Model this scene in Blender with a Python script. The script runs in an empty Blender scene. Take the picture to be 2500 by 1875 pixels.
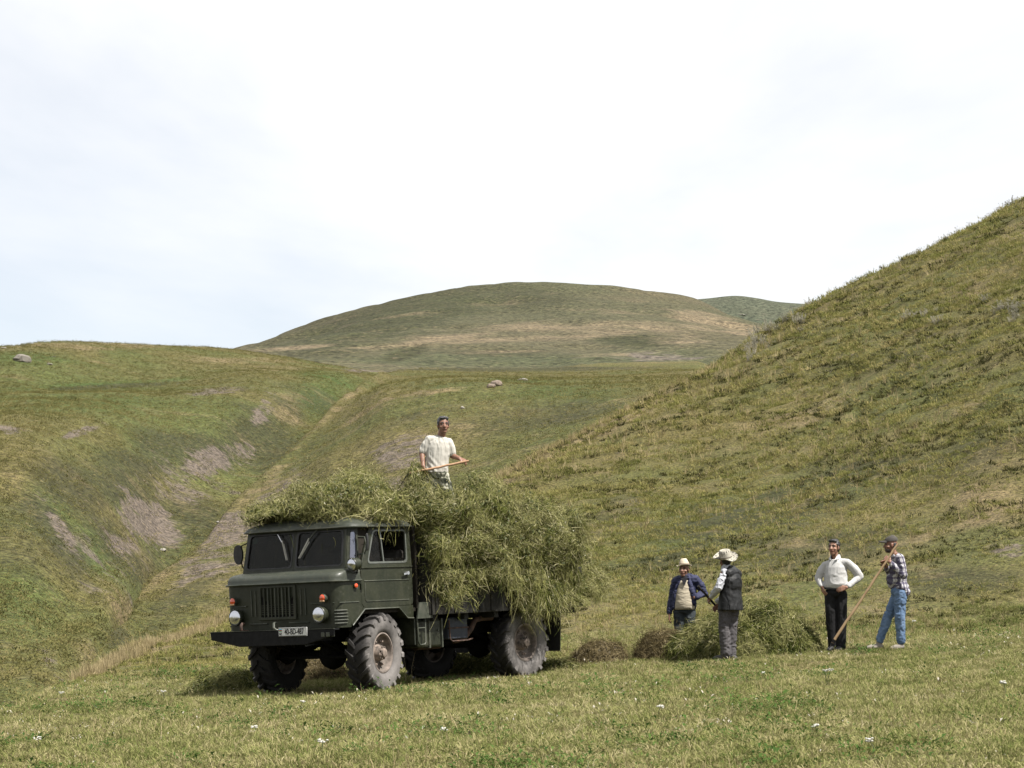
import bpy, bmesh, math, random
import numpy as np
from mathutils import Vector, Matrix

# ------------------------------------------------------------------ camera, sky, sun, exposure
SC = bpy.context.scene
COL = SC.collection
R = math.radians
FPX, PITCH, HC = 5807.0, R(5.0), 1.5
cam_d = bpy.data.cameras.new('camera')
cam_d.sensor_width = 36.0
cam_d.lens = FPX / 2500.0 * 36.0
cam_d.clip_start = 0.5
cam_d.clip_end = 9000.0
cam = bpy.data.objects.new('camera', cam_d)
COL.objects.link(cam)
cam.location = (0, 0, HC)
cam.rotation_euler = (R(90) + PITCH, 0, 0)
SC.camera = cam

SUN_EL, SUN_PHI = R(59), R(58)      # height; swing to the right of the camera's back
SDIR = Vector((math.cos(SUN_EL) * math.sin(SUN_PHI), -math.cos(SUN_EL) * math.cos(SUN_PHI), math.sin(SUN_EL)))
sun_d = bpy.data.lights.new('sun', 'SUN')
sun_d.energy = 5.0
sun_d.angle = R(0.55)
sun_d.color = (1.0, 0.955, 0.89)
sun = bpy.data.objects.new('sun', sun_d)
COL.objects.link(sun)
sun.rotation_euler = SDIR.to_track_quat('Z', 'Y').to_euler()

world = bpy.data.worlds.new('World')
SC.world = world
world.use_nodes = True
wt = world.node_tree
for n in list(wt.nodes):
    wt.nodes.remove(n)
def wn(t, **k):
    n = wt.nodes.new(t)
    for a, b in k.items():
        setattr(n, a, b)
    return n
w_out = wn('ShaderNodeOutputWorld')
w_bg = wn('ShaderNodeBackground')
w_bg.inputs['Strength'].default_value = 0.052
sky = wn('ShaderNodeTexSky')
sky.sky_type = 'NISHITA'
sky.sun_disc = False
sky.sun_elevation = SUN_EL
sky.sun_rotation = R(180) - SUN_PHI
sky.altitude = 1500
sky.air_density = 1.0
sky.dust_density = 0.35
w_tc = wn('ShaderNodeTexCoord')
w_map = wn('ShaderNodeMapping')
w_map.inputs['Location'].default_value = (7.15, 3.55, 2.65)
w_map.inputs['Scale'].default_value = (1.0, 1.0, 2.2)
w_n1 = wn('ShaderNodeTexNoise')
w_n1.inputs['Scale'].default_value = 2.1
w_n1.inputs['Detail'].default_value = 7.0
w_n1.inputs['Roughness'].default_value = 0.52
w_n1.inputs['Distortion'].default_value = 0.35
w_ramp = wn('ShaderNodeMapRange')
w_ramp.interpolation_type = 'SMOOTHSTEP'
w_ramp.inputs['From Min'].default_value = 0.30
w_ramp.inputs['From Max'].default_value = 0.60
w_ramp.inputs['To Min'].default_value = 0.46
w_ramp.inputs['To Max'].default_value = 0.97
w_mix = wn('ShaderNodeMix', data_type='RGBA')
w_mix.inputs['B'].default_value = (9.5, 9.5, 9.55, 1)      # thin bright cloud
wl = wt.links.new
sky.ozone_density = 1.0
wl(w_tc.outputs['Generated'], w_map.inputs['Vector'])
wl(w_map.outputs['Vector'], w_n1.inputs['Vector'])
wl(w_n1.outputs['Fac'], w_ramp.inputs['Value'])
wl(w_ramp.outputs['Result'], w_mix.inputs['Factor'])
wl(sky.outputs['Color'], w_mix.inputs['A'])
wl(w_mix.outputs['Result'], w_bg.inputs['Color'])
wl(w_bg.outputs['Background'], w_out.inputs['Surface'])

SC.view_settings.view_transform = 'Standard'
SC.view_settings.look = 'None'
SC.view_settings.gamma = 1.0
SC.view_settings.use_curve_mapping = False
SC.view_settings.exposure = 1.2
SC.render.engine = 'CYCLES'
SC.cycles.max_bounces = 6
SC.cycles.diffuse_bounces = 3
SC.cycles.glossy_bounces = 3
SC.cycles.transmission_bounces = 6
SC.cycles.transparent_max_bounces = 10

# ------------------------------------------------------------------ helpers
rng = np.random.default_rng(7)
random.seed(7)
CP, SP = math.cos(PITCH), math.sin(PITCH)

def px(u, v, Z):
    """world point seen at photograph pixel (u, v) at depth Z along the optical axis (works on arrays)"""
    u, v, Z = np.broadcast_arrays(np.asarray(u, float), np.asarray(v, float), np.asarray(Z, float))
    x = (u - 1250.0) / FPX * Z
    y = (937.5 - v) / FPX * Z
    return np.stack([x, Z * CP - y * SP, HC + Z * SP + y * CP], -1)

def tag(o, label=None, cat=None, group=None, kind=None):
    if label: o['label'] = label
    if cat: o['category'] = cat
    if group: o['group'] = group
    if kind: o['kind'] = kind
    return o

def empty(name, M=None):
    o = bpy.data.objects.new(name, None)
    o.empty_display_size = 0.1
    COL.objects.link(o)
    if M is not None:
        o.matrix_world = M
    return o

def np_mesh(name, verts, faces):
    """verts (n,3); faces (m,3) or (m,4) int array"""
    me = bpy.data.meshes.new(name)
    faces = np.asarray(faces, np.int32)
    k = faces.shape[1]
    me.vertices.add(len(verts))
    me.vertices.foreach_set('co', np.asarray(verts, np.float32).ravel())
    me.loops.add(faces.size)
    me.loops.foreach_set('vertex_index', faces.ravel())
    me.polygons.add(len(faces))
    me.polygons.foreach_set('loop_start', np.arange(0, faces.size, k, dtype=np.int32))
    me.polygons.foreach_set('loop_total', np.full(len(faces), k, np.int32))
    me.update(calc_edges=True)
    return me

def link(name, me, mat=None, parent=None, smooth=None):
    """mesh object; smooth = None flat, or an angle in degrees"""
    o = bpy.data.objects.new(name, me)
    COL.objects.link(o)
    if mat is not None:
        me.materials.append(mat)
    if smooth is not None:
        me.polygons.foreach_set('use_smooth', np.ones(len(me.polygons), bool))
        if smooth < 180:
            me.set_sharp_from_angle(angle=R(smooth))
    if parent is not None:
        o.parent = parent
    return o

def bevel(o, w=0.008, seg=2, ang=35):
    m = o.modifiers.new('bevel', 'BEVEL')
    m.width = w
    m.segments = seg
    m.limit_method = 'ANGLE'
    m.angle_limit = R(ang)
    m.harden_normals = False
    return o

def pchip(x, y, xq):
    """monotone cubic along axis 0; x (n,), y (n,...), xq (m,)"""
    x = np.asarray(x, float); y = np.asarray(y, float); xq = np.asarray(xq, float)
    sh = (-1,) + (1,) * (y.ndim - 1)
    h = np.diff(x).reshape(sh)
    dl = np.diff(y, axis=0) / h
    d = np.zeros_like(y)
    w1 = 2 * h[1:] + h[:-1]; w2 = h[1:] + 2 * h[:-1]
    with np.errstate(divide='ignore', invalid='ignore'):
        hm = (w1 + w2) / (w1 / dl[:-1] + w2 / dl[1:])
    d[1:-1] = np.where(dl[:-1] * dl[1:] > 0, hm, 0.0)
    d[0] = dl[0]; d[-1] = dl[-1]
    i = np.clip(np.searchsorted(x, xq) - 1, 0, len(x) - 2)
    hh = h.reshape(-1)[i].reshape(sh)
    t = ((xq - x[i]) / h.reshape(-1)[i]).reshape(sh)
    t2, t3 = t * t, t * t * t
    return ((2 * t3 - 3 * t2 + 1) * y[i] + (t3 - 2 * t2 + t) * hh * d[i]
            + (-2 * t3 + 3 * t2) * y[i + 1] + (t3 - t2) * hh * d[i + 1])

def vnoise(P, seed=0):
    """smooth lattice noise in [-1,1] for points (n,3)"""
    P = np.asarray(P, float)
    i = np.floor(P).astype(np.int64)
    f = P - i
    f = f * f * f * (f * (f * 6 - 15) + 10)
    def hsh(a, b, c):
        h = (a * 374761393 + b * 668265263 + c * 2147483647 + seed * 974634211) & 0xFFFFFFFF
        h = ((h ^ (h >> 13)) * 1274126177) & 0xFFFFFFFF
        h = ((h ^ (h >> 16)) * 2246822519) & 0xFFFFFFFF
        return ((h ^ (h >> 15)) & 0xFFFF) / 32767.5 - 1.0
    r = 0
    for dx in (0, 1):
        wx = f[..., 0] if dx else 1 - f[..., 0]
        for dy in (0, 1):
            wy = f[..., 1] if dy else 1 - f[..., 1]
            for dz in (0, 1):
                wz = f[..., 2] if dz else 1 - f[..., 2]
                r = r + wx * wy * wz * hsh(i[..., 0] + dx, i[..., 1] + dy, i[..., 2] + dz)
    return r

def fbm(P, scale, octv=4, seed=0, gain=0.5):
    P = np.asarray(P, float) / scale
    a, r, t = 1.0, 0, 0
    for k in range(octv):
        r = r + a * vnoise(P * 2.03 ** k + 17.3 * k, seed + k)
        t += a
        a *= gain
    return r / t

# ------------------------------------------------------------------ node materials
ALB = 0.76       # the picture is exposed for these albedos
class Mat:
    def __init__(self, name):
        self.m = bpy.data.materials.new(name)
        self.m.use_nodes = True
        self.t = self.m.node_tree
        for n in list(self.t.nodes):
            self.t.nodes.remove(n)
        self.out = self.t.nodes.new('ShaderNodeOutputMaterial')
    def n(self, typ, ins=None, **k):
        n = self.t.nodes.new(typ)
        for a, b in k.items():
            setattr(n, a, b)
        for a, b in (ins or {}).items():
            self.set(n.inputs[a], b)
        return n
    def set(self, sock, b):
        if isinstance(b, bpy.types.NodeSocket):
            self.t.links.new(b, sock)
        elif isinstance(b, (tuple, list)) and len(b) == 3 and sock.type == 'RGBA':
            sock.default_value = (*[c * ALB for c in b], 1)
        else:
            sock.default_value = b
    def pos(self):
        return self.n('ShaderNodeNewGeometry').outputs['Position']
    def obj(self):
        return self.n('ShaderNodeTexCoord').outputs['Object']
    def scale(self, vec, s):
        s = s if isinstance(s, (tuple, list)) else (s, s, s)
        return self.n('ShaderNodeMapping', {'Vector': vec, 'Scale': s}).outputs['Vector']
    def noise(self, vec, sc, detail=4, rough=0.55, dist=0.0):
        return self.n('ShaderNodeTexNoise', {'Vector': vec, 'Scale': sc, 'Detail': detail, 'Roughness': rough, 'Distortion': dist}).outputs['Fac']
    def ramp(self, x, a, b, lo=0.0, hi=1.0, smooth=True):
        n = self.n('ShaderNodeMapRange', {'Value': x, 'From Min': a, 'From Max': b, 'To Min': lo, 'To Max': hi})
        n.interpolation_type = 'SMOOTHSTEP' if smooth else 'LINEAR'
        return n.outputs['Result']
    def mix(self, f, a, b, blend='MIX'):
        n = self.n('ShaderNodeMix', data_type='RGBA', blend_type=blend)
        self.set(n.inputs['Factor'], f); self.set(n.inputs['A'], a); self.set(n.inputs['B'], b)
        return n.outputs['Result']
    def math(self, op, a, b=0.0, c=0.0):
        n = self.n('ShaderNodeMath', operation=op)
        self.set(n.inputs[0], a); self.set(n.inputs[1], b)
        self.set(n.inputs[2], c)
        return n.outputs[0]
    def bump(self, h, strength=0.3, dist=0.05):
        return self.n('ShaderNodeBump', {'Height': h, 'Strength': strength, 'Distance': dist}).outputs['Normal']
    def principled(self, col, rough=0.6, metal=0.0, normal=None, spec=0.5, **extra):
        p = self.n('ShaderNodeBsdfPrincipled', {'Base Color': col, 'Roughness': rough, 'Metallic': metal, 'Specular IOR Level': spec})
        for a, b in extra.items():
            self.set(p.inputs[a.replace('_', ' ')], b)
        if normal is not None:
            self.set(p.inputs['Normal'], normal)
        self.t.links.new(p.outputs[0], self.out.inputs['Surface'])
        return p
    def surf(self, s):
        self.t.links.new(s, self.out.inputs['Surface'])
# ------------------------------------------------------------------ truck pose (its wheels define the lie of the meadow there)
TYAW, TPIT, TROL = 0.652, -0.042, 0.086
def truck_matrix():
    cy, sy = math.cos(TYAW), math.sin(TYAW)
    B = Matrix(((-sy, cy, 0), (-cy, -sy, 0), (0, 0, 1)))
    cp, sp, cr, sr = math.cos(TPIT), math.sin(TPIT), math.cos(TROL), math.sin(TROL)
    P = Matrix(((cp, 0, sp), (0, 1, 0), (-sp, 0, cp)))
    Q = Matrix(((1, 0, 0), (0, cr, -sr), (0, sr, cr)))
    C = Matrix(((1, 0, 0), (0, CP, -SP), (0, SP, CP)))
    M = (C @ B @ P @ Q).to_4x4()
    M.translation = C @ Vector((-2.577, 33.14, -4.302)) + Vector((0, 0, HC))
    return M
TM = truck_matrix()
TN = TM.to_3x3() @ Vector((0, 0, 1))
T0 = TM.translation
def plane_z(X, Y):
    return T0.z - (TN.x * (X - T0.x) + TN.y * (Y - T0.y)) / TN.z

# ------------------------------------------------------------------ terrain sheets
class Sheet:
    """a hill surface, given by a few real cross sections (distance, height) fanned out from the view point"""
    def __init__(self, us, nodes, nu, Zs, u0, u1, disp=None):
        us = np.asarray(us, float)
        K = len(nodes)
        Zn = np.array([np.interp(us, *n[0]) if isinstance(n[0], tuple) else np.broadcast_to(n[0], us.shape) for n in nodes], float)
        hn = np.empty_like(Zn)
        for k, n in enumerate(nodes):
            hn[k] = n[1](us, Zn[k], hn, Zn)
        self.uq = np.linspace(u0, u1, nu)
        Zq = pchip(us, Zn.T, self.uq)          # (nu, K)
        hq = pchip(us, hn.T, self.uq)
        Z = np.asarray(Zs, float)
        self.P = np.empty((nu, len(Z), 3))
        self.Zs = Z
        for i in range(nu):
            zk = np.maximum.accumulate(Zq[i] + np.arange(K) * 1e-3)
            zz = np.clip(Z, zk[0], zk[-1])
            h = pchip(zk, hq[i], zz)
            x = (self.uq[i] - 1250.0) / FPX * Z
            self.P[i, :, 0] = x
            self.P[i, :, 1] = Z               # horizontal depth
            self.P[i, :, 2] = h
        self.V0 = self.rows()
        if disp is not None:
            self.P[..., 2] += disp(self.P.reshape(-1, 3)).reshape(nu, len(Z))
        # where every vertex shows in the photograph, for looking spots up
        d = self.P - np.array([0, 0, HC])
        zc = d[..., 1] * CP + d[..., 2] * SP
        self.U = 1250 + FPX * d[..., 0] / zc
        self.V = 937.5 - FPX * (-d[..., 1] * SP + d[..., 2] * CP) / zc
    def rows(self):
        d = self.P - np.array([0, 0, HC])
        return 937.5 - FPX * (-d[..., 1] * SP + d[..., 2] * CP) / (d[..., 1] * CP + d[..., 2] * SP)
    def mesh(self, name):
        nu, nt = self.P.shape[:2]
        i = np.arange(nu * nt).reshape(nu, nt)
        f = np.stack([i[:-1, :-1], i[1:, :-1], i[1:, 1:], i[:-1, 1:]], -1).reshape(-1, 4)
        return np_mesh(name, self.P.reshape(-1, 3), f)
    def at(self, X, Y):
        """height at world X, Y"""
        X = np.asarray(X, float); Y = np.asarray(Y, float)
        u = 1250 + FPX * X / Y
        fi = np.clip(np.interp(u, self.uq, np.arange(len(self.uq))), 0, len(self.uq) - 1.001)
        fj = np.clip(np.interp(Y, self.Zs, np.arange(len(self.Zs))), 0, len(self.Zs) - 1.001)
        i = fi.astype(int); j = fj.astype(int); a = fi - i; b = fj - j
        h = self.P[..., 2]
        return (h[i, j] * (1 - a) * (1 - b) + h[i + 1, j] * a * (1 - b) + h[i, j + 1] * (1 - a) * b + h[i + 1, j + 1] * a * b)
    def seen(self):
        """visibility of grid vertices against this sheet's own nearer parts"""
        best = np.minimum.accumulate(self.V, axis=1)
        return self.V <= best + 3.0
    def find(self, u, v):
        d = (self.U - u) ** 2 + (self.V - v) ** 2 + np.where(self.seen(), 0, 1e6)
        k = np.unravel_index(np.argmin(d), d.shape)
        return Vector(self.P[k])

def by_px(vs):
    """height of a node from the photograph row it shows at"""
    vu, vv = vs
    def f(us, Z, hn, Zn):
        v = np.interp(us, vu, vv)
        y = (937.5 - v) / FPX                # per unit axis depth
        # horizontal depth Z -> axis depth
        ax = Z / (CP - y * SP)
        return HC + ax * (SP + y * CP)
    return f
def by_plane(lift=0.0):
    def f(us, Z, hn, Zn):
        X = (us - 1250) / FPX * Z
        return plane_z(X, Z) + (np.interp(us, *lift) if isinstance(lift, tuple) else lift)
    return f
def mixed(first, vs):
    """plane left of the listed columns, photograph rows inside them"""
    g = by_px(vs)
    def f(us, Z, hn, Zn):
        a = by_plane()(us, Z, hn, Zn)
        return np.where(us < first, a, g(us, Z, hn, Zn))
    return f
def fall(k, rate):
    """rate: drop per metre behind node k"""
    def f(us, Z, hn, Zn):
        r = np.interp(us, *rate) if isinstance(rate, tuple) else rate
        return hn[k] - r * (Z - Zn[k])
    return f

def fit_crest(build, us, vs, it=4):
    """nudge the crest nodes until the hill's outline (not the node) lies where it should"""
    v = np.array(vs, float)
    for k in range(it):
        sh = build(list(v))
        m = np.interp(us, sh.uq, sh.V0.min(axis=1))
        m = np.where(np.abs(m - np.array(vs, float)) > 150, np.array(vs, float), m)
        v = v + 0.9 * (np.array(vs, float) - m)
    return build(list(v))

U1 = [-900, -300, 0, 230, 545, 900, 1165, 1470, 1700, 1990, 2250, 2500, 2900, 3400]
crestZ = [22, 27, 32, 50, 78, 85, 86, 98, 108, 118, 123, 125, 130, 138]
crestV = [1835, 1778, 1735, 1645, 1498, 1310, 1193, 1052, 914, 748, 628, 505, 330, 150]
def T(*a): return (U1, list(a))
meadow_nodes = lambda cv: [
    (12.0, by_plane()),
    (T(16, 19, 21, 20, 20, 20, 20, 20, 20, 20, 20, 20, 20, 20), by_plane()),
    (T(18, 22, 25, 28, 28, 28, 28, 28, 28, 28, 28, 28, 28, 28), by_plane()),
    (T(19, 24, 28, 33, 33.5, 33.5, 33.5, 33.5, 33.5, 33.5, 33.5, 33.5, 33.5, 33.5), by_plane((U1, [0, 0, 0, 0, 0, 0, 0, .02, .05, .06, .06, .06, .06, .06]))),
    (T(20, 25, 29.5, 36, 39, 38, 38, 38, 38, 38, 38, 38, 38, 38), by_plane((U1, [0, 0, 0, 0, .02, .02, .03, .06, .10, .12, .15, .2, .25, .3]))),
    (T(20.7, 25.7, 30.4, 40, 50, 48, 46, 44, 44, 43.5, 43, 43, 43, 43), mixed(300, T(0, 0, 0, 0, 1610, 1598, 1575, 1562, 1556, 1552, 1545, 1536, 1510, 1490))),
    (T(21.2, 26.2, 31, 43.5, 60, 60, 57, 54, 53, 52, 51, 50, 50, 50), mixed(300, T(0, 0, 0, 0, 1556, 1498, 1450, 1438, 1420, 1400, 1370, 1330, 1280, 1230))),
    (T(21.6, 26.6, 31.5, 47, 70, 72, 70, 72, 75, 76, 76, 76, 78, 80), mixed(300, T(0, 0, 0, 0, 1521, 1398, 1300, 1205, 1152, 1062, 950, 830, 700, 560))),
    ((U1, crestZ), by_px((U1, cv))),
    ((U1, [c * 1.16 for c in crestZ]), fall(8, (U1, [.14, .14, .14, .14, .10, .06, .05, .03, .03, .0, -.02, -.05, -.08, -.1]))),
    ((U1, [c * 2.0 for c in crestZ]), fall(8, (U1, [.22, .22, .22, .22, .16, .12, .12, .12, .12, .1, .08, .06, .05, .05]))),
]
def meadow_disp(P):
    Y = P[:, 1]
    far = np.clip((Y - 40) / 25, 0, 1)
    near = np.clip((Y - 12) / 6, 0, 1)
    d = far * (0.22 * fbm(P, 6.0, 3, 3) + 0.20 * fbm(P * [1, 1, 2.2], 1.2, 3, 5))
    d += 0.05 * near * fbm(P, 2.2, 3, 11) + 0.018 * fbm(P, 0.45, 2, 13)
    d += far * 0.35 * fbm(P, 22.0, 2, 19)
    return d
ZM = np.concatenate([np.linspace(12, 40, 150)[:-1], np.geomspace(40, 150, 330), np.geomspace(150, 270, 30)[1:]])
meadow = fit_crest(lambda cv: Sheet(U1, meadow_nodes(cv), 560, ZM, -900, 3400, meadow_disp), U1, crestV)

UM = [60, 170, 230, 330, 400, 480, 600, 720, 800, 880, 960, 1100, 1300, 1500, 1700, 1900, 2300]
S1M = np.interp(UM, U1, crestV)
def TMd(*a): return (UM, list(a))
mid_base = [1790, 1740, 1690, 1632, 1595, 1562, 1503, 1448, 1398, 1352, 1314, 1256, 1162, 1067, 962, 850, 650]
mid_crest = [1800, 1712, 1603, 1447, 1383, 1330, 1203, 1086, 1004, 938, 908, 896, 895, 886, 886, 885, 880]
UMZ = (UM, [64.7, 71.7, 92.7, 130.0, 143.3, 152.7, 175.3, 200.7, 224.0, 268.7, 335.3, 354.0, 360.7, 367.3, 368.7, 370.0, 373.3])
M3V = [1785.0, 1715.0, 1622.0, 1492.0, 1436.0, 1390.0, 1285.0, 1182.0, 1092.0, 1012.0, 972.0, 957.0, 958.0, 954.0, 932.0, 888.0, 884.0]
mid_nodes = lambda cv: [
    (TMd(45, 50, 60, 80, 92, 98, 108, 112, 115, 118, 120, 120, 122, 126, 135, 150, 160), lambda us, Z, hn, Zn: us * 0 - 9.0),
    (TMd(55, 62, 76, 98, 108, 112, 120, 124, 128, 131, 133, 136, 139, 143, 152, 162, 172), by_px((UM, mid_base))),
    (TMd(58, 65, 82, 110, 120, 126, 140, 147, 156, 165, 166, 166, 166, 166, 170, 176, 186), by_px(TMd(1780, 1728, 1655, 1560, 1510, 1470, 1390, 1305, 1222, 1152, 1112, 1082, 1042, 1000, 950, 890, 885))),
    (TMd(62, 69, 88, 122, 134, 142, 162, 178, 192, 206, 206, 202, 202, 202, 206, 210, 220), by_px(TMd(1785, 1715, 1622, 1492, 1436, 1390, 1285, 1182, 1092, 1012, 972, 957, 958, 954, 932, 888, 884))),
    (UMZ, lambda us, Z, hn, Zn: by_px((UM, [p3 + (c - p3) * 0.72 for p3, c in zip(M3V, cv)]))(us, Z, hn, Zn)),
    (TMd(66, 73, 95, 134, 148, 158, 182, 212, 240, 300, 400, 430, 440, 450, 450, 450, 450), by_px((UM, cv))),
    (TMd(76, 84, 108, 150, 166, 178, 204, 238, 270, 335, 450, 490, 500, 510, 510, 510, 510), fall(5, .16)),
]
def hill_disp(a, s, seed):
    def f(P):
        k = np.clip((P[:, 1] - 50) / 80, 0.1, 1)
        return k * (a * fbm(P, s, 3, seed) + a * 0.16 * fbm(P * [1, 1, 2.5], s * 0.13, 3, seed + 4) + 0.10 * fbm(P * [1, 1, 2], 1.6, 2, seed + 8))
    return f
middle = fit_crest(lambda cv: Sheet(UM, mid_nodes(cv), 460, np.geomspace(45, 510, 420), 60, 2300, hill_disp(0.9, 26, 31)), UM, mid_crest, 5)

UL = [-900, -300, 0, 200, 400, 500, 600, 720, 800, 880, 960, 1100]
def TL(*a): return (UL, list(a))
LC = [905, 868, 850, 836, 841, 848, 856, 876, 891, 903, 917, 927]
left_nodes = lambda cv: [
    (TL(45, 50, 52, 64, 120, 130, 150, 170, 190, 220, 300, 330), lambda us, Z, hn, Zn: us * 0 - 11.0),
    (TL(55, 58, 60, 75, 150, 160, 185, 212, 245, 290, 380, 420), by_px(TL(1880, 1840, 1800, 1735, 1440, 1375, 1262, 1140, 1055, 985, 950, 945))),
    (TL(75, 78, 80, 112, 172, 190, 212, 238, 266, 308, 395, 432), by_px(TL(1650, 1620, 1600, 1460, 1262, 1190, 1125, 1052, 1003, 962, 942, 940))),
    (TL(115, 118, 120, 148, 198, 213, 230, 254, 284, 324, 408, 440), by_px(TL(1320, 1310, 1300, 1205, 1085, 1042, 1012, 985, 962, 940, 934, 936))),
    (TL(150, 150, 155, 178, 220, 232, 248, 274, 304, 344, 418, 446), by_px(TL(1090, 1080, 1066, 1042, 1006, 986, 958, 946, 928, 921, 926, 932))),
    (TL(230, 230, 235, 262, 290, 300, 312, 330, 350, 380, 430, 452), by_px(TL(980, 970, 960, 945, 930, 920, 906, 908, 907, 911, 921, 929))),
    (TL(330, 335, 340, 360, 380, 390, 400, 415, 425, 430, 440, 460), by_px((UL, cv))),
    (TL(380, 385, 390, 410, 440, 450, 460, 475, 485, 490, 500, 520), fall(6, 0.1)),
]
left = fit_crest(lambda cv: Sheet(UL, left_nodes(cv), 420, np.geomspace(45, 520, 420), -900, 1100, hill_disp(0.9, 24, 41)), UL, LC)

UD = [-400, 300, 500, 600, 700, 800, 900, 1000, 1100, 1200, 1280, 1350, 1450, 1550, 1700, 1800, 1855, 1950, 2100, 2500]
dc = [985, 940, 890, 857, 812, 778, 750, 725, 706, 691, 685, 684, 693, 711, 745, 788, 806, 832, 880, 960]
def cl(v): return (UD, [max(a, b) for a, b in zip(v if isinstance(v, list) else [v] * len(UD), [c + 6 for c in dc])])
far_nodes = lambda cv: [
    (480.0, by_px(cl(960))),
    (540.0, by_px(cl(905))),
    ((UD, [640] * 20), by_px(cl([990, 935, 890, 868, 858, 853, 850, 848, 846, 847, 849, 850, 850, 848, 846, 850, 852, 860, 900, 980]))),
    ((UD, [800] * 20), by_px(cl([988, 930, 882, 863, 842, 828, 812, 803, 797, 792, 790, 788, 786, 790, 800, 815, 822, 842, 890, 970]))),
    ((UD, [960] * 20), by_px(cl([986, 928, 878, 858, 828, 803, 778, 760, 750, 742, 738, 736, 740, 750, 770, 800, 814, 838, 886, 965]))),
    ((UD, [1180] * 20), by_px((UD, cv))),
    ((UD, [1350] * 20), fall(5, .05)),
    ((UD, [1700] * 20), fall(5, .14)),
]
def far_disp(P):
    return 3.0 * np.abs(fbm(P * [1, 0.5, 1] + 40, 75, 3, 57)) * 2 + 5.0 * fbm(P * [1, 0.6, 1], 130, 4, 51) + 1.6 * fbm(P * [1, 1, 2], 26, 3, 55)
farhill = fit_crest(lambda cv: Sheet(UD, far_nodes(cv), 420, np.geomspace(480, 1700, 260), -400, 2500, far_disp), UD, [d - 3 for d in dc])
UE = [1200, 1400, 1500, 1600, 1660, 1730, 1800, 1850, 1900, 1965, 2100, 2600]
dist_nodes = [
    (1750.0, by_px((UE, [880] * 12))),
    (1950.0, by_px((UE, [850, 850, 845, 838, 832, 825, 820, 826, 832, 838, 850, 870]))),
    (2200.0, by_px((UE, [805, 780, 760, 746, 741, 736, 730, 735, 743, 748, 757, 790]))),
    (2700.0, fall(2, .12)),
]
disthill = Sheet(UE, dist_nodes, 160, np.linspace(1750, 2700, 90), 1200, 2600, lambda P: 2.0 * fbm(P, 160, 3, 61))

# patches of other growth on the slopes (bare soil, lush hollows, straw-dry grass): plant cover and painted gully shade, kept per vertex
def patches(sheet, name_list):
    out = {}
    wob = fbm(sheet.P.reshape(-1, 3), 14 if sheet.Zs[0] < 100 else 60, 3, 77).reshape(sheet.U.shape)
    for nm, lst in name_list.items():
        w = np.zeros(sheet.U.shape)
        for (u, v, ru, rv, tilt, amt) in lst:
            du, dv = sheet.U - u, sheet.V - v
            c, s = math.cos(R(tilt)), math.sin(R(tilt))
            a = (du * c - dv * s) / ru
            b = (du * s + dv * c) / rv
            q = np.sqrt(a * a + b * b) + 0.55 * wob
            w = np.maximum(w, amt * np.clip(1.45 - q, 0, 1))
        out[nm] = w
    return out

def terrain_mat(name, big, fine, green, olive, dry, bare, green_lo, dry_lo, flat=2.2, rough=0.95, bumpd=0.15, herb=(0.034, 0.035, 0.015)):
    m = Mat(name)
    p = m.pos()
    ps = m.scale(p, (1, 1, flat))
    nb = m.noise(p, 1.0 / big, 4, 0.55, 0.4)
    nm = m.noise(ps, 4.3 / big, 4, 0.6, 0.3)
    nf = m.noise(ps, 1.0 / fine, 3, 0.7)
    nf2 = m.noise(ps, 0.37 / fine, 3, 0.65)
    col = m.mix(m.ramp(nb, green_lo, green_lo + 0.25), olive, green)
    lush = m.n('ShaderNodeAttribute', attribute_name='lush').outputs['Fac']
    col = m.mix(m.math('MULTIPLY', lush, 0.9), col, tuple(c * k for c, k in zip(green, (0.66, 0.90, 0.72))))
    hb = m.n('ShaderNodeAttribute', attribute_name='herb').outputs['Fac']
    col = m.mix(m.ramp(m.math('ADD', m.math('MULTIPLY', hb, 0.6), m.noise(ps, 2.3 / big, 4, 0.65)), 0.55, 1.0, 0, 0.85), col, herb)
    dr = m.n('ShaderNodeAttribute', attribute_name='dry').outputs['Fac']
    dw = m.math('ADD', m.math('MULTIPLY', dr, 0.30), nm)
    col = m.mix(m.ramp(dw, dry_lo, dry_lo + 0.28, 0, 0.85), col, dry)
    br = m.n('ShaderNodeAttribute', attribute_name='bare').outputs['Fac']
    bw = m.math('ADD', m.math('MULTIPLY', br, 0.40), m.math('ADD', m.math('MULTIPLY', nf2, 0.55), m.math('MULTIPLY', m.noise(ps, 0.13 / fine, 4, 0.7), 0.45)))
    col = m.mix(m.ramp(bw, 0.70, 0.84, 0, 0.9), col, bare)
    # blades, clods and gaps, finer than the mesh
    col = m.mix(m.ramp(nf, 0.56, 0.74, 0, 0.65), col, dry)
    col = m.mix(m.ramp(nf, 0.46, 0.28, 0, 0.75), col, tuple(c * 0.35 for c in olive))
    ng = m.noise(m.scale(p, (1, 1, 1.5)), 1.9 / fine, 3, 0.75)
    col = m.mix(0.9, col, m.mix(m.ramp(ng, 0.3, 0.7), (0.28, 0.29, 0.30, 1), (1.75, 1.72, 1.70, 1)), 'MULTIPLY')
    hgt = m.math('ADD', m.math('MULTIPLY', nf, 0.7), m.math('MULTIPLY', nf2, 1.0))
    m.principled(col, rough, normal=m.bump(hgt, 0.75, bumpd * 4), spec=0.15)
    return m.m

def build_sheet(sh, name, mat, pl=None):
    sh.bare = (pl or {}).get('bare', np.zeros(sh.U.shape))
    sh.herb = (pl or {}).get('herb', np.zeros(sh.U.shape))
    me = sh.mesh(name)
    if pl:
        for k, w in pl.items():
            a = me.attributes.new(k, 'FLOAT', 'POINT')
            a.data.foreach_set('value', np.asarray(w, np.float32).ravel())
    o = link(name, me, mat, smooth=180)
    o['kind'] = 'structure'
    return o

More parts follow.
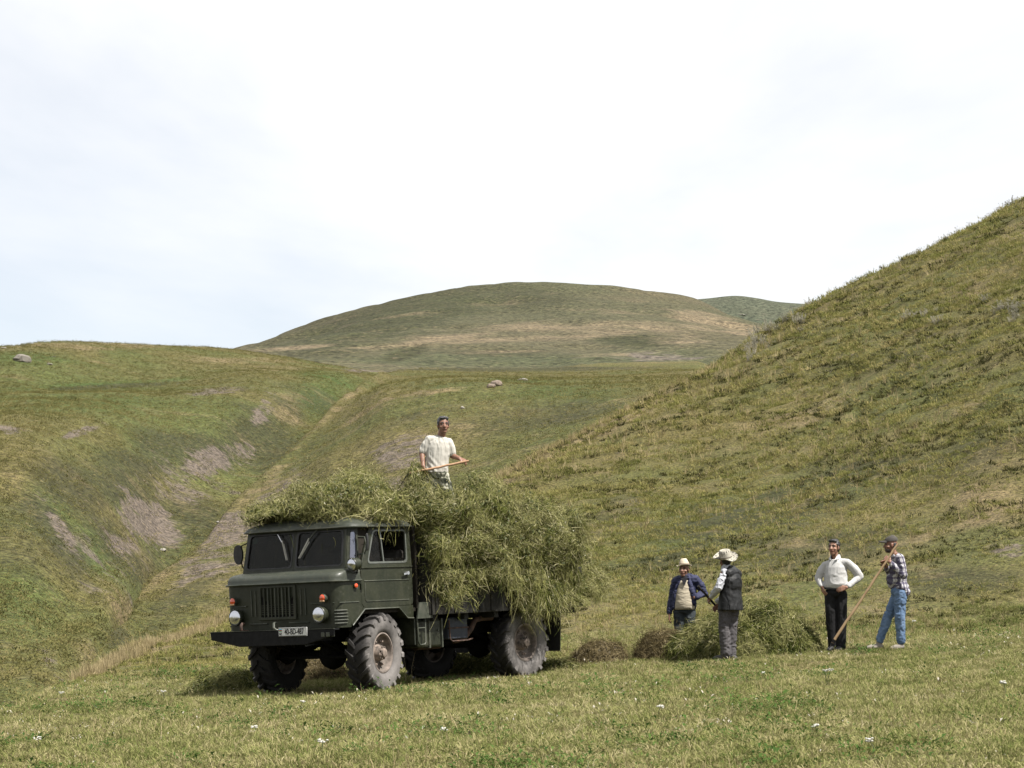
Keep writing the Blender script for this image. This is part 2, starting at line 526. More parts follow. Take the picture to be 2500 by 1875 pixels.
GREEN, OLIVE, DRY, BARE = (0.069, 0.074, 0.022), (0.099, 0.086, 0.032), (0.159, 0.123, 0.066), (0.113, 0.092, 0.077)
meadow_pl = patches(meadow, {
    'bare': [(2290, 1040, 60, 20, 10, .5), (2460, 1345, 60, 25, 0, .7), (2060, 880, 120, 30, 20, .5), (1950, 1010, 80, 22, 15, .5), (2330, 800, 120, 30, 15, .45), (1500, 1120, 60, 16, 25, .4), (1900, 1840, 160, 22, 0, .35), (1300, 1800, 120, 18, 0, .35)],
    'herb': [(1850, 1250, 300, 60, 14, .7), (2200, 1150, 300, 60, 12, .6), (1700, 1350, 200, 40, 14, .7), (2050, 1340, 250, 40, 8, .6), (2350, 1420, 160, 30, 0, .6), (2150, 900, 200, 40, 20, .4), (1500, 1250, 120, 40, 20, .6)],
    'lush': [(1700, 1290, 200, 60, 12, .7), (2000, 1180, 200, 50, 12, .6), (2400, 1330, 160, 60, 0, .5), (1950, 1560, 260, 30, 0, .35), (2280, 1500, 200, 30, 0, .5), (300, 1600, 60, 14, -30, .5)],
    'dry': [(1300, 1130, 160, 14, 27, 1), (1500, 1030, 160, 14, 27, 1), (230, 1670, 60, 30, 30, 1), (420, 1560, 120, 14, 32, 1), (500, 1510, 90, 12, 32, 1), (2430, 1230, 100, 40, 0, .7), (2000, 1000, 200, 60, 20, .4), (1700, 1830, 300, 30, 0, .5)]})
meadow_o = build_sheet(meadow, 'meadow', terrain_mat('meadow_turf', 9.0, 0.14, GREEN, OLIVE, DRY, BARE, 0.40, 0.50, 1.6, bumpd=0.03), meadow_pl)
middle_o = build_sheet(middle, 'middle_hill', terrain_mat('middle_hill_turf', 30.0, 0.62, GREEN, OLIVE, DRY, BARE, 0.42, 0.52, 1.35),
    patches(middle, {'bare': [(560, 1330, 190, 130, 30, .72), (700, 1200, 130, 60, 45, .6), (560, 1300, 80, 60, 30, 1), (640, 1230, 60, 30, 40, .8), (470, 1400, 90, 30, 40, .8), (990, 1110, 80, 50, 10, .9), (960, 1190, 120, 40, 0, .7), (1150, 1230, 160, 30, 0, .6), (760, 1120, 40, 20, 40, .5)],
                     'herb': [(1150, 900, 420, 6, 0, 1), (1330, 1010, 190, 40, 5, .6), (1050, 1010, 160, 30, 15, .5), (430, 1480, 160, 40, 42, .5), (280, 1560, 60, 60, 40, .6)],
                     'lush': [(1396, 965, 190, 40, 0, .8), (1098, 940, 120, 14, 0, .7), (1280, 928, 90, 8, 0, 1), (300, 1590, 90, 40, 40, .8), (250, 1650, 60, 30, 40, .8), (1350, 1060, 150, 40, 5, .4)],
                     'dry': [(700, 1120, 160, 16, 52, .5), (540, 1290, 160, 16, 50, .45), (820, 1000, 90, 12, 40, .5), (400, 1400, 120, 14, 45, .5), (1060, 955, 140, 6, 5, .8), (900, 1000, 90, 10, 30, .8)]}))  # strips along the spur crest also put its lit edge into the colour
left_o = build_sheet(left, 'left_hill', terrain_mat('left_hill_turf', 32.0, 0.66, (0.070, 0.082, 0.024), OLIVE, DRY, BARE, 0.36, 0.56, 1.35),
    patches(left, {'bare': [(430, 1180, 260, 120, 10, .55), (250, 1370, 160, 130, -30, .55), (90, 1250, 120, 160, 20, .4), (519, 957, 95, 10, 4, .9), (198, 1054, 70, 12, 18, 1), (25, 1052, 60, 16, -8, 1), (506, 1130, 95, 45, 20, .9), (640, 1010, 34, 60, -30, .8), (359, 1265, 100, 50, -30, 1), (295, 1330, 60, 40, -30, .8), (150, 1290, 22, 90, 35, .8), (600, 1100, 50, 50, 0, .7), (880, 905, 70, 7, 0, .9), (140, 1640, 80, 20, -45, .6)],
                   'herb': [(430, 1110, 330, 70, 8, .8), (200, 1180, 220, 90, -10, .8), (330, 1330, 220, 90, -35, .6), (130, 1290, 40, 150, 35, 1), (60, 1300, 120, 110, 20, .5), (640, 1080, 110, 90, -30, .8), (480, 1260, 110, 60, -35, .7), (700, 1010, 60, 60, -40, .6), (300, 942, 190, 6, 3, .9), (780, 985, 70, 40, -20, .5)],  # dark herbs, plus shade of the gully side put into the colour
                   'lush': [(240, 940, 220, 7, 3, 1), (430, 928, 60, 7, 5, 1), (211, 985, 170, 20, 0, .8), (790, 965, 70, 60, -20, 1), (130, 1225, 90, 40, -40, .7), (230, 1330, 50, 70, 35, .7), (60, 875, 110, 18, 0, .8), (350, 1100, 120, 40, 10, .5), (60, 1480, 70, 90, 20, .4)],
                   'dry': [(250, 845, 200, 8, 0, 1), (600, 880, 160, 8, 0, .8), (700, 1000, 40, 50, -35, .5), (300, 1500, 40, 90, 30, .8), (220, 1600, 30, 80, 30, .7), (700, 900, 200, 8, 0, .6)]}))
farhill_o = build_sheet(farhill, 'far_hill', terrain_mat('far_hill_turf', 190.0, 3.2, (0.060, 0.060, 0.031), (0.078, 0.069, 0.039), (0.150, 0.118, 0.074), (0.10, 0.085, 0.07), 0.38, 0.55, 3.0, bumpd=0.5),  # greyed palette: distance haze is put into the turf colour
    patches(farhill, {'bare': [(1600, 870, 120, 14, 0, .6)], 'herb': [(900, 790, 300, 60, 14, .75), (1200, 720, 260, 30, 0, .6), (1560, 838, 110, 16, 0, .9), (980, 868, 70, 14, 20, .7), (1250, 860, 120, 10, 0, .6)], 'lush': [(1200, 882, 700, 16, 0, .6), (1600, 860, 140, 14, 0, .5), (1050, 872, 120, 12, 0, .6), (950, 790, 220, 40, 16, .6), (1350, 700, 260, 20, 0, .5), (1550, 835, 90, 14, 0, .8), (950, 870, 60, 12, 20, .6)],
                      'dry': [(1446, 799, 260, 15, 0, .8), (1297, 828, 340, 8, 3, .6), (1250, 858, 260, 6, 2, .6), (1480, 866, 160, 7, 4, .6), (1024, 836, 190, 7, 8, .8), (1744, 786, 170, 20, -12, 1), (900, 848, 160, 6, 4, .7), (700, 852, 120, 6, 4, 1), (1500, 760, 160, 12, 0, .6), (1250, 770, 120, 10, 0, .4), (1650, 830, 120, 12, 0, .8)]}))
disthill_o = build_sheet(disthill, 'distant_hill', terrain_mat('distant_hill_turf', 300.0, 6.0, (0.052, 0.063, 0.040), (0.062, 0.068, 0.044), (0.115, 0.10, 0.07), (0.10, 0.09, 0.08), 0.4, 0.66, 2.0, bumpd=0.5), None)
# the rest of the valley floor, under and behind the camera and out to the horizon
g1 = np.linspace(-260, 260, 80); g2 = np.linspace(-320, 12.4, 70)
GX, GY = np.meshgrid(g1, g2, indexing='ij')
GZ = plane_z(GX * 0.6, GY) - 0.02 + np.clip(-GY - 20, 0, 300) * -0.02
ii = np.arange(GX.size).reshape(GX.shape)
gf = np.stack([ii[:-1, :-1], ii[1:, :-1], ii[1:, 1:], ii[:-1, 1:]], -1).reshape(-1, 4)
o = link('ground', np_mesh('ground', np.stack([GX, GY, GZ], -1).reshape(-1, 3), gf), meadow_o.data.materials[0], smooth=180)
o['kind'] = 'structure'
q = 6000.0
o = link('valley_floor', np_mesh('valley_floor', [(-q, -q, -30), (q, -q, -30), (q, q, -30), (-q, q, -30)], [(0, 1, 2, 3)]), middle_o.data.materials[0])
o['kind'] = 'structure'
def gz(X, Y):
    return float(meadow.at(X, Y))
# ------------------------------------------------------------------ mesh builder
class MB:
    def __init__(self):
        self.v, self.f = [], []
    def add(self, vs, fs):
        b = len(self.v)
        self.v += [tuple(map(float, p)) for p in vs]
        self.f += [tuple(b + i for i in f) for f in fs]
        return self
    def box(self, x0, x1, y0, y1, z0, z1):
        return self.add([(x0, y0, z0), (x1, y0, z0), (x1, y1, z0), (x0, y1, z0), (x0, y0, z1), (x1, y0, z1), (x1, y1, z1), (x0, y1, z1)],
                        [(0, 3, 2, 1), (4, 5, 6, 7), (0, 1, 5, 4), (1, 2, 6, 5), (2, 3, 7, 6), (3, 0, 4, 7)])
    def bar(self, a, b, w, h, up=(0, 0, 1)):
        a, b = Vector(a), Vector(b)
        d = (b - a).normalized()
        s = d.cross(Vector(up)).normalized()
        t = s.cross(d)
        vs = [p + s * i * w / 2 + t * j * h / 2 for p in (a, b) for i, j in ((-1, -1), (1, -1), (1, 1), (-1, 1))]
        return self.add(vs, [(0, 1, 2, 3), (7, 6, 5, 4), (0, 4, 5, 1), (1, 5, 6, 2), (2, 6, 7, 3), (3, 7, 4, 0)])
    def tube(self, pts, r, n=8, caps=True):
        pts = [Vector(p) for p in pts]
        rs = list(r) if isinstance(r, (list, tuple)) else [r] * len(pts)
        rings = []
        prev = None
        for i, p in enumerate(pts):
            d = (pts[min(i + 1, len(pts) - 1)] - pts[max(i - 1, 0)]).normalized()
            if prev is None:
                s = d.orthogonal().normalized()
            else:
                s = (prev - d * prev.dot(d)).normalized()
            prev = s
            t = d.cross(s)
            rings.append([p + (s * math.cos(2 * math.pi * k / n) + t * math.sin(2 * math.pi * k / n)) * rs[i] for k in range(n)])
        return self.loft(rings, True, caps)
    def loft(self, rings, closed=True, caps=False):
        n = len(rings[0])
        vs = [p for r in rings for p in r]
        fs = []
        m = n if closed else n - 1
        for i in range(len(rings) - 1):
            for k in range(m):
                a, b = i * n + k, i * n + (k + 1) % n
                fs.append((a, b, b + n, a + n))
        if caps:
            fs.append(tuple(range(n - 1, -1, -1)))
            fs.append(tuple((len(rings) - 1) * n + k for k in range(n)))
        return self.add(vs, fs)
    def lathe(self, prof, n=32, axis='y', c=(0, 0, 0), closed=False):
        """prof: list of (along axis, radius)"""
        rings = []
        for a, r in prof:
            ring = []
            for k in range(n):
                t = 2 * math.pi * k / n
                p = {'y': (r * math.cos(t), a, r * math.sin(t)), 'x': (a, r * math.cos(t), r * math.sin(t)), 'z': (r * math.cos(t), r * math.sin(t), a)}[axis]
                ring.append((p[0] + c[0], p[1] + c[1], p[2] + c[2]))
            rings.append(ring)
        if closed:
            rings.append(rings[0])
        return self.loft(rings, True, False)
    def sheet(self, grid, thick=None):
        return self.loft(grid, False, False)
    def frame(self, outer, inner, depth):
        """flat ring between two loops of equal length, thickened along depth (vector)"""
        n = len(outer)
        d = Vector(depth)
        o = [Vector(p) for p in outer]; i = [Vector(p) for p in inner]
        vs = o + i + [p - d for p in o] + [p - d for p in i]
        fs = []
        for k in range(n):
            l = (k + 1) % n
            fs += [(k, l, n + l, n + k), (2 * n + l, 2 * n + k, 3 * n + k, 3 * n + l), (l, k, 2 * n + k, 2 * n + l), (n + k, n + l, 3 * n + l, 3 * n + k)]
        return self.add(vs, fs)
    def slab(self, loop, depth):
        n = len(loop)
        d = Vector(depth)
        o = [Vector(p) for p in loop]
        fs = [tuple(range(n)), tuple(range(2 * n - 1, n - 1, -1))]
        fs += [((k + 1) % n, k, n + k, n + (k + 1) % n) for k in range(n)]
        return self.add(o + [p - d for p in o], fs)
    def mirrored(self):
        m = MB()
        m.v = [(x, -y, z) for x, y, z in self.v]
        m.f = [tuple(reversed(f)) for f in self.f]
        return m
    def build(self, name, mat=None, parent=None, smooth=None, kind=None):
        me = bpy.data.meshes.new(name)
        me.from_pydata(self.v, [], self.f)
        bm = bmesh.new()
        bm.from_mesh(me)
        bmesh.ops.recalc_face_normals(bm, faces=bm.faces)
        bm.to_mesh(me)
        bm.free()
        o = link(name, me, mat, parent, smooth)
        if kind: o['kind'] = kind
        return o

def round_quad(p00, p10, p11, p01, r, n=4):
    """rounded quadrilateral in 3D from four corners (counter-clockwise), r = corner radius"""
    P = [Vector(p) for p in (p00, p10, p11, p01)]
    out = []
    for i in range(4):
        a, b, c = P[i - 1], P[i], P[(i + 1) % 4]
        u = (a - b).normalized() * r
        w = (c - b).normalized() * r
        for k in range(n + 1):
            t = k / n
            # quadratic corner
            out.append((b + u) * (1 - t) ** 2 + b * 2 * t * (1 - t) + (b + w) * t * t)
    return out

# ------------------------------------------------------------------ truck materials
def paint_mat(name, c1, c2, rough=0.38, dust=(0.14, 0.125, 0.095), dust_amt=0.35, sc=3.0):
    m = Mat(name)
    p = m.obj()
    n1 = m.noise(p, sc, 5, 0.6)
    n2 = m.noise(p, sc * 7, 4, 0.65)
    col = m.mix(m.ramp(n1, 0.35, 0.68), c1, c2)
    ns = m.noise(m.scale(p, (9, 9, 1.3)), 2.0, 4, 0.6)
    col = m.mix(m.ramp(ns, 0.5, 0.8, 0, dust_amt * 0.6), col, dust)
    col = m.mix(m.ramp(n2, 0.52, 0.8, 0, dust_amt), col, dust)
    col = m.mix(m.ramp(m.noise(p, sc * 16, 3, 0.7), 0.68, 0.74, 0, 0.6), col, (0.05, 0.03, 0.02))
    r = m.ramp(n2, 0.3, 0.75, rough - 0.06, rough + 0.28)
    m.principled(col, r, normal=m.bump(n1, 0.18, 0.03), spec=0.30)
    return m.m
def plain_mat(name, col, rough=0.6, metal=0.0, var=0.25, sc=12.0, bump=0.15, spec=0.5, col2=None):
    m = Mat(name)
    p = m.obj()
    n = m.noise(p, sc, 5, 0.6)
    c2 = col2 or tuple(c * (1 - var) for c in col)
    c = m.mix(m.ramp(n, 0.3, 0.7), col, c2)
    m.principled(c, m.ramp(n, 0.3, 0.7, rough - 0.07, min(1, rough + 0.1)), metal, m.bump(n, bump, 0.02), spec)
    return m.m
M_PAINT = paint_mat('army_green_paint', (0.0170, 0.0205, 0.0110), (0.0270, 0.0300, 0.0165), 0.40, dust_amt=0.20)
M_ROOF = paint_mat('dusty_green_paint', (0.033, 0.039, 0.029), (0.046, 0.051, 0.037), 0.42, dust_amt=0.35)
M_TRIM = paint_mat('worn_green_trim', (0.035, 0.042, 0.030), (0.085, 0.088, 0.068), 0.45, dust_amt=0.4)
M_BLACK = plain_mat('black_bumper_paint', (0.008, 0.008, 0.009), 0.55, var=0.4, spec=0.15)
M_BED = paint_mat('dirty_shaded_bed_boards', (0.013, 0.0125, 0.010), (0.021, 0.019, 0.015), 0.7, dust_amt=0.12)  # dirt, with the shadow on the bed sides also put into the colour
M_DARK = plain_mat('oily_dark_steel', (0.010, 0.0095, 0.009), 0.8, var=0.5, spec=0.15)
M_CABIN = plain_mat('dark_cabin_lining', (0.032, 0.028, 0.022), 0.9, spec=0.1)
M_RUST = plain_mat('rusty_steel', (0.10, 0.05, 0.03), 0.8, var=0.6, col2=(0.04, 0.025, 0.02))
M_GASKET = plain_mat('black_rubber_gasket', (0.014, 0.014, 0.014), 0.55)
M_CHROME = plain_mat('bright_chrome', (0.75, 0.75, 0.76), 0.12, 1.0, var=0.1, bump=0.02)
M_BOX = paint_mat('grey_blue_box_paint', (0.035, 0.042, 0.058), (0.05, 0.055, 0.068), 0.5, dust_amt=0.4)
M_FLAP = plain_mat('black_mud_flap_rubber', (0.014, 0.013, 0.012), 0.75, var=0.4)
def mat_tyre():
    m = Mat('dusty_tyre_rubber')
    p = m.obj()
    n = m.noise(p, 6.0, 5, 0.65)
    n2 = m.noise(p, 30.0, 3, 0.6)
    # dust clings to the sidewall (outer face), the running surface is scrubbed dark
    sep = m.n('ShaderNodeSeparateXYZ', {'Vector': p})
    side = m.ramp(sep.outputs['Y'], 0.09, 0.168)
    rr = m.math('SQRT', m.math('ADD', m.math('POWER', sep.outputs['X'], 2.0), m.math('POWER', sep.outputs['Z'], 2.0)))
    low = m.ramp(rr, 0.54, 0.50, 0.25, 1.0)
    f = m.math('MULTIPLY', m.math('MULTIPLY', side, low), m.ramp(m.noise(p, 2.6, 4, 0.65), 0.30, 0.66, 0.22, 1.0))
    col = m.mix(f, m.mix(n2, (0.012, 0.0115, 0.011), (0.038, 0.035, 0.033)), m.mix(n2, (0.150, 0.139, 0.131), (0.235, 0.218, 0.206)))
    m.principled(col, 0.85, normal=m.bump(n2, 0.25, 0.01), spec=0.25)
    return m.m
M_TYRE = mat_tyre()
M_RIM = plain_mat('dusty_wheel_steel', (0.26, 0.21, 0.18), 0.8, var=0.5, sc=9, col2=(0.10, 0.085, 0.07))
M_HUB = plain_mat('muddy_hub_steel', (0.30, 0.235, 0.19), 0.8, sc=14, col2=(0.06, 0.05, 0.042))
def mat_glass(name, tint, rough=0.02, sheen=0.0):
    m = Mat(name)
    fr = m.n('ShaderNodeFresnel', {'IOR': 1.5}).outputs[0]
    n = m.noise(m.obj(), 5.0, 4, 0.6)
    tr = m.n('ShaderNodeBsdfTransparent', {'Color': (*tint, 1)}).outputs[0]
    gl = m.n('ShaderNodeBsdfGlossy', {'Color': (0.22, 0.22, 0.22) if sheen == 0 else (0.5, 0.5, 0.56), 'Roughness': rough}).outputs[0]
    df = m.n('ShaderNodeBsdfDiffuse', {'Color': (0.20, 0.18, 0.15)}).outputs[0]
    a = m.n('ShaderNodeMixShader', {0: m.math('ADD', m.math('MULTIPLY', fr, 0.9), sheen), 1: tr, 2: gl}).outputs[0]
    b = m.n('ShaderNodeMixShader', {0: m.ramp(n, 0.4, 0.8, 0.01, 0.07), 1: a, 2: df}).outputs[0]
    m.surf(b)
    return m.m
M_GLASS = mat_glass('dusty_window_glass', (0.78, 0.80, 0.77))
def mat_lamp(name, col, rough=0.08):
    m = Mat(name)
    m.principled(col, rough, normal=m.bump(m.n('ShaderNodeTexWave', {'Vector': m.obj(), 'Scale': 22.0}, bands_direction='Y').outputs['Fac'], 0.12, 0.01), spec=0.7, Coat_Weight=0.6)
    return m.m
M_ORANGE = mat_lamp('orange_lamp_lens', (0.62, 0.075, 0.018))
M_AMBERLOW = mat_lamp('pale_lamp_lens', (0.6, 0.36, 0.2))
def mat_headlamp():
    m = Mat('headlamp_reflector')
    m.principled((0.74, 0.75, 0.80), 0.16, 0.96, m.bump(m.n('ShaderNodeTexWave', {'Vector': m.obj(), 'Scale': 26.0}, bands_direction='Y').outputs['Fac'], 0.10, 0.01))
    return m.m
M_HEADLAMP = mat_headlamp()

# ------------------------------------------------------------------ the truck (own axes: x forward, y to its left, z up, origin under the front axle)
truck = empty('flatbed_truck', TM)
tag(truck, 'old dark green army truck on the meadow, its bed buried in hay', 'truck')
def part(mb, name, mat, parent=truck, smooth=None, bev=None, kind=None):
    o = mb.build(name, mat, parent, smooth, kind)
    if bev: bevel(o, bev)
    return o

# plan outline of the cab nose: from the left door edge round the front to the right one
def nose(half, xf, xc, rad, xend, n=8, xe2=None):
    """points (x, y) left to right: half width, centre front x, corner front x, corner radius, where the side ends"""
    L = [(xend, half)]
    if xe2 is not None: L = [(xend, half), (xe2, half)]
    for k in range(n + 1):
        t = math.pi / 2 * k / n
        L.append((xc - rad + rad * math.sin(t), half - rad + rad * math.cos(t)))
    for k in range(1, 8):
        y = (half - rad) * (1 - k / 8.0)
        L.append((xc + (xf - xc) * (1 - (y / (half - rad)) ** 2), y))
    L.append((xf, 0.0))
    return L + [(x, -y) for x, y in reversed(L[:-1])]
cab = MB()
# lower nose: arch edge slopes forward towards the bottom
rings = []
for z, xe in ((0.912, 0.62), (0.93, 0.605), (1.00, 0.53), (1.08, 0.43), (1.135, 0.36), (1.16, 0.345), (1.30, 0.385), (1.48, 0.395), (1.535, 0.40)):
    k = (z - 0.912) / 0.62
    rings.append([(x, y, z) for x, y in nose(1.035 + 0.005 * k, 0.925 + 0.02 * k, 0.885 + 0.015 * k, 0.15, xe, xe2=0.70)])
cab.sheet(rings)
# return lips so the sheet reads as pressed steel
cab.sheet([[(x, y, 0.912) for x, y in nose(1.035, .925, .885, .15, .62, xe2=.70)], [(x, y, 0.905) for x, y in nose(1.0, .89, .85, .13, .62, xe2=.70)]])
nose_o = part(cab, 'cab_nose', M_PAINT, smooth=40)
hood = MB()
seam = nose(1.055, 0.965, 0.925, 0.17, 0.40, xe2=0.68)
base = nose(0.995, 0.615, 0.60, 0.10, 0.40, xe2=0.46)
prof = [(0.0, 1.530), (-0.012, 1.536), (-0.012, 1.546), (0.02, 1.560), (0.03, 1.585), (0.07, 1.618), (0.17, 1.650), (0.36, 1.674), (0.62, 1.688), (0.85, 1.697), (1.0, 1.706)]
hood.sheet([[(sx + (bx - sx) * a, sy + (by - sy) * a, z) for (sx, sy), (bx, by) in zip(seam, base)] for a, z in prof])
hood_o = part(hood, 'cab_hood', M_ROOF, smooth=50)
rim_ = MB()
for z0 in (1.538,):
    rim_.tube([(x, y, z0) for x, y in nose(1.066, 0.978, 0.938, 0.175, 0.40, xe2=0.68)], 0.011, 6)
part(rim_, 'hood_seam_bead', M_TRIM, smooth=60)

# greenhouse: two windscreen panes in one frame, corner windows, roof
def ws(y, z):                              # windscreen surface
    return Vector((0.612 - (z - 1.70) * 0.185, y, z))
wf = MB()
for s in (1, -1):
    oq = [ws(s * 0.0, 1.70), ws(s * 0.955, 1.70), ws(s * 0.925, 2.27), ws(s * 0.0, 2.27)]
    iq = [ws(s * 0.040, 1.752), ws(s * 0.895, 1.752), ws(s * 0.868, 2.225), ws(s * 0.040, 2.225)]
    wf.frame(round_quad(*oq, 0.02), round_quad(*iq, 0.065), (0.045, 0, 0.008))
wfo = part(wf, 'windscreen_frame', M_PAINT, bev=0.006)
for s in (1, -1):
    iq = [ws(s * 0.040, 1.752), ws(s * 0.895, 1.752), ws(s * 0.868, 2.225), ws(s * 0.040, 2.225)]
    c = sum((Vector(p) for p in iq), Vector()) / 4
    g = MB()
    oq2 = round_quad(*[p + (c - p).normalized() * -0.014 + Vector((0.006, 0, 0.001)) for p in iq], 0.07)
    iq2 = round_quad(*[p + (c - p).normalized() * 0.016 + Vector((0.006, 0, 0.001)) for p in iq], 0.055)
    g.frame(oq2, iq2, (0.022, 0, 0.004))
    go = part(g, 'windscreen_gasket', M_GASKET)
    pn = MB()
    pn.slab([p + Vector((-0.012, 0, 0)) for p in round_quad(*[p + (c - p).normalized() * 0.010 for p in iq], 0.06)], (0.006, 0, 0))
    part(pn, 'windscreen_pane', M_GLASS)
# corner posts with the narrow curved windows
for s in (1, -1):
    a0, a1 = Vector((0.600, s * 0.962, 1.70)), Vector((0.405, s * 1.028, 1.70))
    b0, b1 = Vector((0.497, s * 0.932, 2.27)), Vector((0.365, s * 0.990, 2.27))
    nrm = Vector((0.36, s * 0.93, 0.05))
    oq = [a0, a1, b1, b0]
    iq = [a0.lerp(a1, .26).lerp(b0.lerp(b1, .26), .10), a0.lerp(a1, .80).lerp(b0.lerp(b1, .80), .10), a0.lerp(a1, .80).lerp(b0.lerp(b1, .80), .90), a0.lerp(a1, .26).lerp(b0.lerp(b1, .26), .90)]
    cp = MB()
    cp.frame(round_quad(*oq, 0.01), round_quad(*iq, 0.04), nrm * 0.035)
    cpo = part(cp, 'corner_post', M_PAINT, bev=0.005)
    c = sum((p for p in iq), Vector()) / 4
    g = MB()
    g.frame(round_quad(*[p + (p - c).normalized() * 0.014 + nrm * 0.006 for p in iq], 0.05), round_quad(*[p - (p - c).normalized() * 0.010 + nrm * 0.006 for p in iq], 0.035), nrm * 0.02)
    part(g, 'corner_window_gasket', M_GASKET, cpo)
    pn = MB()
    pn.slab([p - nrm * 0.01 for p in round_quad(*[p - (p - c).normalized() * 0.004 for p in iq], 0.04)], nrm * 0.005)
    part(pn, 'corner_window_pane', mat_glass('hazy_corner_glass', (0.72, 0.73, 0.78), 0.1, 0.5) if s > 0 else M_GLASS, cpo)
    # dark panel added for the shadow between the post and the slanting door edge
    pl = MB()
    pl.slab([(0.40, s * 0.985, 1.70), (0.36, s * 0.955, 2.26), (0.06, s * 0.955, 2.26), (0.36, s * 0.985, 1.70)], (0, s * 0.03, 0))
    part(pl, 'reveal_shade_panel', M_CABIN)

roof = MB()
def roof_ring(k):
    # k = 0 lip .. 1 crown
    inset = [0.0, 0.015, 0.05, 0.14, 0.32, 0.60, 0.86][k]
    z = [2.262, 2.292, 2.325, 2.365, 2.402, 2.430, 2.440][k]
    pts = []
    x0, x1, hy = -0.84, 0.575, 1.055
    cx, hx = (x0 + x1) / 2, (x1 - x0) / 2
    for j in range(48):
        t = 2 * math.pi * j / 48
        e = 0.22
        c, s_ = math.cos(t), math.sin(t)
        X = abs(c) ** e * (1 if c >= 0 else -1)
        Y = abs(s_) ** e * (1 if s_ >= 0 else -1)
        pts.append((cx + (hx - inset * hx) * X, (hy - inset * hy) * Y, z))
    return pts
roof.loft([roof_ring(k) for k in range(7)], True, True)
rl = [(x * 0.985 - 0.002, y * 0.985, 2.262 - 0.0) for x, y, z in roof_ring(0)]
roof_o = part(roof, 'cab_roof', M_ROOF, smooth=50)
gut = MB()
gut.tube([(x, y, 2.266) for x, y, z in roof_ring(0)] + [(*roof_ring(0)[0][:2], 2.266)], 0.012, 6, False)
part(gut, 'roof_gutter', M_TRIM, smooth=60)

# cab body behind: rear wall, floor, engine hump, seats, wheel -- all dark
body = MB()
body.box(-0.84, -0.80, -1.02, 1.02, 1.12, 1.62)
body.box(-0.84, -0.80, -1.00, 1.00, 2.05, 2.27)
body.box(-0.84, -0.80, -1.02, -0.62, 1.62, 2.05); body.box(-0.84, -0.80, 0.62, 1.02, 1.62, 2.05); body.box(-0.84, -0.80, -0.06, 0.06, 1.62, 2.05)
body.box(-0.80, 0.55, -1.00, 1.00, 1.08, 1.13)
body.box(0.50, 0.54, -0.98, 0.98, 1.13, 1.69)
part(body, 'cab_rear_wall', M_CABIN)
hump = MB(); hump.box(-0.75, 0.40, -0.30, 0.30, 1.13, 1.62)
part(hump, 'engine_cover', M_CABIN, bev=0.05)
for s in (1, -1):
    st = MB(); st.box(-0.70, -0.15, s * 0.62 - 0.24, s * 0.62 + 0.24, 1.30, 1.50); st.box(-0.78, -0.64, s * 0.62 - 0.24, s * 0.62 + 0.24, 1.50, 1.95)
    part(st, 'seat', plain_mat('worn_seat_vinyl', (0.03, 0.025, 0.02), 0.6), bev=0.05)
sw = MB()
sw.lathe([(0.0 + 0.014 * math.sin(t), 0.215 + 0.014 * math.cos(t)) for t in [k * math.pi / 4 for k in range(8)]], 28, 'z', closed=True)
sw.bar((-0.2, 0, 0), (0.2, 0, 0), 0.02, 0.015); sw.bar((0, -0.2, 0), (0, 0, 0), 0.02, 0.015); sw.tube([(0, 0, 0), (0, 0, -0.5)], 0.025, 8)
swo = part(sw, 'steering_wheel', M_GASKET, smooth=40)
swo.location = (0.18, 0.55, 1.72); swo.rotation_euler = (0, R(24), 0)

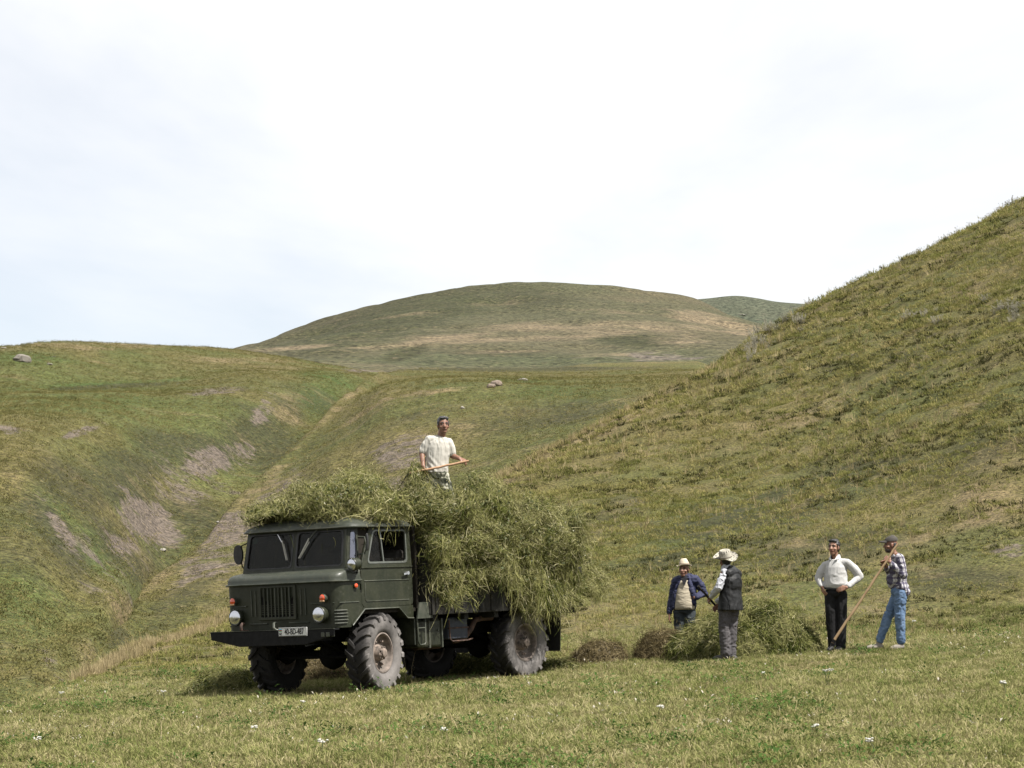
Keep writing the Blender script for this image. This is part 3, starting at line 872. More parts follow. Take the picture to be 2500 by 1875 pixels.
# doors
def door_pt(x, z, off=0.0):
    """door skin: flat below the belt, leaning in above"""
    y = 1.042 - max(0.0, z - 1.70) * 0.115
    return Vector((x, y + off, z))
def make_door(s):
    lo = MB()
    loop = [(0.385, 1.71), (0.392, 1.60), (0.392, 1.22), (0.36, 1.172), (0.31, 1.165), (-0.64, 1.165), (-0.69, 1.185), (-0.703, 1.24), (-0.703, 1.71)]
    lo.slab([door_pt(x, z) for x, z in loop], (0, 0.045, 0))
    out = [door_pt(x, z) for x, z in ((0.385, 1.712), (-0.703, 1.712), (-0.745, 2.262), (0.112, 2.262))]
    inn = [door_pt(x, z) for x, z in ((0.235, 1.770), (-0.600, 1.770), (-0.645, 2.212), (0.045, 2.212))]
    lo.frame(round_quad(*out, 0.03), round_quad(*inn, 0.06), (0, 0.04, 0))
    # belt step and pressed swages
    lo.bar(door_pt(0.38, 1.704, 0.004), door_pt(-0.70, 1.704, 0.004), 0.020, 0.022)
    if s < 0: lo = lo.mirrored()
    d = part(lo, 'door', M_PAINT, bev=0.008)
    for pts in ([(0.33, 1.523), (-0.62, 1.523)], [(0.315, 1.50), (0.315, 1.27), (0.295, 1.247), (-0.605, 1.247)]):
        sg = MB().tube([door_pt(x, z, 0.002) for x, z in pts], 0.008, 5)
        if s < 0: sg = sg.mirrored()
        part(sg, 'pressed_bead', M_TRIM, d, smooth=60)
    wfm = MB()
    a = [door_pt(x, z, 0.006) for x, z in ((0.248, 1.758), (-0.612, 1.758), (-0.655, 2.222), (0.052, 2.222))]
    b = [door_pt(x, z, 0.006) for x, z in ((0.215, 1.784), (-0.588, 1.784), (-0.632, 2.200), (0.030, 2.200))]
    wfm.frame(round_quad(*a, 0.07), round_quad(*b, 0.05), (0, 0.02, 0))
    wfm.bar(door_pt(-0.105, 1.78, -0.006), door_pt(-0.105, 2.205, -0.006), 0.020, 0.024, (0, 1, 0))
    if s < 0: wfm = wfm.mirrored()
    part(wfm, 'window_surround', plain_mat('worn_window_surround', (0.16, 0.17, 0.15), 0.35, 0.4) if s > 0 else M_GASKET, d)
    g1 = MB(); g1.slab([door_pt(x, z, -0.016) for x, z in ((0.225, 1.775), (-0.10, 1.775), (-0.10, 2.207), (0.045, 2.207))], (0, 0.005, 0))
    if s < 0: g1 = g1.mirrored()
    part(g1, 'vent_window', M_GLASS, d)
    if s < 0:
        g2 = MB(); g2.slab([door_pt(x, z, -0.026) for x, z in ((-0.11, 1.775), (-0.598, 1.775), (-0.64, 2.207), (-0.11, 2.207))], (0, 0.005, 0))
        part(g2.mirrored(), 'window_pane', M_GLASS, d)
    else:                               # driver's window wound down most of the way
        g2 = MB(); g2.slab([door_pt(x, z, -0.026) for x, z in ((-0.11, 1.775), (-0.598, 1.775), (-0.602, 1.83), (-0.11, 1.83))], (0, 0.005, 0))
        part(g2, 'window_pane', M_GLASS, d)
    h = MB(); h.tube([door_pt(-0.58, 1.615, 0.0), door_pt(-0.58, 1.615, 0.035)], 0.026, 10); h.bar(door_pt(-0.58, 1.615, 0.035), door_pt(-0.47, 1.60, 0.038), 0.018, 0.026)
    if s < 0: h = h.mirrored()
    part(h, 'door_handle', M_CHROME, d, smooth=50)
    for z in (1.45, 1.62):
        hh = MB(); hh.tube([door_pt(0.398, z - 0.04, 0.012), door_pt(0.398, z + 0.04, 0.012)], 0.014, 8)
        if s < 0: hh = hh.mirrored()
        part(hh, 'hinge', M_PAINT, d, smooth=50)
    return d
make_door(1); make_door(-1)

# wheel arches under the doors, with the step lip behind
for s in (1, -1):
    ar = MB()
    prof = [(0.605, 0.93), (0.345, 1.142), (-0.373, 1.142), (-0.555, 0.992), (-0.70, 0.985)]
    g1 = [(x, 1.045, z) for x, z in prof]; g2 = [(x, 0.60, z + 0.005) for x, z in prof]
    ar.sheet([g1, g2])
    g3 = [(x, 1.045, z + 0.03) for x, z in prof]
    ar.sheet([g3, g1])
    ar.sheet([[(x, 1.050, z) for x, z in prof], [(x, 1.050, z + 0.022) for x, z in prof], [(x, 1.03, z + 0.022) for x, z in prof]])
    ar.box(-0.705, -0.698, 0.62, 1.05, 0.612, 0.985)
    ar.box(-0.698, 0.34, 1.0, 1.035, 1.142, 1.17)
    ar.slab([(-0.373, 1.04, 1.165), (-0.70, 1.04, 1.165), (-0.70, 1.04, 0.995), (-0.56, 1.04, 1.0)], (0, .03, 0))
    if s < 0: ar = ar.mirrored()
    aro = part(ar, 'wheel_arch', M_PAINT)
    tr = MB()
    tr.tube([(x, 1.052, z) for x, z in prof], 0.011, 6)
    tr.tube([(-0.702, 1.05, 0.985), (-0.70, 1.05, 0.615)], 0.011, 6)
    if s < 0: tr = tr.mirrored()
    part(tr, 'arch_edge', M_TRIM, aro, smooth=60)
    # louvres pressed into the side of the nose
    for k in range(5):
        z = 1.155 - k * 0.043
        lv = MB()
        sec = [(-0.01, 0.0), (0.016, -0.004), (0.020, -0.014), (-0.01, -0.022)]
        # follow the rounded corner of the nose
        kz = (z - 0.912) / 0.62
        half, xc, rd = 1.035 + 0.005 * kz, 0.885 + 0.015 * kz, 0.15
        path = [(0.69 if k in (1, 2, 3) else 0.705, half, 0.0, 1.0)] + [(xc - rd + rd * math.sin(t), half - rd + rd * math.cos(t), math.sin(t), math.cos(t)) for t in [R(a) for a in (0, 15, 30, 45, 58)]]
        lv.loft([[(x + nx * a, s * (y + ny * a), z + b) for a, b in sec] for x, y, nx, ny in path], True, True)
        part(lv, 'louvre', M_TRIM, nose_o)

# front panel: grille, lamps, hooks, bumper, plate
def xf(y): return 0.945 - 0.055 * (y / 0.9) ** 2
gb = MB()
gb.box(0.86, 0.935, -0.315, 0.315, 1.075, 1.490)
part(gb, 'grille_recess', M_DARK)
gr = MB()
gr.frame([(0.957, -0.345, 1.045), (0.957, 0.345, 1.045), (0.957, 0.345, 1.512), (0.957, -0.345, 1.512)],
         [(0.957, -0.300, 1.085), (0.957, 0.300, 1.085), (0.957, 0.300, 1.482), (0.957, -0.300, 1.482)], (0.03, 0, 0))
gro = part(gr, 'grille', M_PAINT, bev=0.006)
for k in range(8):
    y = -0.3 + 0.6 * (k + 1) / 9.0
    b = MB(); b.box(0.943, 0.962, y - 0.009, y + 0.009, 1.085, 1.482)
    part(b, 'grille_bar', M_TRIM if k % 2 else M_PAINT, gro)
for k in range(5):
    z = 1.125 + k * 0.030
    b = MB(); b.box(0.938, 0.949, -0.300, 0.300, z - 0.006, z + 0.006)
    part(b, 'grille_slat', M_PAINT, gro)
for s in (1, -1):                            # pressed swages either side of the grille and along the panel
    for pts in [[(xf(y) + 0.004, s * y, 1.46), (xf(y) + 0.004, s * y, 1.10)] for y in (0.42, 0.50)] + [
            [(xf(.98) - 0.01, s * 0.97, 1.245), (xf(.7) + 0.003, s * 0.70, 1.247), (xf(.55) + 0.003, s * 0.60, 1.247)],
            [(xf(.58) + 0.003, s * 0.55, 1.0), (xf(.3) + 0.003, s * 0.20, 1.0)], [(0.45, s * 1.040, 1.248), (0.85, s * 1.038, 1.248)]]:
        part(MB().tube(pts, 0.0085, 5), 'pressed_bead', M_TRIM, nose_o, smooth=60)
def lamp(name, y, z, r, depth, lensmat, x0=None, parent=truck, low=None, facing=None):
    x0 = xf(y) if x0 is None else x0
    h = MB()
    h.lathe([(-0.02, r * 0.92), (0.02, r * 0.95), (depth * 0.75, r * 1.06), (depth, r * 1.06), (depth + 0.012, r * 0.99), (depth + 0.010, r * 0.92), (depth * 0.8, r * 0.9)], 26, 'x')
    ho = part(h, name, M_PAINT if name != 'turn_signal' else M_TRIM, parent, smooth=40)
    ho.location = (x0, y, z)
    if facing: ho.rotation_euler = facing
    l = MB()
    prof = [(depth + 0.004 + 0.45 * r * math.cos(a) * (0.55 if name == 'headlight' else 1.0), r * 0.93 * math.sin(a)) for a in [k * math.pi / 2 / 7 for k in range(7, -1, -1)]]
    l.lathe(prof, 26, 'x')
    lo = part(l, 'lens', lensmat, ho, smooth=180)
    return ho
for s in (1, -1):
    hl = lamp('headlight', s * 0.775, 1.095, 0.112, 0.075, M_HEADLAMP)
    ts = lamp('turn_signal', s * 0.835, 1.318, 0.054, 0.055, M_ORANGE)
    lowl = MB(); lowl.box(0.058, 0.078, -0.040, 0.040, -0.052, -0.030)
    part(lowl, 'lower_lens', M_AMBERLOW, ts, bev=0.008)
    sm = lamp('side_marker', s * 1.030, 1.465, 0.034, 0.030, M_ORANGE, 0.515, facing=(0, 0, s * R(78)))
hk = MB()
hk.tube([(0.90, -0.60, 0.90), (1.0, -0.60, 0.905), (1.05, -0.60, 0.93), (1.045, -0.60, 0.985), (1.02, -0.60, 1.01), (0.99, -0.60, 1.005)], 0.022, 8)
part(hk, 'tow_hook', M_RUST, smooth=60)
hk = MB()
hk.tube([(0.90, 0.10, 0.905), (1.05, 0.06, 0.905), (1.06, 0.02, 0.94), (1.03, 0.0, 1.0), (1.0, 0.02, 1.01)], 0.020, 8)
part(hk, 'tow_hook', M_TRIM, smooth=60)
bp_ = MB()
face = [(-1.163, 0.905), (-1.145, 0.800), (-0.615, 0.695), (0.615, 0.700), (1.12, 0.815), (1.14, 0.905)]
bp_.slab([(1.085, y, z) for y, z in face], (0.025, 0, 0))
bp_.slab([(1.085, -1.163, 0.905), (1.085, 1.14, 0.905), (0.93, 1.10, 0.905), (0.93, -1.13, 0.905)], (0, 0, 0.02))
bpo = part(bp_, 'bumper', M_BLACK, bev=0.008)
be = MB(); be.bar((1.075, -1.15, 0.908), (1.075, 1.13, 0.908), 0.03, 0.006)
part(be, 'bumper_top_edge', M_TRIM, bpo)
for y in (-0.62, 0.62):
    br = MB(); br.box(0.60, 1.06, y - 0.05, y + 0.05, 0.74, 0.88)
    part(br, 'bumper_bracket', M_DARK, bpo)
for y in (0.93, 1.02):
    br = MB(); br.box(0.98, 1.094, y - 0.025, y + 0.04, 0.80, 0.86)
    part(br, 'bumper_cleat', M_TRIM, bpo, bev=0.006)

def text_mesh(s, name, mat, parent, size, loc, sx=0.8, bold=0.0, depth=0.002):
    c = bpy.data.curves.new(name, 'FONT')
    c.body = s; c.size = size; c.extrude = depth; c.offset = bold
    c.align_x = 'CENTER'; c.align_y = 'CENTER'
    t = bpy.data.objects.new(name, c)
    dg = bpy.context.evaluated_depsgraph_get()
    COL.objects.link(t)
    dg.update()
    me = bpy.data.meshes.new_from_object(t.evaluated_get(dg))
    bpy.data.objects.remove(t)
    co = np.empty(len(me.vertices) * 3, np.float32)
    me.vertices.foreach_get('co', co)
    co = co.reshape(-1, 3)
    # text plane -> truck's front: text x runs along +y (left), text y up, text z forward
    w = np.stack([loc[0] + co[:, 2], loc[1] + co[:, 0] * sx, loc[2] + co[:, 1]], 1)
    me.vertices.foreach_set('co', w.astype(np.float32).ravel())
    me.update()
    me.materials.clear()
    return link(name, me, mat, parent)
M_PLATE = plain_mat('white_plate_enamel', (0.72, 0.72, 0.70), 0.45, var=0.12)
pl = MB(); pl.slab([(1.100, y, z) for y, z in ((0.140, 0.822), (0.662, 0.822), (0.662, 0.938), (0.140, 0.938))], (0.012, 0, 0))
plate = part(pl, 'number_plate', M_PLATE, bev=0.003)
plate['label'] = 'white number plate reading 40-BD-487'
bk = MB(); bk.frame([(1.103, 0.143, 0.825), (1.103, 0.659, 0.825), (1.103, 0.659, 0.935), (1.103, 0.143, 0.935)],
                    [(1.103, 0.149, 0.831), (1.103, 0.653, 0.831), (1.103, 0.653, 0.929), (1.103, 0.149, 0.929)], (0.002, 0, 0))
M_INK = plain_mat('black_plate_ink', (0.008, 0.008, 0.009), 0.5)
part(bk, 'plate_border', M_INK, plate)
text_mesh('40-BD-487', 'lettering', M_INK, plate, 0.112, (1.102, 0.432, 0.880), 0.70, 0.0013)
text_mesh('AZ', 'country_letters', M_INK, plate, 0.045, (1.102, 0.183, 0.856), 0.8, 0.001)
for k, c in enumerate(((0.02, 0.30, 0.06), (0.5, 0.03, 0.04), (0.05, 0.45, 0.65))):
    fl = MB(); fl.slab([(1.1025, y, z) for y, z in ((0.160, 0.888 + k * 0.011), (0.208, 0.888 + k * 0.011), (0.208, 0.899 + k * 0.011), (0.160, 0.899 + k * 0.011))], (0.002, 0, 0))
    part(fl, 'flag_stripe', plain_mat('flag_print', c, 0.5, var=0.05), plate)
sk = MB(); sk.slab([ws(y, z) + Vector((-0.020, 0, 0)) for y, z in ((-0.845, 2.115), (-0.735, 2.115), (-0.735, 2.190), (-0.845, 2.190))], (0.002, 0, 0))
part(sk, 'windscreen_sticker', plain_mat('teal_sticker', (0.01, 0.30, 0.23), 0.5, var=0.3, sc=40))
pe = MB()
for y, w, l in ((-0.30, 0.022, 0.13), (-0.20, 0.045, 0.12)):
    pe.slab([Vector((0.44, y - w / 2, 2.20)), Vector((0.44, y + w / 2, 2.20)), Vector((0.44, y, 2.20 - l))], (0.003, 0, 0))
part(pe, 'hanging_pennant', plain_mat('cream_pennant', (0.55, 0.52, 0.42), 0.8))

# wipers hung from the top of the windscreen
for (p0, p1, p2) in ((((-0.370, 2.285)), (-0.225, 2.11), (-0.115, 1.86)), ((0.440, 2.285), (0.275, 2.12), (0.115, 1.875))):
    a, b, c = (ws(*p0) + Vector((0.035, 0, 0)), ws(*p1) + Vector((0.035, 0, 0)), ws(*p2) + Vector((0.03, 0, 0)))
    w = MB(); w.tube([a + Vector((-0.03, 0, 0.02)), a, b], 0.008, 6)
    wo = part(w, 'wiper_arm', M_CHROME if p0[0] < 0 else M_TRIM, smooth=60)
    w2 = MB(); w2.bar(b + Vector((0.0, 0.004, 0.02)), c, 0.010, 0.016)
    w2.bar(b.lerp(c, .1) + Vector((-.012, 0.018, 0)), c + Vector((-.012, 0.010, 0)), 0.006, 0.014)
    part(w2, 'wiper_blade', plain_mat('pale_wiper_steel', (0.55, 0.53, 0.47), 0.4, 0.3), wo)

# mirrors, spot lamp
mr = MB()
mr.loft([[(0.46 + dx, -1.155 + 0.085 * math.cos(t), 1.975 + 0.14 * math.sin(t)) for t in [k * 2 * math.pi / 18 for k in range(18)]] for dx in (0.0, 0.03)], True, True)
mo = part(mr, 'mirror', M_GASKET, smooth=40)
ma = MB(); ma.tube([(0.42, -1.0, 2.14), (0.46, -1.10, 2.10), (0.47, -1.13, 1.97), (0.46, -1.10, 1.80), (0.42, -1.02, 1.72)], 0.010, 6)
part(ma, 'mirror_arm', M_DARK, mo, smooth=60)
mr = MB()
mr.loft([[(0.36 + dx, 1.16 + 0.020 * math.cos(t), 2.05 + 0.12 * math.sin(t)) for t in [k * 2 * math.pi / 18 for k in range(18)]] for dx in (0.0, 0.03)], True, True)
mo = part(mr, 'mirror', M_GASKET, smooth=40)
ma = MB(); ma.tube([(0.40, 1.02, 2.13), (0.40, 1.14, 2.12), (0.38, 1.165, 1.98), (0.39, 1.12, 1.90), (0.40, 1.03, 1.88)], 0.010, 6)
ma.box(0.36, 0.42, 1.03, 1.12, 1.885, 1.905)
part(ma, 'mirror_arm', M_TRIM, mo, smooth=60)
sp = lamp('spotlight', 1.115, 1.760, 0.088, 0.085, M_HEADLAMP, 0.555, facing=(0, R(8), R(-6)))
sb = MB(); sb.lathe([(-0.075, 0.012), (-0.07, 0.035), (-0.04, 0.065), (-0.018, 0.082)], 22, 'x')
part(sb, 'shell_back', M_BLACK, sp, smooth=60)
sbk = MB(); sbk.tube([(0.0, 0, -0.085), (-0.03, -0.05, -0.12), (-0.08, -0.09, -0.13)], 0.012, 6)
part(sbk, 'bracket', M_BLACK, sp, smooth=60)

# wheels
def tyre_mesh():
    t = MB()
    prof = [(0.10, 0.262), (0.125, 0.275), (0.150, 0.305), (0.168, 0.35), (0.172, 0.40), (0.168, 0.445), (0.160, 0.485), (0.140, 0.506), (0.08, 0.518), (0.0, 0.522)]
    full = prof + [(-a, r) for a, r in reversed(prof[:-1])]
    t.lathe(full, 56, 'y')
    n = 19
    for side in (1, -1):
        for k in range(n):
            th0 = 2 * math.pi * (k + (0.5 if side < 0 else 0)) / n
            path = [(0.012, 0.524, 0.0), (0.075, 0.524, 0.11), (0.135, 0.512, 0.20), (0.164, 0.490, 0.235), (0.174, 0.448, 0.25)]
            hts = [0.032, 0.034, 0.034, 0.026, 0.006]
            wds = [0.030, 0.033, 0.038, 0.040, 0.036]
            rings = []
            for (y, r, dt), h, w in zip(path, hts, wds):
                th = th0 + dt
                q = []
                nrm_y = 0.0 if y < 0.12 else (0.35 if y < 0.15 else (0.7 if y < 0.17 else 0.97))
                nr = math.sqrt(1 - nrm_y ** 2)
                for wi, hi in ((-1, -0.4), (1, -0.4), (0.72, 1), (-0.72, 1)):
                    rr = r + h * hi * nr
                    yy = y + h * hi * nrm_y
                    tt = th + wi * w / 0.52
                    q.append((rr * math.cos(tt), side * yy, rr * math.sin(tt)))
                rings.append(q)
            t.loft(rings, True, True)
    return t
def make_wheel(name_loc, out=1, steer=0.0, spin=0.0):
    r = MB()
    r.lathe([(0.118, 0.272), (0.128, 0.268), (0.126, 0.252), (0.105, 0.246), (0.06, 0.240), (0.035, 0.215), (0.020, 0.150), (0.018, 0.05)], 40, 'y')
    r.lathe([(0.112, 0.285), (0.135, 0.280), (0.138, 0.262), (0.118, 0.256)], 40, 'y')
    r.lathe([(-0.13, 0.27), (-0.12, 0.25), (0.0, 0.24), (0.02, 0.15), (0.0, 0.0)], 40, 'y')
    w = r.build('wheel', M_RIM, truck, 40)
    t = tyre_mesh().build('tyre', M_TYRE, w, 35)
    h = MB()
    h.lathe([(0.0, 0.150), (0.040, 0.145), (0.045, 0.118), (0.10, 0.105), (0.125, 0.095), (0.130, 0.070), (0.165, 0.062), (0.172, 0.050), (0.172, 0.0)], 24, 'y')
    ho = h.build('hub', M_HUB, w, 40)
    for k in range(6):
        a = 2 * math.pi * k / 6 + 0.3
        b = MB()
        b.lathe([(0.015, 0.0), (0.015, 0.024), (0.055, 0.024), (0.058, 0.016), (0.085, 0.014), (0.087, 0.0)], 6, 'y', c=(0.178 * math.cos(a), 0, 0.178 * math.sin(a)))
        b.build('wheel_nut', M_HUB, w, 30)
    for k in range(8):
        a = 2 * math.pi * k / 8
        b = MB()
        b.lathe([(0.10, 0.0), (0.10, 0.013), (0.145, 0.013), (0.147, 0.0)], 6, 'y', c=(0.082 * math.cos(a), 0, 0.082 * math.sin(a)))
        b.build('hub_bolt', M_HUB, w, 30)
    w.location = name_loc
    w.rotation_euler = (0, R(spin), R(steer) + (0 if out > 0 else math.pi))
    return w
make_wheel((0.0, 0.90, 0.535), 1, 11.0, 17)
make_wheel((0.0, -0.90, 0.535), -1, 11.0, 40)
make_wheel((-3.3, 0.875, 0.535), 1, 0, 65)
make_wheel((-3.3, -0.875, 0.535), -1, 0, 5)

# chassis, axles, springs, boxes
ch = MB()
for y in (0.42, -0.42):
    ch.box(-4.50, 0.95, y - 0.035, y + 0.035, 0.70, 0.90)
for x in (-4.45, -3.0, -1.6, -0.6, 0.6):
    ch.box(x - 0.04, x + 0.04, -0.40, 0.40, 0.72, 0.86)
part(ch, 'chassis_frame', M_DARK)
for xa in (0.0, -3.3):
    ax = MB()
    ax.tube([(xa, -0.80, 0.535), (xa, 0.80, 0.535)], 0.062, 12)
    ax.lathe([(-0.19, 0.0), (-0.17, 0.10), (-0.10, 0.18), (0.0, 0.215), (0.10, 0.18), (0.17, 0.10), (0.19, 0.0)], 20, 'y', c=(xa, 0.14, 0.53))
    ax.tube([(xa, 0.14, 0.54), (xa - 0.32 if xa == 0 else xa + 0.32, 0.12, 0.58)], [0.14, 0.07], 12)
    for s in (1, -1):
        ax.lathe([(-0.09, 0.0), (-0.08, 0.10), (0.0, 0.135), (0.08, 0.10), (0.09, 0.0)], 16, 'y', c=(xa, s * 0.72, 0.535))
    part(ax, 'axle', M_DARK, smooth=50)
    for s in (1, -1):
        lf = MB()
        for k in range(6):
            L = 0.62 - k * 0.085
            pts = [(xa + L * t, s * 0.46, 0.63 + k * -0.016 + 0.10 * (t * t) * (L / 0.62)) for t in (-1, -0.66, -0.33, 0, 0.33, 0.66, 1)]
            for a, b in zip(pts[:-1], pts[1:]):
                lf.bar(a, b, 0.075, 0.013)
        part(lf, 'leaf_spring', M_DARK)
ds = MB(); ds.tube([(-0.3, 0.1, 0.60), (-3.0, 0.1, 0.58)], 0.045, 10)
ds.box(-1.7, -1.15, -0.25, 0.30, 0.50, 0.78)
part(ds, 'drive_shaft', M_DARK, smooth=40)
st = MB(); st.tube([(0.2, -0.75, 0.50), (0.2, 0.75, 0.50)], 0.022, 8)
part(st, 'track_rod', M_DARK, smooth=60)
tank = MB(); tank.box(-1.32, -0.80, 0.62, 1.02, 0.565, 0.95)
to = part(tank, 'fuel_tank', M_PAINT, bev=0.03)
tk = MB(); tk.box(-1.34, -1.31, 0.61, 1.035, 0.555, 0.96); tk.box(-1.06, -1.03, 0.61, 1.035, 0.555, 0.96)
tk.tube([(-1.24, 1.02, 0.80), (-1.24, 1.035, 0.80)], 0.014, 8)
part(tk, 'tank_strap', M_TRIM, to)
lp = MB()
lp.tube([(-0.71, 1.09, 0.985), (-0.715, 1.095, 0.66), (-0.735, 1.095, 0.618), (-0.77, 1.095, 0.606), (-0.85, 1.095, 0.612), (-0.878, 1.095, 0.64), (-0.885, 1.09, 0.985)], 0.013, 8)
lp.tube([(-0.705, 1.09, 0.842), (-0.885, 1.09, 0.842)], 0.010, 6)
part(lp, 'step_loop', M_TRIM, smooth=60)
bx = MB(); bx.box(-2.0, -1.55, 0.55, 0.96, 0.655, 0.96)
bo = part(bx, 'tool_box', M_BOX, bev=0.015)
bl = MB(); bl.box(-2.005, -1.545, 0.955, 0.972, 0.80, 0.822)
part(bl, 'lid_edge', M_RUST, bo)
bs = MB(); bs.tube([(-1.55, 0.98, 0.93), (-1.55, 0.99, 0.66), (-1.60, 0.99, 0.625), (-1.95, 0.99, 0.625), (-2.06, 0.99, 0.645)], 0.012, 6)
part(bs, 'box_bracket', M_RUST, bo, smooth=60)
ex = MB(); ex.tube([(-1.95, 0.72, 0.62), (-2.10, 0.80, 0.645), (-2.22, 0.84, 0.78), (-2.32, 0.84, 0.90), (-2.48, 0.84, 0.925), (-2.72, 0.84, 0.925)], 0.042, 10)
ex.lathe([(-2.0, 0.0), (-1.98, 0.09), (-1.45, 0.09), (-1.43, 0.0)], 14, 'x', c=(0, 0.42, 0.60))
part(ex, 'exhaust_pipe', M_RUST, smooth=50)
for s in (1, -1):
    mf = MB(); mf.slab([(-4.05, s * 0.68, 0.375), (-4.05, s * 1.075, 0.372), (-4.05, s * 1.115, 1.0), (-4.05, s * 0.68, 1.0)], (0.012, 0, 0))
    mfo = part(mf, 'mud_flap', M_FLAP)
    me_ = MB(); me_.bar((-4.056, s * 1.078, 0.372), (-4.056, s * 1.118, 1.0), 0.012, 0.012)
    part(me_, 'flap_edge', M_TRIM, mfo)

# bed: floor, side boards with ribs, head board, tail board
bed = MB(); bed.box(-4.58, -0.93, -1.15, 1.15, 1.03, 1.10)
for x in (-1.1, -1.8, -2.5, -3.9, -4.4):
    bed.box(x - 0.05, x + 0.05, -1.1, 1.1, 0.93, 1.03)
bedo = part(bed, 'cargo_bed', M_BED)
for s in (1, -1):
    sd = MB(); sd.box(-4.58, -0.95, s * 1.15, s * 1.18, 1.015, 1.62)
    for x in [-1.05 - 0.42 * k for k in range(9)]:
        sd.box(x - 0.035, x + 0.035, s * 1.17, s * 1.198, 1.03, 1.60)
    part(sd, 'side_board', M_BED, bedo, bev=0.006)
hb = MB(); hb.box(-0.95, -0.92, -1.15, 1.15, 1.03, 2.0); part(hb, 'head_board', M_BED, bedo)
tb = MB(); tb.box(-4.61, -4.58, -1.15, 1.15, 1.03, 1.62); part(tb, 'tail_board', M_BED, bedo)
fp = MB(); fp.slab([(-0.66, 1.14, 0.975), (-0.99, 1.14, 0.975), (-1.02, 1.14, 1.20), (-0.72, 1.14, 1.20)], (0, 0.02, 0))
part(fp, 'front_bracket_plate', M_TRIM)
rl_ = MB()
rl_.lathe([(0.0, 0.052), (0.03, 0.05), (0.034, 0.0)], 14, 'y', c=(-2.0, 1.185, 1.12))
part(rl_, 'side_reflector', M_BLACK)
# ------------------------------------------------------------------ people
def ball(c, r, rot=None, n=16):
    m = MB()
    rings = []
    c = Vector(c)
    M = rot or Matrix.Identity(3)
    for i in range(1, n // 2 + 3):
        t = math.pi * i / (n // 2 + 3)
        rings.append([c + M @ Vector((r[0] * math.sin(t) * math.cos(a), r[1] * math.sin(t) * math.sin(a), r[2] * math.cos(t))) for a in [2 * math.pi * k / n for k in range(n)]])
    return m.loft(rings, True, True)
def limb(pts, rad, n=12, flat=1.0):
    """rounded tapered tube through pts"""
    pts = [Vector(p) for p in pts]
    d0 = (pts[0] - pts[1]).normalized(); d1 = (pts[-1] - pts[-2]).normalized()
    P = [pts[0] + d0 * rad[0] * 0.86, pts[0] + d0 * rad[0] * 0.5] + pts + [pts[-1] + d1 * rad[-1] * 0.5, pts[-1] + d1 * rad[-1] * 0.86]
    Q = [rad[0] * 0.45, rad[0] * 0.86] + list(rad) + [rad[-1] * 0.86, rad[-1] * 0.45]
    return MB().tube(P, Q, n)
def fuse(parts, name, mat, parent, voxel=0.009, smooth=3, wrinkle=0.0, wscale=(0.06, 0.06, 0.12), seed=0, folds=None):
    """union of closed shapes as ONE continuous skin"""
    me = bpy.data.meshes.new(name)
    v, f = [], []
    for p in parts:
        b = len(v)
        v += p.v
        f += [tuple(b + i for i in q) for q in p.f]
    me.from_pydata(v, [], f)
    bm = bmesh.new(); bm.from_mesh(me); bmesh.ops.recalc_face_normals(bm, faces=bm.faces); bm.to_mesh(me); bm.free()
    t = bpy.data.objects.new(name + '_raw', me)
    COL.objects.link(t)
    r = t.modifiers.new('r', 'REMESH'); r.mode = 'VOXEL'; r.voxel_size = voxel; r.use_smooth_shade = True
    if smooth:
        s = t.modifiers.new('s', 'SMOOTH'); s.factor = 0.5; s.iterations = smooth
    dg = bpy.context.evaluated_depsgraph_get(); dg.update()
    out = bpy.data.meshes.new_from_object(t.evaluated_get(dg))
    bpy.data.objects.remove(t); bpy.data.meshes.remove(me)
    out.name = name
    if wrinkle:
        n = len(out.vertices)
        co = np.empty(n * 3, np.float32); out.vertices.foreach_get('co', co); co = co.reshape(-1, 3)
        no = np.empty(n * 3, np.float32); out.vertices.foreach_get('normal', no); no = no.reshape(-1, 3)
        q = co / (np.array(wscale) * 1.5)
        w = fbm(q + 0.6 * fbm(q * 0.5, 1, 2, seed + 9)[:, None], 1.0, 3, seed)
        w = 0.45 - np.abs(w) * 2.6          # sharp pulled folds with slack between them
        if folds is not None:
            w = w + folds(co)
        co = co + no * (w * wrinkle)[:, None]
        out.vertices.foreach_set('co', co.astype(np.float32).ravel())
        out.update()
    out.materials.clear()
    return link(name, out, mat, parent, 180)

def cloth(name, col, rough=0.85, var=0.18, sc=30.0, sheen=0.0, col2=None):
    m = Mat(name)
    p = m.obj()
    n = m.noise(p, sc, 4, 0.6)
    n2 = m.noise(p, 3.5, 3, 0.6)
    c2 = col2 or tuple(c * (1 - var) for c in col)
    c = m.mix(m.ramp(n2, 0.3, 0.7), col, c2)
    c = m.mix(m.ramp(n, 0.35, 0.75, 0, 0.35), c, tuple(k * 0.7 for k in c2))
    m.principled(c, rough, normal=m.bump(n, 0.25, 0.01), spec=0.2)
    return m.m
def mat_skin(name, col):
    m = Mat(name)
    p = m.obj()
    n = m.noise(p, 22.0, 3, 0.6)
    c = m.mix(m.ramp(n, 0.3, 0.7), col, (col[0] * 0.82, col[1] * 0.70, col[2] * 0.66))
    m.principled(c, 0.5, normal=m.bump(n, 0.1, 0.01), spec=0.35, Subsurface_Weight=0.08)
    return m.m
M_SKIN = mat_skin('weathered_skin', (0.235, 0.128, 0.085))
M_SKIN2 = mat_skin('tanned_skin', (0.290, 0.165, 0.112))
M_HAIR = plain_mat('black_hair', (0.012, 0.011, 0.011), 0.45, var=0.4, sc=60, bump=0.6)
M_GREYHAIR = plain_mat('greying_hair', (0.022, 0.021, 0.022), 0.45, var=0.4, sc=50, bump=0.6, col2=(0.06, 0.06, 0.062))
M_EYE = plain_mat('dark_eye', (0.012, 0.009, 0.008), 0.3)
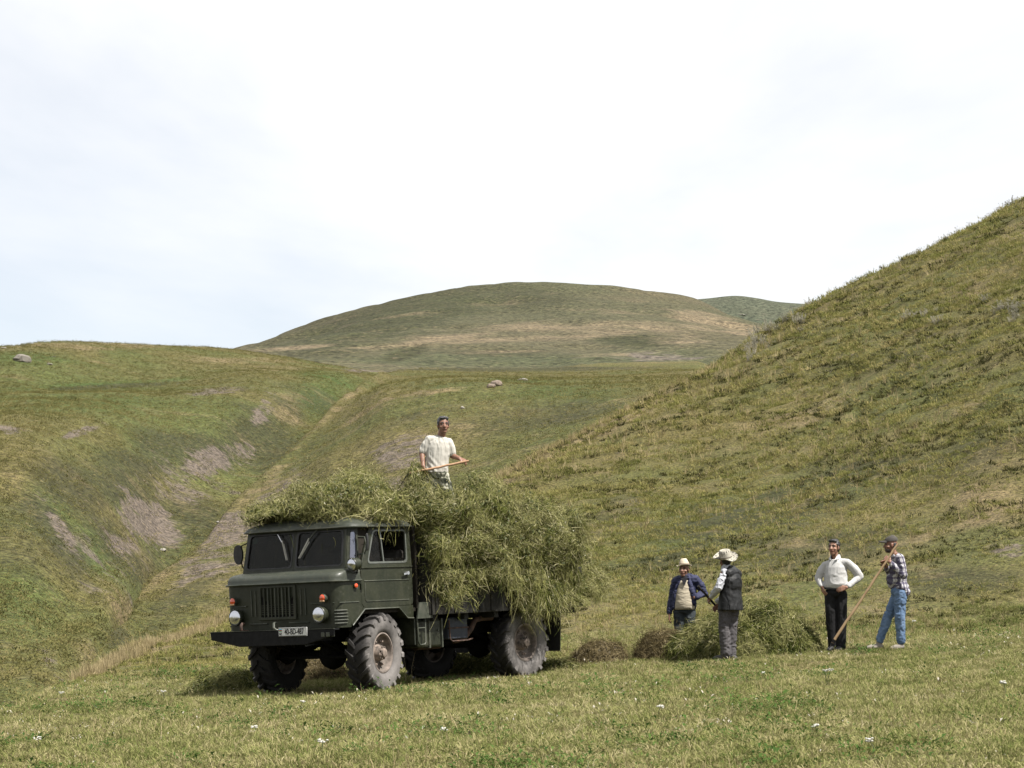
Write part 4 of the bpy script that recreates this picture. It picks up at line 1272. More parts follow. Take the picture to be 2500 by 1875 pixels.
M_LIP = plain_mat('dark_lip', (0.14, 0.05, 0.042), 0.6)
M_STUBBLE = plain_mat('stubble', (0.05, 0.036, 0.030), 0.8)

def head_frame(c, fd, pitch=0.0):
    f = Vector((fd[0], fd[1], 0)).normalized()
    r = Vector((f.y, -f.x, 0))            # the person's right hand side
    u = Vector((0, 0, 1))
    f2 = f * math.cos(pitch) + u * math.sin(pitch)
    u2 = u * math.cos(pitch) - f * math.sin(pitch)
    c = Vector(c)
    def at(x, y, z): return c + r * x + f2 * y + u2 * z
    M = Matrix((r, f2, u2)).transposed()
    return at, M
def head_parts(at, M, k=1.0):
    b = []
    b.append(ball(at(0, -0.012, 0.035), (0.075 * k, 0.095 * k, 0.088 * k), M))
    b.append(ball(at(0, 0.028, -0.03), (0.062 * k, 0.066 * k, 0.082 * k), M))
    b.append(ball(at(0, 0.052, -0.095), (0.038 * k, 0.036 * k, 0.030 * k), M))     # chin
    b.append(limb([at(0, 0.086, 0.015), at(0, 0.108, -0.028)], [0.010, 0.017], 10))  # nose
    b.append(limb([at(-0.05, 0.066, 0.026), at(0, 0.082, 0.030), at(0.05, 0.066, 0.026)], [0.011, 0.013, 0.011], 8))  # brow
    for s in (1, -1):
        b.append(ball(at(s * 0.047, 0.052, -0.028), (0.022, 0.030, 0.020), M, 12))  # cheek
        b.append(ball(at(s * 0.078, -0.006, -0.008), (0.012, 0.022, 0.034), M, 12))  # ear
    b.append(limb([at(-0.022, 0.083, -0.062), at(0.022, 0.083, -0.062)], [0.011, 0.011], 8))
    return b
def face(at, M, root, brow=M_HAIR, stubble=None, hair=None, hairmat=None, k=1.0):
    for s in (1, -1):
        ball(at(s * 0.031, 0.076, 0.008), (0.015, 0.009, 0.008), M, 10).build('eye', M_EYE, root, 180)
        limb([at(s * 0.014, 0.088, 0.031), at(s * 0.034, 0.085, 0.036), at(s * 0.053, 0.070, 0.030)], [0.006, 0.007, 0.004], 8).build('eyebrow', brow, root, 180)
    limb([at(-0.024, 0.092, -0.063), at(0, 0.097, -0.061), at(0.024, 0.092, -0.063)], [0.004, 0.006, 0.004], 8).build('mouth', M_LIP, root, 180)
    if stubble:
        fuse([ball(at(0, 0.040, -0.078), (0.060 * k, 0.053 * k, 0.047 * k), M), limb([at(-0.024, 0.088, -0.048), at(0.024, 0.088, -0.048)], [0.010, 0.010], 8)], 'beard', stubble, root, 0.007, 2)
    if hair:
        hp = [ball(at(0, -0.026, 0.052), (0.082 * k, 0.097 * k, 0.088 * k), M), ball(at(0, -0.05, 0.0), (0.077 * k, 0.068 * k, 0.088 * k), M),
              limb([at(-0.05, 0.052, 0.100), at(0, 0.066, 0.106), at(0.05, 0.052, 0.100)], [0.022, 0.024, 0.022], 10)]
        for s in (1, -1):
            hp.append(limb([at(s * 0.074, 0.016, 0.05), at(s * 0.076, 0.018, 0.0)], [0.014, 0.008], 8))
        fuse(hp, 'hair', hairmat or M_HAIR, root, 0.008, 2, 0.006, (0.02, 0.02, 0.05), 4)

def hand_parts(w, d, n, grip=None, k=1.0, curl=0.5):
    """wrist, direction to the knuckles, palm normal; palm, four unequal bent fingers and a thumb"""
    w, d, n = Vector(w), Vector(d).normalized(), Vector(n).normalized()
    s = d.cross(n).normalized()
    n = s.cross(d)
    out = []
    for t in (-0.027, -0.009, 0.009, 0.027):
        out.append(limb([w + s * t * 0.7, w + d * 0.085 * k + s * t * 1.05], [0.016, 0.013], 8))
    for i, (t, L) in enumerate(((-0.031, 0.066), (-0.010, 0.080), (0.011, 0.075), (0.031, 0.058))):
        p = w + d * 0.088 * k + s * t
        pts = [p]
        dd = d.copy()
        a = curl * (1.0 + 0.08 * i)
        for seg in (0.45, 0.32, 0.23):
            dd = (dd * math.cos(a) + n * math.sin(a)).normalized()
            # turn the palm normal along with the finger
            p = p + dd * L * seg * k
            pts.append(p)
        out.append(limb(pts, [0.0105, 0.0098, 0.009, 0.0075], 8))
    tb = w + d * 0.030 - s * 0.030
    out.append(limb([tb, tb + d * 0.030 - s * 0.028 + n * 0.010, tb + d * 0.058 - s * 0.030 + n * 0.030], [0.015, 0.012, 0.009], 8))
    return out

def shoe(parent, ankle, toe_dir, mat, k=1.0, z0=0.0, name='shoe'):
    a = Vector(ankle); t = Vector((toe_dir[0], toe_dir[1], 0)).normalized()
    s = Vector((-t.y, t.x, 0))
    g = [ball(Vector((a.x, a.y, z0 + 0.055)) - t * 0.02, (0.045, 0.045, 0.05)), limb([Vector((a.x, a.y, z0 + 0.05)), Vector((a.x, a.y, z0 + 0.04)) + t * 0.13, Vector((a.x, a.y, z0 + 0.034)) + t * 0.185], [0.05, 0.047, 0.034], 12),
         limb([Vector((a.x, a.y, z0 + 0.05)), Vector((a.x, a.y, z0 + 0.125))], [0.045, 0.044], 12)]
    fuse(g, name, mat, parent, 0.008, 2)
    so = MB()
    L = []
    for k_ in range(20):
        q = 2 * math.pi * k_ / 20
        c = t * (0.075 + 0.135 * math.cos(q)) + s * (0.047 * math.sin(q) * (1.05 + 0.12 * math.cos(q)))
        L.append(Vector((a.x, a.y, z0 + 0.022)) + c)
    so.slab(L, (0, 0, 0.022))
    so.build('sole', M_GASKET, parent)

def stand(name, u, v, Z, label, group='farm workers', z=None):
    """person's empty: feet at photograph pixel (u, v), depth Z; local x = picture right, y = away, z = up"""
    p = px(u, v, Z)
    X, Y = float(p[0]), float(p[1])
    az = math.atan2(X, Y)
    r = empty(name, Matrix.Translation((X, Y, gz(X, Y) if z is None else z)) @ Matrix.Rotation(-az, 4, 'Z'))
    tag(r, label, 'person', group)
    return r

def torso(pel, chest, shL, shR, neck, w=0.0, belly=None, collar=True):
    pel, chest, shL, shR, neck = map(Vector, (pel, chest, shL, shR, neck))
    lat = (shR - shL); lat.z = 0; lat.normalize()
    fwd = Vector((lat.y, -lat.x, 0))
    M = Matrix((lat, fwd, Vector((0, 0, 1)))).transposed()
    mid = pel.lerp(chest, 0.5)
    t = [ball(pel, (0.165 + w, 0.115 + w, 0.12 + w), M), ball(mid, (0.150 + w, 0.112 + w, 0.16 + w), M), ball(chest, (0.165 + w, 0.118 + w, 0.19 + w), M),
         limb([shL.lerp(chest, .12), shL.lerp(shR, .5) + Vector((0, 0, 0.015)), shR.lerp(chest, .12)], [0.060 + w, 0.076 + w, 0.060 + w]),
         ]
    if collar: t.append(limb([shL.lerp(shR, .25) + Vector((0, 0, .02)), neck, shL.lerp(shR, .75) + Vector((0, 0, .02))], [0.05 + w * .8, 0.062 + w * .6, 0.05 + w * .8]))
    if belly: t.append(ball(Vector(belly[0]), tuple(b + w for b in belly[1]), M))
    return t, lat, fwd

def shirt_body(levels, lat, fwd):
    """one smooth hanging body of cloth: (x, y, z, half width, half depth)"""
    return MB().loft([[Vector((cx, cy, z)) + lat * (rx * math.cos(t)) + fwd * (ry * math.sin(t)) for t in [2 * math.pi * j / 32 for j in range(32)]] for cx, cy, z, rx, ry in levels], True, True)

# ---- man in the white shirt, hands on his hips
A = stand('person', 2042, 1592, 37.6, 'young man in white shirt and black trousers standing with hands on hips')
shL, shR, neck = (-0.165, 0.055, 1.368), (0.188, -0.055, 1.408), (0.000, 0.012, 1.480)
t_, lat, fwd = torso((0.0, 0, 0.955), (0.006, 0, 1.25), shL, shR, neck, -0.028, collar=False)
hat_at, HM = head_frame((-0.020, -0.02, 1.645), (-0.42, -0.90), 0.04)
arms = [limb([shL, (-0.268, 0.06, 1.155)], [0.05, 0.042]), limb([(-0.268, 0.06, 1.155), (-0.215, -0.03, 1.02)], [0.042, 0.030]),
        limb([shR, (0.372, 0.03, 1.185)], [0.05, 0.042]), limb([(0.372, 0.03, 1.185), (0.17, -0.135, 1.01)], [0.042, 0.030])]
legs = [limb([(-0.085, 0, .92), (-0.070, -0.02, .5), (-0.05, 0.0, .08)], [0.08, 0.055, 0.04]), limb([(0.09, 0, .92), (0.085, -0.03, .5), (0.07, -0.01, .08)], [0.08, 0.055, 0.04])]
hands = hand_parts((-0.215, -0.03, 1.02), (0.35, -0.35, -0.85), (0.7, 0.5, 0.1), curl=0.25) + hand_parts((0.165, -0.14, 1.012), (-0.94, -0.10, -0.28), (0.1, 0.98, -0.1), curl=0.22)
fuse(t_ + arms + legs + hands + head_parts(hat_at, HM, 1.04) + [limb([neck, hat_at(0, -0.012, -0.05)], [0.056, 0.055])], 'body', M_SKIN2, A, 0.0075, 2)
face(hat_at, HM, A, hair=True, k=1.04)
M_WHITE = cloth('white_shirt_cotton', (0.50, 0.495, 0.485), 0.8, 0.05)
ts = [shirt_body([(0.002, 0, .985, .168, .128), (0.002, 0, 1.005, .186, .146), (0.003, 0, 1.05, .198, .158), (0.004, 0, 1.14, .192, .152), (0.006, 0, 1.24, .184, .140), (0.008, 0, 1.33, .178, .126), (0.008, 0.004, 1.40, .155, .104), (0.006, 0.008, 1.455, .105, .082)], lat, fwd),
      limb([Vector(shL).lerp(Vector(0.5 * (Vector(shL) + Vector(shR))), .1), Vector(0.5 * (Vector(shL) + Vector(shR))) + Vector((0, 0, .012)), Vector(shR).lerp(Vector(0.5 * (Vector(shL) + Vector(shR))), .1)], [0.064, 0.078, 0.064])]
sl = [limb([shL, (-0.225, 0.058, 1.27), (-0.270, 0.06, 1.155)], [0.062, 0.070, 0.064]), limb([(-0.270, 0.06, 1.155), (-0.222, -0.015, 1.045)], [0.060, 0.045]),
      limb([shR, (0.290, -0.01, 1.31), (0.372, 0.03, 1.185)], [0.064, 0.076, 0.072]), limb([(0.372, 0.03, 1.185), (0.20, -0.115, 1.035)], [0.068, 0.046])]
fuse(ts + sl, 'shirt', M_WHITE, A, 0.008, 3, 0.007, (0.09, 0.09, 0.13), 5)
cg = MB()
for s in (1, -1):
    n0 = Vector((-0.005, 0.0, 1.522))
    cg.slab([n0 + lat * s * 0.062 + Vector((0, 0, 0.012)), n0 + lat * s * 0.050 + fwd * 0.06 + Vector((0, 0, -0.012)), n0 + lat * s * 0.030 + fwd * 0.112 + Vector((0, 0, -0.075)), n0 + lat * s * 0.078 + fwd * 0.085 + Vector((0, 0, -0.060))], fwd * -0.008)
fa = math.atan2(fwd.y, fwd.x)
arc = [fa + R(48) + R(264) * j / 18 for j in range(19)]
cg.sheet([[(r * math.cos(t), 0.006 + r * math.sin(t), z) for t in arc] for z, r in ((1.43, 0.105), (1.535, 0.074), (1.531, 0.066), (1.43, 0.09))])
cg.build('collar', M_WHITE, A, 50)
M_BLACKCLOTH = cloth('black_trouser_cloth', (0.010, 0.010, 0.011), 0.75, 0.3)
pl_ = [ball((0.002, 0, 0.93), (0.172, 0.126, 0.10)), limb([(-0.082, 0, .90), (-0.078, -0.02, .5), (-0.052, 0, .075)], [0.098, 0.084, 0.080]), limb([(0.088, 0, .90), (0.088, -0.03, .5), (0.070, -0.01, .07)], [0.098, 0.084, 0.080])]
fuse(pl_, 'trousers', M_BLACKCLOTH, A, 0.009, 2, 0.007, (0.06, 0.06, 0.10), 8)
bl = MB(); bl.lathe([(0.985, 0.182), (1.015, 0.180), (1.015, 0.172), (0.985, 0.174)], 28, 'z')
bl.v = [(x, y * 0.74, z) for x, y, z in bl.v]
bl.build('belt', M_GASKET, A, 50)
for ax, ay in ((-0.052, -0.01), (0.07, -0.02)):
    shoe(A, (ax, ay, 0.08), (-0.35, -0.93), M_GASKET)

# ---- man in the plaid shirt, both hands on a long fork
B = stand('person', 2175, 1592, 37.2, 'man in plaid shirt, blue jeans and grey cap leaning on long wooden handle')
shN, shF, neck = (0.165, -0.165, 1.435), (0.095, 0.165, 1.415), (0.070, 0.0, 1.495)
t_, lat, fwd = torso((0.150, 0, 0.955), (0.105, 0, 1.265), shF, shN, neck, -0.012)
hat_at, HM = head_frame((0.018, -0.01, 1.640), (-0.96, -0.22), -0.02)
hN, hF = Vector((0.005, -0.170, 1.372)), Vector((-0.055, -0.135, 1.312))
arms = [limb([shN, (0.215, -0.235, 1.165)], [0.05, 0.042]), limb([(0.215, -0.235, 1.165), hN], [0.042, 0.030]),
        limb([shF, (0.02, 0.19, 1.15)], [0.05, 0.042]), limb([(0.02, 0.19, 1.15), hF], [0.042, 0.030])]
legs = [limb([(0.145, -0.085, .92), (0.140, -0.10, .5), (0.155, -0.06, .09)], [0.08, 0.055, 0.04]), limb([(0.13, 0.08, .92), (-0.035, 0.05, .52), (-0.175, 0.02, .09)], [0.08, 0.055, 0.04])]
pole_d = Vector((1.037, 0.23, 1.568)).normalized()
hands = hand_parts(hN, (-0.62, 0.15, 0.72), (-0.25, 0.95, 0.05), curl=0.75) + hand_parts(hF, (-0.55, -0.30, 0.75), (-0.30, -0.90, 0.1), curl=0.75)
fuse(t_ + arms + legs + hands + head_parts(hat_at, HM) + [limb([neck, hat_at(0, -0.012, -0.05)], [0.056, 0.055])], 'body', M_SKIN, B, 0.0075, 2)
face(hat_at, HM, B, stubble=M_STUBBLE)
fuse([ball(hat_at(0, -0.045, 0.0), (0.076, 0.06, 0.075), HM)], 'hair', M_HAIR, B, 0.008, 2, 0.004, (0.02, 0.02, 0.05), 4)
def mat_plaid():
    m = Mat('plaid_shirt_cloth')
    p = m.scale(m.obj(), (1, 1, 1))
    w = m.noise(p, 6.0, 2, 0.5)
    s = m.n('ShaderNodeSeparateXYZ', {'Vector': p})
    h = m.math('ADD', m.math('ADD', s.outputs['X'], s.outputs['Y']), m.math('MULTIPLY', w, 0.05))
    def band(x, per, lo, hi, off=0.0):
        f = m.math('FRACT', m.math('ADD', m.math('DIVIDE', x, per), off))
        return m.math('MULTIPLY', m.ramp(f, lo - .04, lo + .04), m.ramp(f, hi + .04, hi - .04))
    zz = m.math('ADD', s.outputs['Z'], m.math('MULTIPLY', w, 0.04))
    c = m.mix(m.math('MULTIPLY', band(h, 0.075, 0.15, 0.62, .3), 0.85), (0.50, 0.49, 0.50), (0.040, 0.034, 0.075))
    c = m.mix(m.math('MULTIPLY', band(zz, 0.080, 0.2, 0.62, .1), 0.62), c, (0.045, 0.036, 0.075))
    c = m.mix(m.math('MULTIPLY', band(h, 0.075, 0.86, 0.94, .3), 0.5), c, (0.09, 0.05, 0.09))
    m.principled(c, 0.85, normal=m.bump(w, 0.2, 0.02), spec=0.15)
    return m.m
M_PLAID = mat_plaid()
ts, _, _ = torso((0.160, 0, 0.985), (0.108, 0, 1.25), shF, shN, (0.075, 0.0, 1.470), 0.014, belly=((0.075, 0.0, 1.09), (0.115, 0.12, 0.14)))
sl = [limb([shN, (0.20, -0.215, 1.28), (0.215, -0.235, 1.165)], [0.064, 0.061, 0.056]), limb([(0.215, -0.235, 1.165), (0.03, -0.178, 1.345)], [0.064, 0.046]),
      limb([shF, (0.02, 0.19, 1.15)], [0.073, 0.062]), limb([(0.02, 0.19, 1.15), (-0.045, -0.09, 1.285)], [0.060, 0.046])]
hem = [limb([(0.17, -0.10, 0.99), (0.25, -0.08, 0.90)], [0.085, 0.07]), limb([(0.17, 0.08, 0.99), (0.25, 0.08, 0.90)], [0.085, 0.07])]
fuse(ts + sl + hem, 'shirt', M_PLAID, B, 0.008, 2, 0.011, (0.07, 0.07, 0.05), 15)
M_JEANS = cloth('washed_blue_jeans', (0.175, 0.255, 0.385), 0.85, 0.4, col2=(0.075, 0.125, 0.215))
pl_ = [ball((0.160, 0, 0.915), (0.150, 0.168, 0.115)), limb([(0.160, -0.085, .89), (0.145, -0.10, .5), (0.158, -0.06, .15)], [0.108, 0.082, 0.072]), limb([(0.135, 0.08, .89), (-0.035, 0.05, .52), (-0.170, 0.02, .155)], [0.103, 0.080, 0.066])]
fuse(pl_, 'jeans', M_JEANS, B, 0.009, 2, 0.010, (0.06, 0.06, 0.05), 18)
M_BOOT = cloth('pale_suede_boot', (0.30, 0.27, 0.235), 0.85, 0.3)
shoe(B, (0.155, -0.06, 0.09), (-0.75, -0.66), M_BOOT, name='boot')
shoe(B, (-0.180, 0.02, 0.09), (-0.97, -0.2), M_BOOT, name='boot')
cap = MB()
M_CAP = cloth('grey_brown_cap_cloth', (0.085, 0.078, 0.068), 0.9, 0.35, col2=(0.05, 0.046, 0.042))
rings = []
for k in range(8):
    a = math.pi / 2 * k / 7.5
    rings.append([hat_at(0.086 * math.cos(a) * math.cos(t), -0.012 + 0.108 * math.cos(a) * math.sin(t), 0.062 + 0.088 * math.sin(a) - 0.010 * math.sin(t)) for t in [2 * math.pi * j / 24 for j in range(24)]])
cap.loft(rings, True, True)
capo = cap.build('cap', M_CAP, B, 60)
vis = MB()
g = []
for k in range(5):
    q = k / 4
    g.append([hat_at(0.080 * math.sin(t), 0.070 + math.cos(t) * (0.022 + 0.095 * q), 0.062 - 0.010 * q + 0.010 * math.cos(t) - 0.012 * abs(math.sin(t)) * q) for t in [R(-85 + 170 * j / 14) for j in range(15)]])
vis.sheet(g); vis.sheet([[p + Vector((0, 0, -0.006)) for p in r] for r in g])
vis.build('cap_peak', M_CAP, capo, 60)
fork = empty('hay_fork', B.matrix_world.copy())
tag(fork, 'long pale wooden handle held by the man in plaid, its foot on the grass', 'hay fork')
def wood(name, c1, c2):
    m = Mat(name)
    p = m.obj()
    n = m.noise(p, 9.0, 5, 0.6); n2 = m.noise(m.scale(p, (1, 1, .25)), 60.0, 3, 0.6)
    m.principled(m.mix(m.ramp(n, .3, .7), m.mix(n2, c1, c2), c2), 0.65, normal=m.bump(n2, .3, .01), spec=0.3)
    return m.m
M_POLE = wood('barked_ash_wood', (0.42, 0.31, 0.18), (0.26, 0.17, 0.09))
M_POLE2 = wood('smooth_pale_wood', (0.50, 0.33, 0.21), (0.36, 0.21, 0.12))
M_POLE3 = wood('dark_old_wood', (0.022, 0.016, 0.014), (0.012, 0.009, 0.009))
def crook(a, b, r0, r1, wob=0.008, n=14, seed=1):
    a, b = Vector(a), Vector(b)
    rr = random.Random(seed)
    pts, rs = [], []
    for k in range(n + 1):
        t = k / n
        o = Vector((rr.uniform(-1, 1), rr.uniform(-1, 1), rr.uniform(-1, 1))) * wob * (1 if 0 < k < n else 0)
        pts.append(a.lerp(b, t) + o); rs.append((r0 + (r1 - r0) * t) * rr.uniform(0.92, 1.1))
    return MB().tube(pts, rs, 10)
pt, pb = Vector((0.136, -0.125, 1.662)), Vector((-0.895, -0.355, 0.115))
crook(pt, pb, 0.017, 0.024, 0.006, seed=4).build('handle', M_POLE, fork, 60)
sock = MB(); dd = (pb - pt).normalized()
sock.tube([pb - dd * 0.06, pb + dd * 0.05], [0.027, 0.020], 10)
for k in (-1, 0, 1):
    sock.tube([pb + dd * 0.03, pb + dd * 0.07 + Vector((0.0, k * 0.05, 0)), pb + dd * 0.15 + Vector((0, k * 0.06, -0.02))], [0.008, 0.007, 0.004], 6)
sock.build('fork_head', M_DARK, fork, 60)

# ---- man in the waistcoat and straw hat, seen from behind
Cn = stand('person', 1774, 1601, 36.9, 'man in black waistcoat and floppy straw hat seen from behind by the haycock')
shL, shR, neck = (-0.035, -0.12, 1.365), (0.165, 0.13, 1.35), (0.015, 0.02, 1.425)
t_, lat, fwd = torso((0.060, 0, 0.88), (0.070, 0.0, 1.19), shL, shR, neck, -0.012)
hat_at, HM = head_frame((-0.010, 0.03, 1.545), (-0.50, 0.87), -0.05)
hA = Vector((-0.25, 0.075, 0.975)); hB = Vector((-0.13, 0.17, 0.86))
arms = [limb([shL, (-0.115, -0.19, 1.13)], [0.05, 0.042]), limb([(-0.115, -0.19, 1.13), hA], [0.042, 0.030]), limb([shR, (0.10, 0.26, 1.10)], [0.05, 0.042]), limb([(0.10, 0.26, 1.10), hB], [0.042, 0.030])]
legs = [limb([(-0.03, -0.03, .86), (-0.035, -0.04, .45), (-0.010, -0.02, .08)], [0.08, 0.055, 0.04]), limb([(0.11, 0.05, .86), (0.085, 0.05, .45), (0.075, 0.05, .08)], [0.08, 0.055, 0.04])]
hands = hand_parts(hA, (-0.35, 0.55, -0.7), (0.7, 0.45, -0.1), curl=0.75) + hand_parts(hB, (-0.6, -0.2, -0.7), (0.3, -0.9, 0), curl=0.7)
fuse(t_ + arms + legs + hands + head_parts(hat_at, HM) + [limb([neck, hat_at(0, -0.012, -0.05)], [0.056, 0.055])], 'body', M_SKIN, Cn, 0.0075, 2)
face(hat_at, HM, Cn)
fuse([ball(hat_at(0, -0.035, 0.0), (0.079, 0.075, 0.08), HM)], 'hair', M_HAIR, Cn, 0.008, 2, 0.004, (0.02, 0.02, 0.05), 4)
M_SLEEVE = cloth('white_sleeve_cotton', (0.50, 0.51, 0.55), 0.8, 0.06)
sl = [limb([Vector(shL) + Vector((0.01, 0, 0.0)), (-0.075, -0.165, 1.24), (-0.115, -0.19, 1.13)], [0.068, 0.064, 0.058]), limb([(-0.115, -0.19, 1.13), (-0.225, 0.02, 1.0)], [0.060, 0.046]),
      limb([shR, (0.10, 0.26, 1.10)], [0.072, 0.062]), limb([(0.10, 0.26, 1.10), (-0.13, 0.145, 0.92)], [0.060, 0.046]), limb([(0.0, 0.01, 1.40), (0.005, 0.015, 1.46)], [0.082, 0.068])]
tin, _, _ = torso((0.060, 0, 0.93), (0.070, 0.0, 1.19), shL, shR, (0.015, 0.02, 1.41), 0.010)
fuse(sl + tin, 'shirt', M_SLEEVE, Cn, 0.008, 2, 0.012, (0.06, 0.06, 0.045), 25)
M_VEST = plain_mat('black_leather_waistcoat', (0.0065, 0.0065, 0.007), 0.6, var=0.4, sc=10, bump=0.5, col2=(0.016, 0.017, 0.018), spec=0.25)
vt, vl, vf = torso((0.070, -0.005, 0.94), (0.085, -0.012, 1.18), Vector(shL) + Vector((0.062, 0.015, -0.01)), Vector(shR) + Vector((0.0, 0, 0.0)), (0.030, 0.01, 1.40), 0.034)
vt += [MB().loft([[Vector((0.068, 0, z)) + vl * (rx * math.cos(t)) + vf * (ry * math.sin(t)) for t in [2 * math.pi * j / 28 for j in range(28)]] for z, rx, ry in ((0.780, 0.232, 0.185), (0.86, 0.226, 0.178), (1.0, 0.208, 0.163), (1.2, 0.19, 0.15))], True, True)]
fuse(vt, 'waistcoat', M_VEST, Cn, 0.008, 2, 0.010, (0.12, 0.12, 0.16), 28)
sm_ = MB(); sm_.tube([Vector((0.055, -0.205, 1.34)), Vector((0.058, -0.222, 1.1)), Vector((0.062, -0.222, 0.80))], 0.005, 6)
sm_.build('waistcoat_seam', M_GASKET, Cn, 60)
M_GREYT = cloth('grey_worn_trousers', (0.105, 0.098, 0.102), 0.85, 0.3)
pl_ = [ball((0.055, 0.01, 0.85), (0.165, 0.13, 0.11)), limb([(-0.025, -0.03, .83), (-0.035, -0.04, .45), (-0.012, -0.02, .10)], [0.102, 0.088, 0.082]), limb([(0.11, 0.05, .83), (0.085, 0.05, .45), (0.075, 0.05, .10)], [0.098, 0.080, 0.075])]
fuse(pl_, 'trousers', M_GREYT, Cn, 0.009, 2, 0.012, (0.07, 0.07, 0.045), 29)
shoe(Cn, (-0.005, -0.02, 0.09), (-0.9, 0.1), plain_mat('dusty_dark_shoe', (0.05, 0.048, 0.046), 0.7)); shoe(Cn, (0.085, 0.03, 0.09), (0.3, -0.95), plain_mat('dusty_dark_shoe', (0.06, 0.058, 0.055), 0.7))
def mat_straw():
    m = Mat('woven_straw')
    p = m.obj()
    s = m.n('ShaderNodeSeparateXYZ', {'Vector': p})
    ang = m.math('ARCTAN2', s.outputs['Y'], s.outputs['X'])
    rad = m.math('SQRT', m.math('ADD', m.math('POWER', s.outputs['X'], 2.0), m.math('POWER', s.outputs['Y'], 2.0)))
    a = m.math('FRACT', m.math('MULTIPLY', ang, 15 / 6.2832)); b = m.math('FRACT', m.math('MULTIPLY', rad, 20.0))
    k = m.math('MULTIPLY', m.ramp(a, .45, .6), m.ramp(b, .30, .55))
    n = m.noise(p, 40.0, 3)
    c = m.mix(m.math('MULTIPLY', k, 0.92), m.mix(n, (0.46, 0.44, 0.37), (0.34, 0.32, 0.265)), (0.10, 0.09, 0.075))
    m.principled(c, 0.8, normal=m.bump(n, .4, .01), spec=0.2)
    return m.m
def hat(parent, name, at, M, mat, brim_r, crown_r, crown_h, wav, band=None, tilt=None, pinch=0.0, seed=0, taper=1.0):
    h = MB()
    rr = random.Random(seed)
    ph = rr.uniform(0, 6)
    rings = []
    N = 40
    prof = [(crown_r * 0.30 * taper, crown_h * (1 - pinch)), (crown_r * 0.62 * taper, crown_h), (crown_r * 0.84 * taper, crown_h * 0.94), (crown_r * 0.93 * (1 + taper) / 2, crown_h * 0.62), (crown_r * 1.0, 0.02), (crown_r * 1.04, 0.0), (crown_r + (brim_r - crown_r) * .5, -0.004), (brim_r * 0.97, 0.0), (brim_r, 0.003), (brim_r * 0.98, -0.006), (crown_r + (brim_r - crown_r) * .5, -0.010), (crown_r * 1.0, -0.006)]
    for r, z in prof:
        ring = []
        for j in range(N):
            t = 2 * math.pi * j / N
            k = max(0, (r - crown_r)) / max(1e-6, brim_r - crown_r)
            zz = z + k ** 1.5 * (wav * (0.6 * math.sin(2 * t + ph) + 0.5 * math.sin(3 * t + 2 * ph) + 0.25 * math.sin(5 * t))) 
            if tilt: zz += k * tilt(t)
            ring.append(Vector((r * math.cos(t), r * 1.13 * math.sin(t), zz)))
        rings.append(ring)
    h.loft(rings, True, False)
    h.add([p for p in rings[0]], [tuple(range(N))])
    o = h.build(name, mat, parent, 60)
    o.matrix_local = Matrix.Translation(at) @ M.to_4x4()
    if band:
        b = MB(); b.lathe([(0.004, crown_r * 1.02), (0.030, crown_r * 1.0), (0.030, crown_r * 0.97), (0.004, crown_r * 0.98)], N, 'z')
        b.v = [(x, y * 1.13, z) for x, y, z in b.v]
        b.build('hat_band', band, o, 60)
    return o
hat(Cn, 'straw_hat', hat_at(0.0, -0.015, 0.045), HM @ Matrix.Rotation(R(13), 3, 'X') @ Matrix.Rotation(R(-14), 3, 'Y'), mat_straw(), 0.190, 0.100, 0.130, 0.024, plain_mat('brown_hat_band', (0.13, 0.11, 0.085), 0.8), tilt=lambda t: 0.055 * max(0, math.cos(t - 1.2)) + 0.03 * max(0, -math.cos(t - 0.4)), pinch=0.12, seed=3)
fork2 = empty('hay_fork', Cn.matrix_world.copy())
tag(fork2, 'dark fork handle held slanting by the man in the straw hat', 'hay fork')
crook((-0.435, -0.03, 1.155), (0.08, 0.34, 0.575), 0.018, 0.018, 0.004, seed=9).build('handle', M_POLE3, fork2, 60)
sock = MB(); pb = Vector((0.08, 0.34, 0.575)); dd = (pb - Vector((-0.435, -0.03, 1.155))).normalized()
fork2.rotation_mode = 'XYZ'
sock.tube([pb - dd * 0.05, pb + dd * 0.05], [0.021, 0.016], 8)
for k in (-1, 0, 1):
    sock.tube([pb + dd * 0.03, pb + dd * 0.08 + Vector((k * 0.03, k * 0.04, 0)), pb + dd * 0.26 + Vector((k * 0.03, k * 0.05, 0))], [0.008, 0.007, 0.004], 6)
sock.build('fork_head', M_DARK, fork2, 60)

# ---- man in the blue jacket and felt hat behind the haycock
D = stand('person', 1671, 1597, 39.0, 'man in open blue jacket, beige pullover and felt hat standing behind the haycock')
shL, shR, neck = (-0.140, 0.02, 1.185), (0.185, 0.0, 1.225), (0.015, 0.005, 1.270)
t_, lat, fwd = torso((0.0, 0, 0.72), (0.010, 0, 1.03), shL, shR, neck, -0.012)
hat_at, HM = head_frame((0.0, -0.02, 1.375), (-0.32, -0.94), 0.0)
hL, hR = Vector((-0.240, -0.03, 0.645)), Vector((0.17, -0.13, 0.915))
arms = [limb([shL, (-0.195, 0.03, 0.92)], [0.05, 0.042]), limb([(-0.195, 0.03, 0.92), hL], [0.042, 0.030]), limb([shR, (0.335, 0.03, 0.985)], [0.05, 0.042]), limb([(0.335, 0.03, 0.985), hR], [0.042, 0.030])]
legs = [limb([(-0.08, 0, .70), (-0.08, -0.03, .38), (-0.07, 0, .08)], [0.08, 0.055, 0.04]), limb([(0.09, 0, .70), (0.09, -0.03, .38), (0.09, 0, .08)], [0.08, 0.055, 0.04])]
hands = hand_parts(hL, (-0.1, -0.15, -1), (1, 0, 0), curl=0.35) + hand_parts(hR, (-0.8, 0.15, -0.4), (0, 1, 0), curl=0.3)
fuse(t_ + arms + legs + hands + head_parts(hat_at, HM) + [limb([neck, hat_at(0, -0.012, -0.05)], [0.058, 0.056])], 'body', M_SKIN, D, 0.0075, 2)
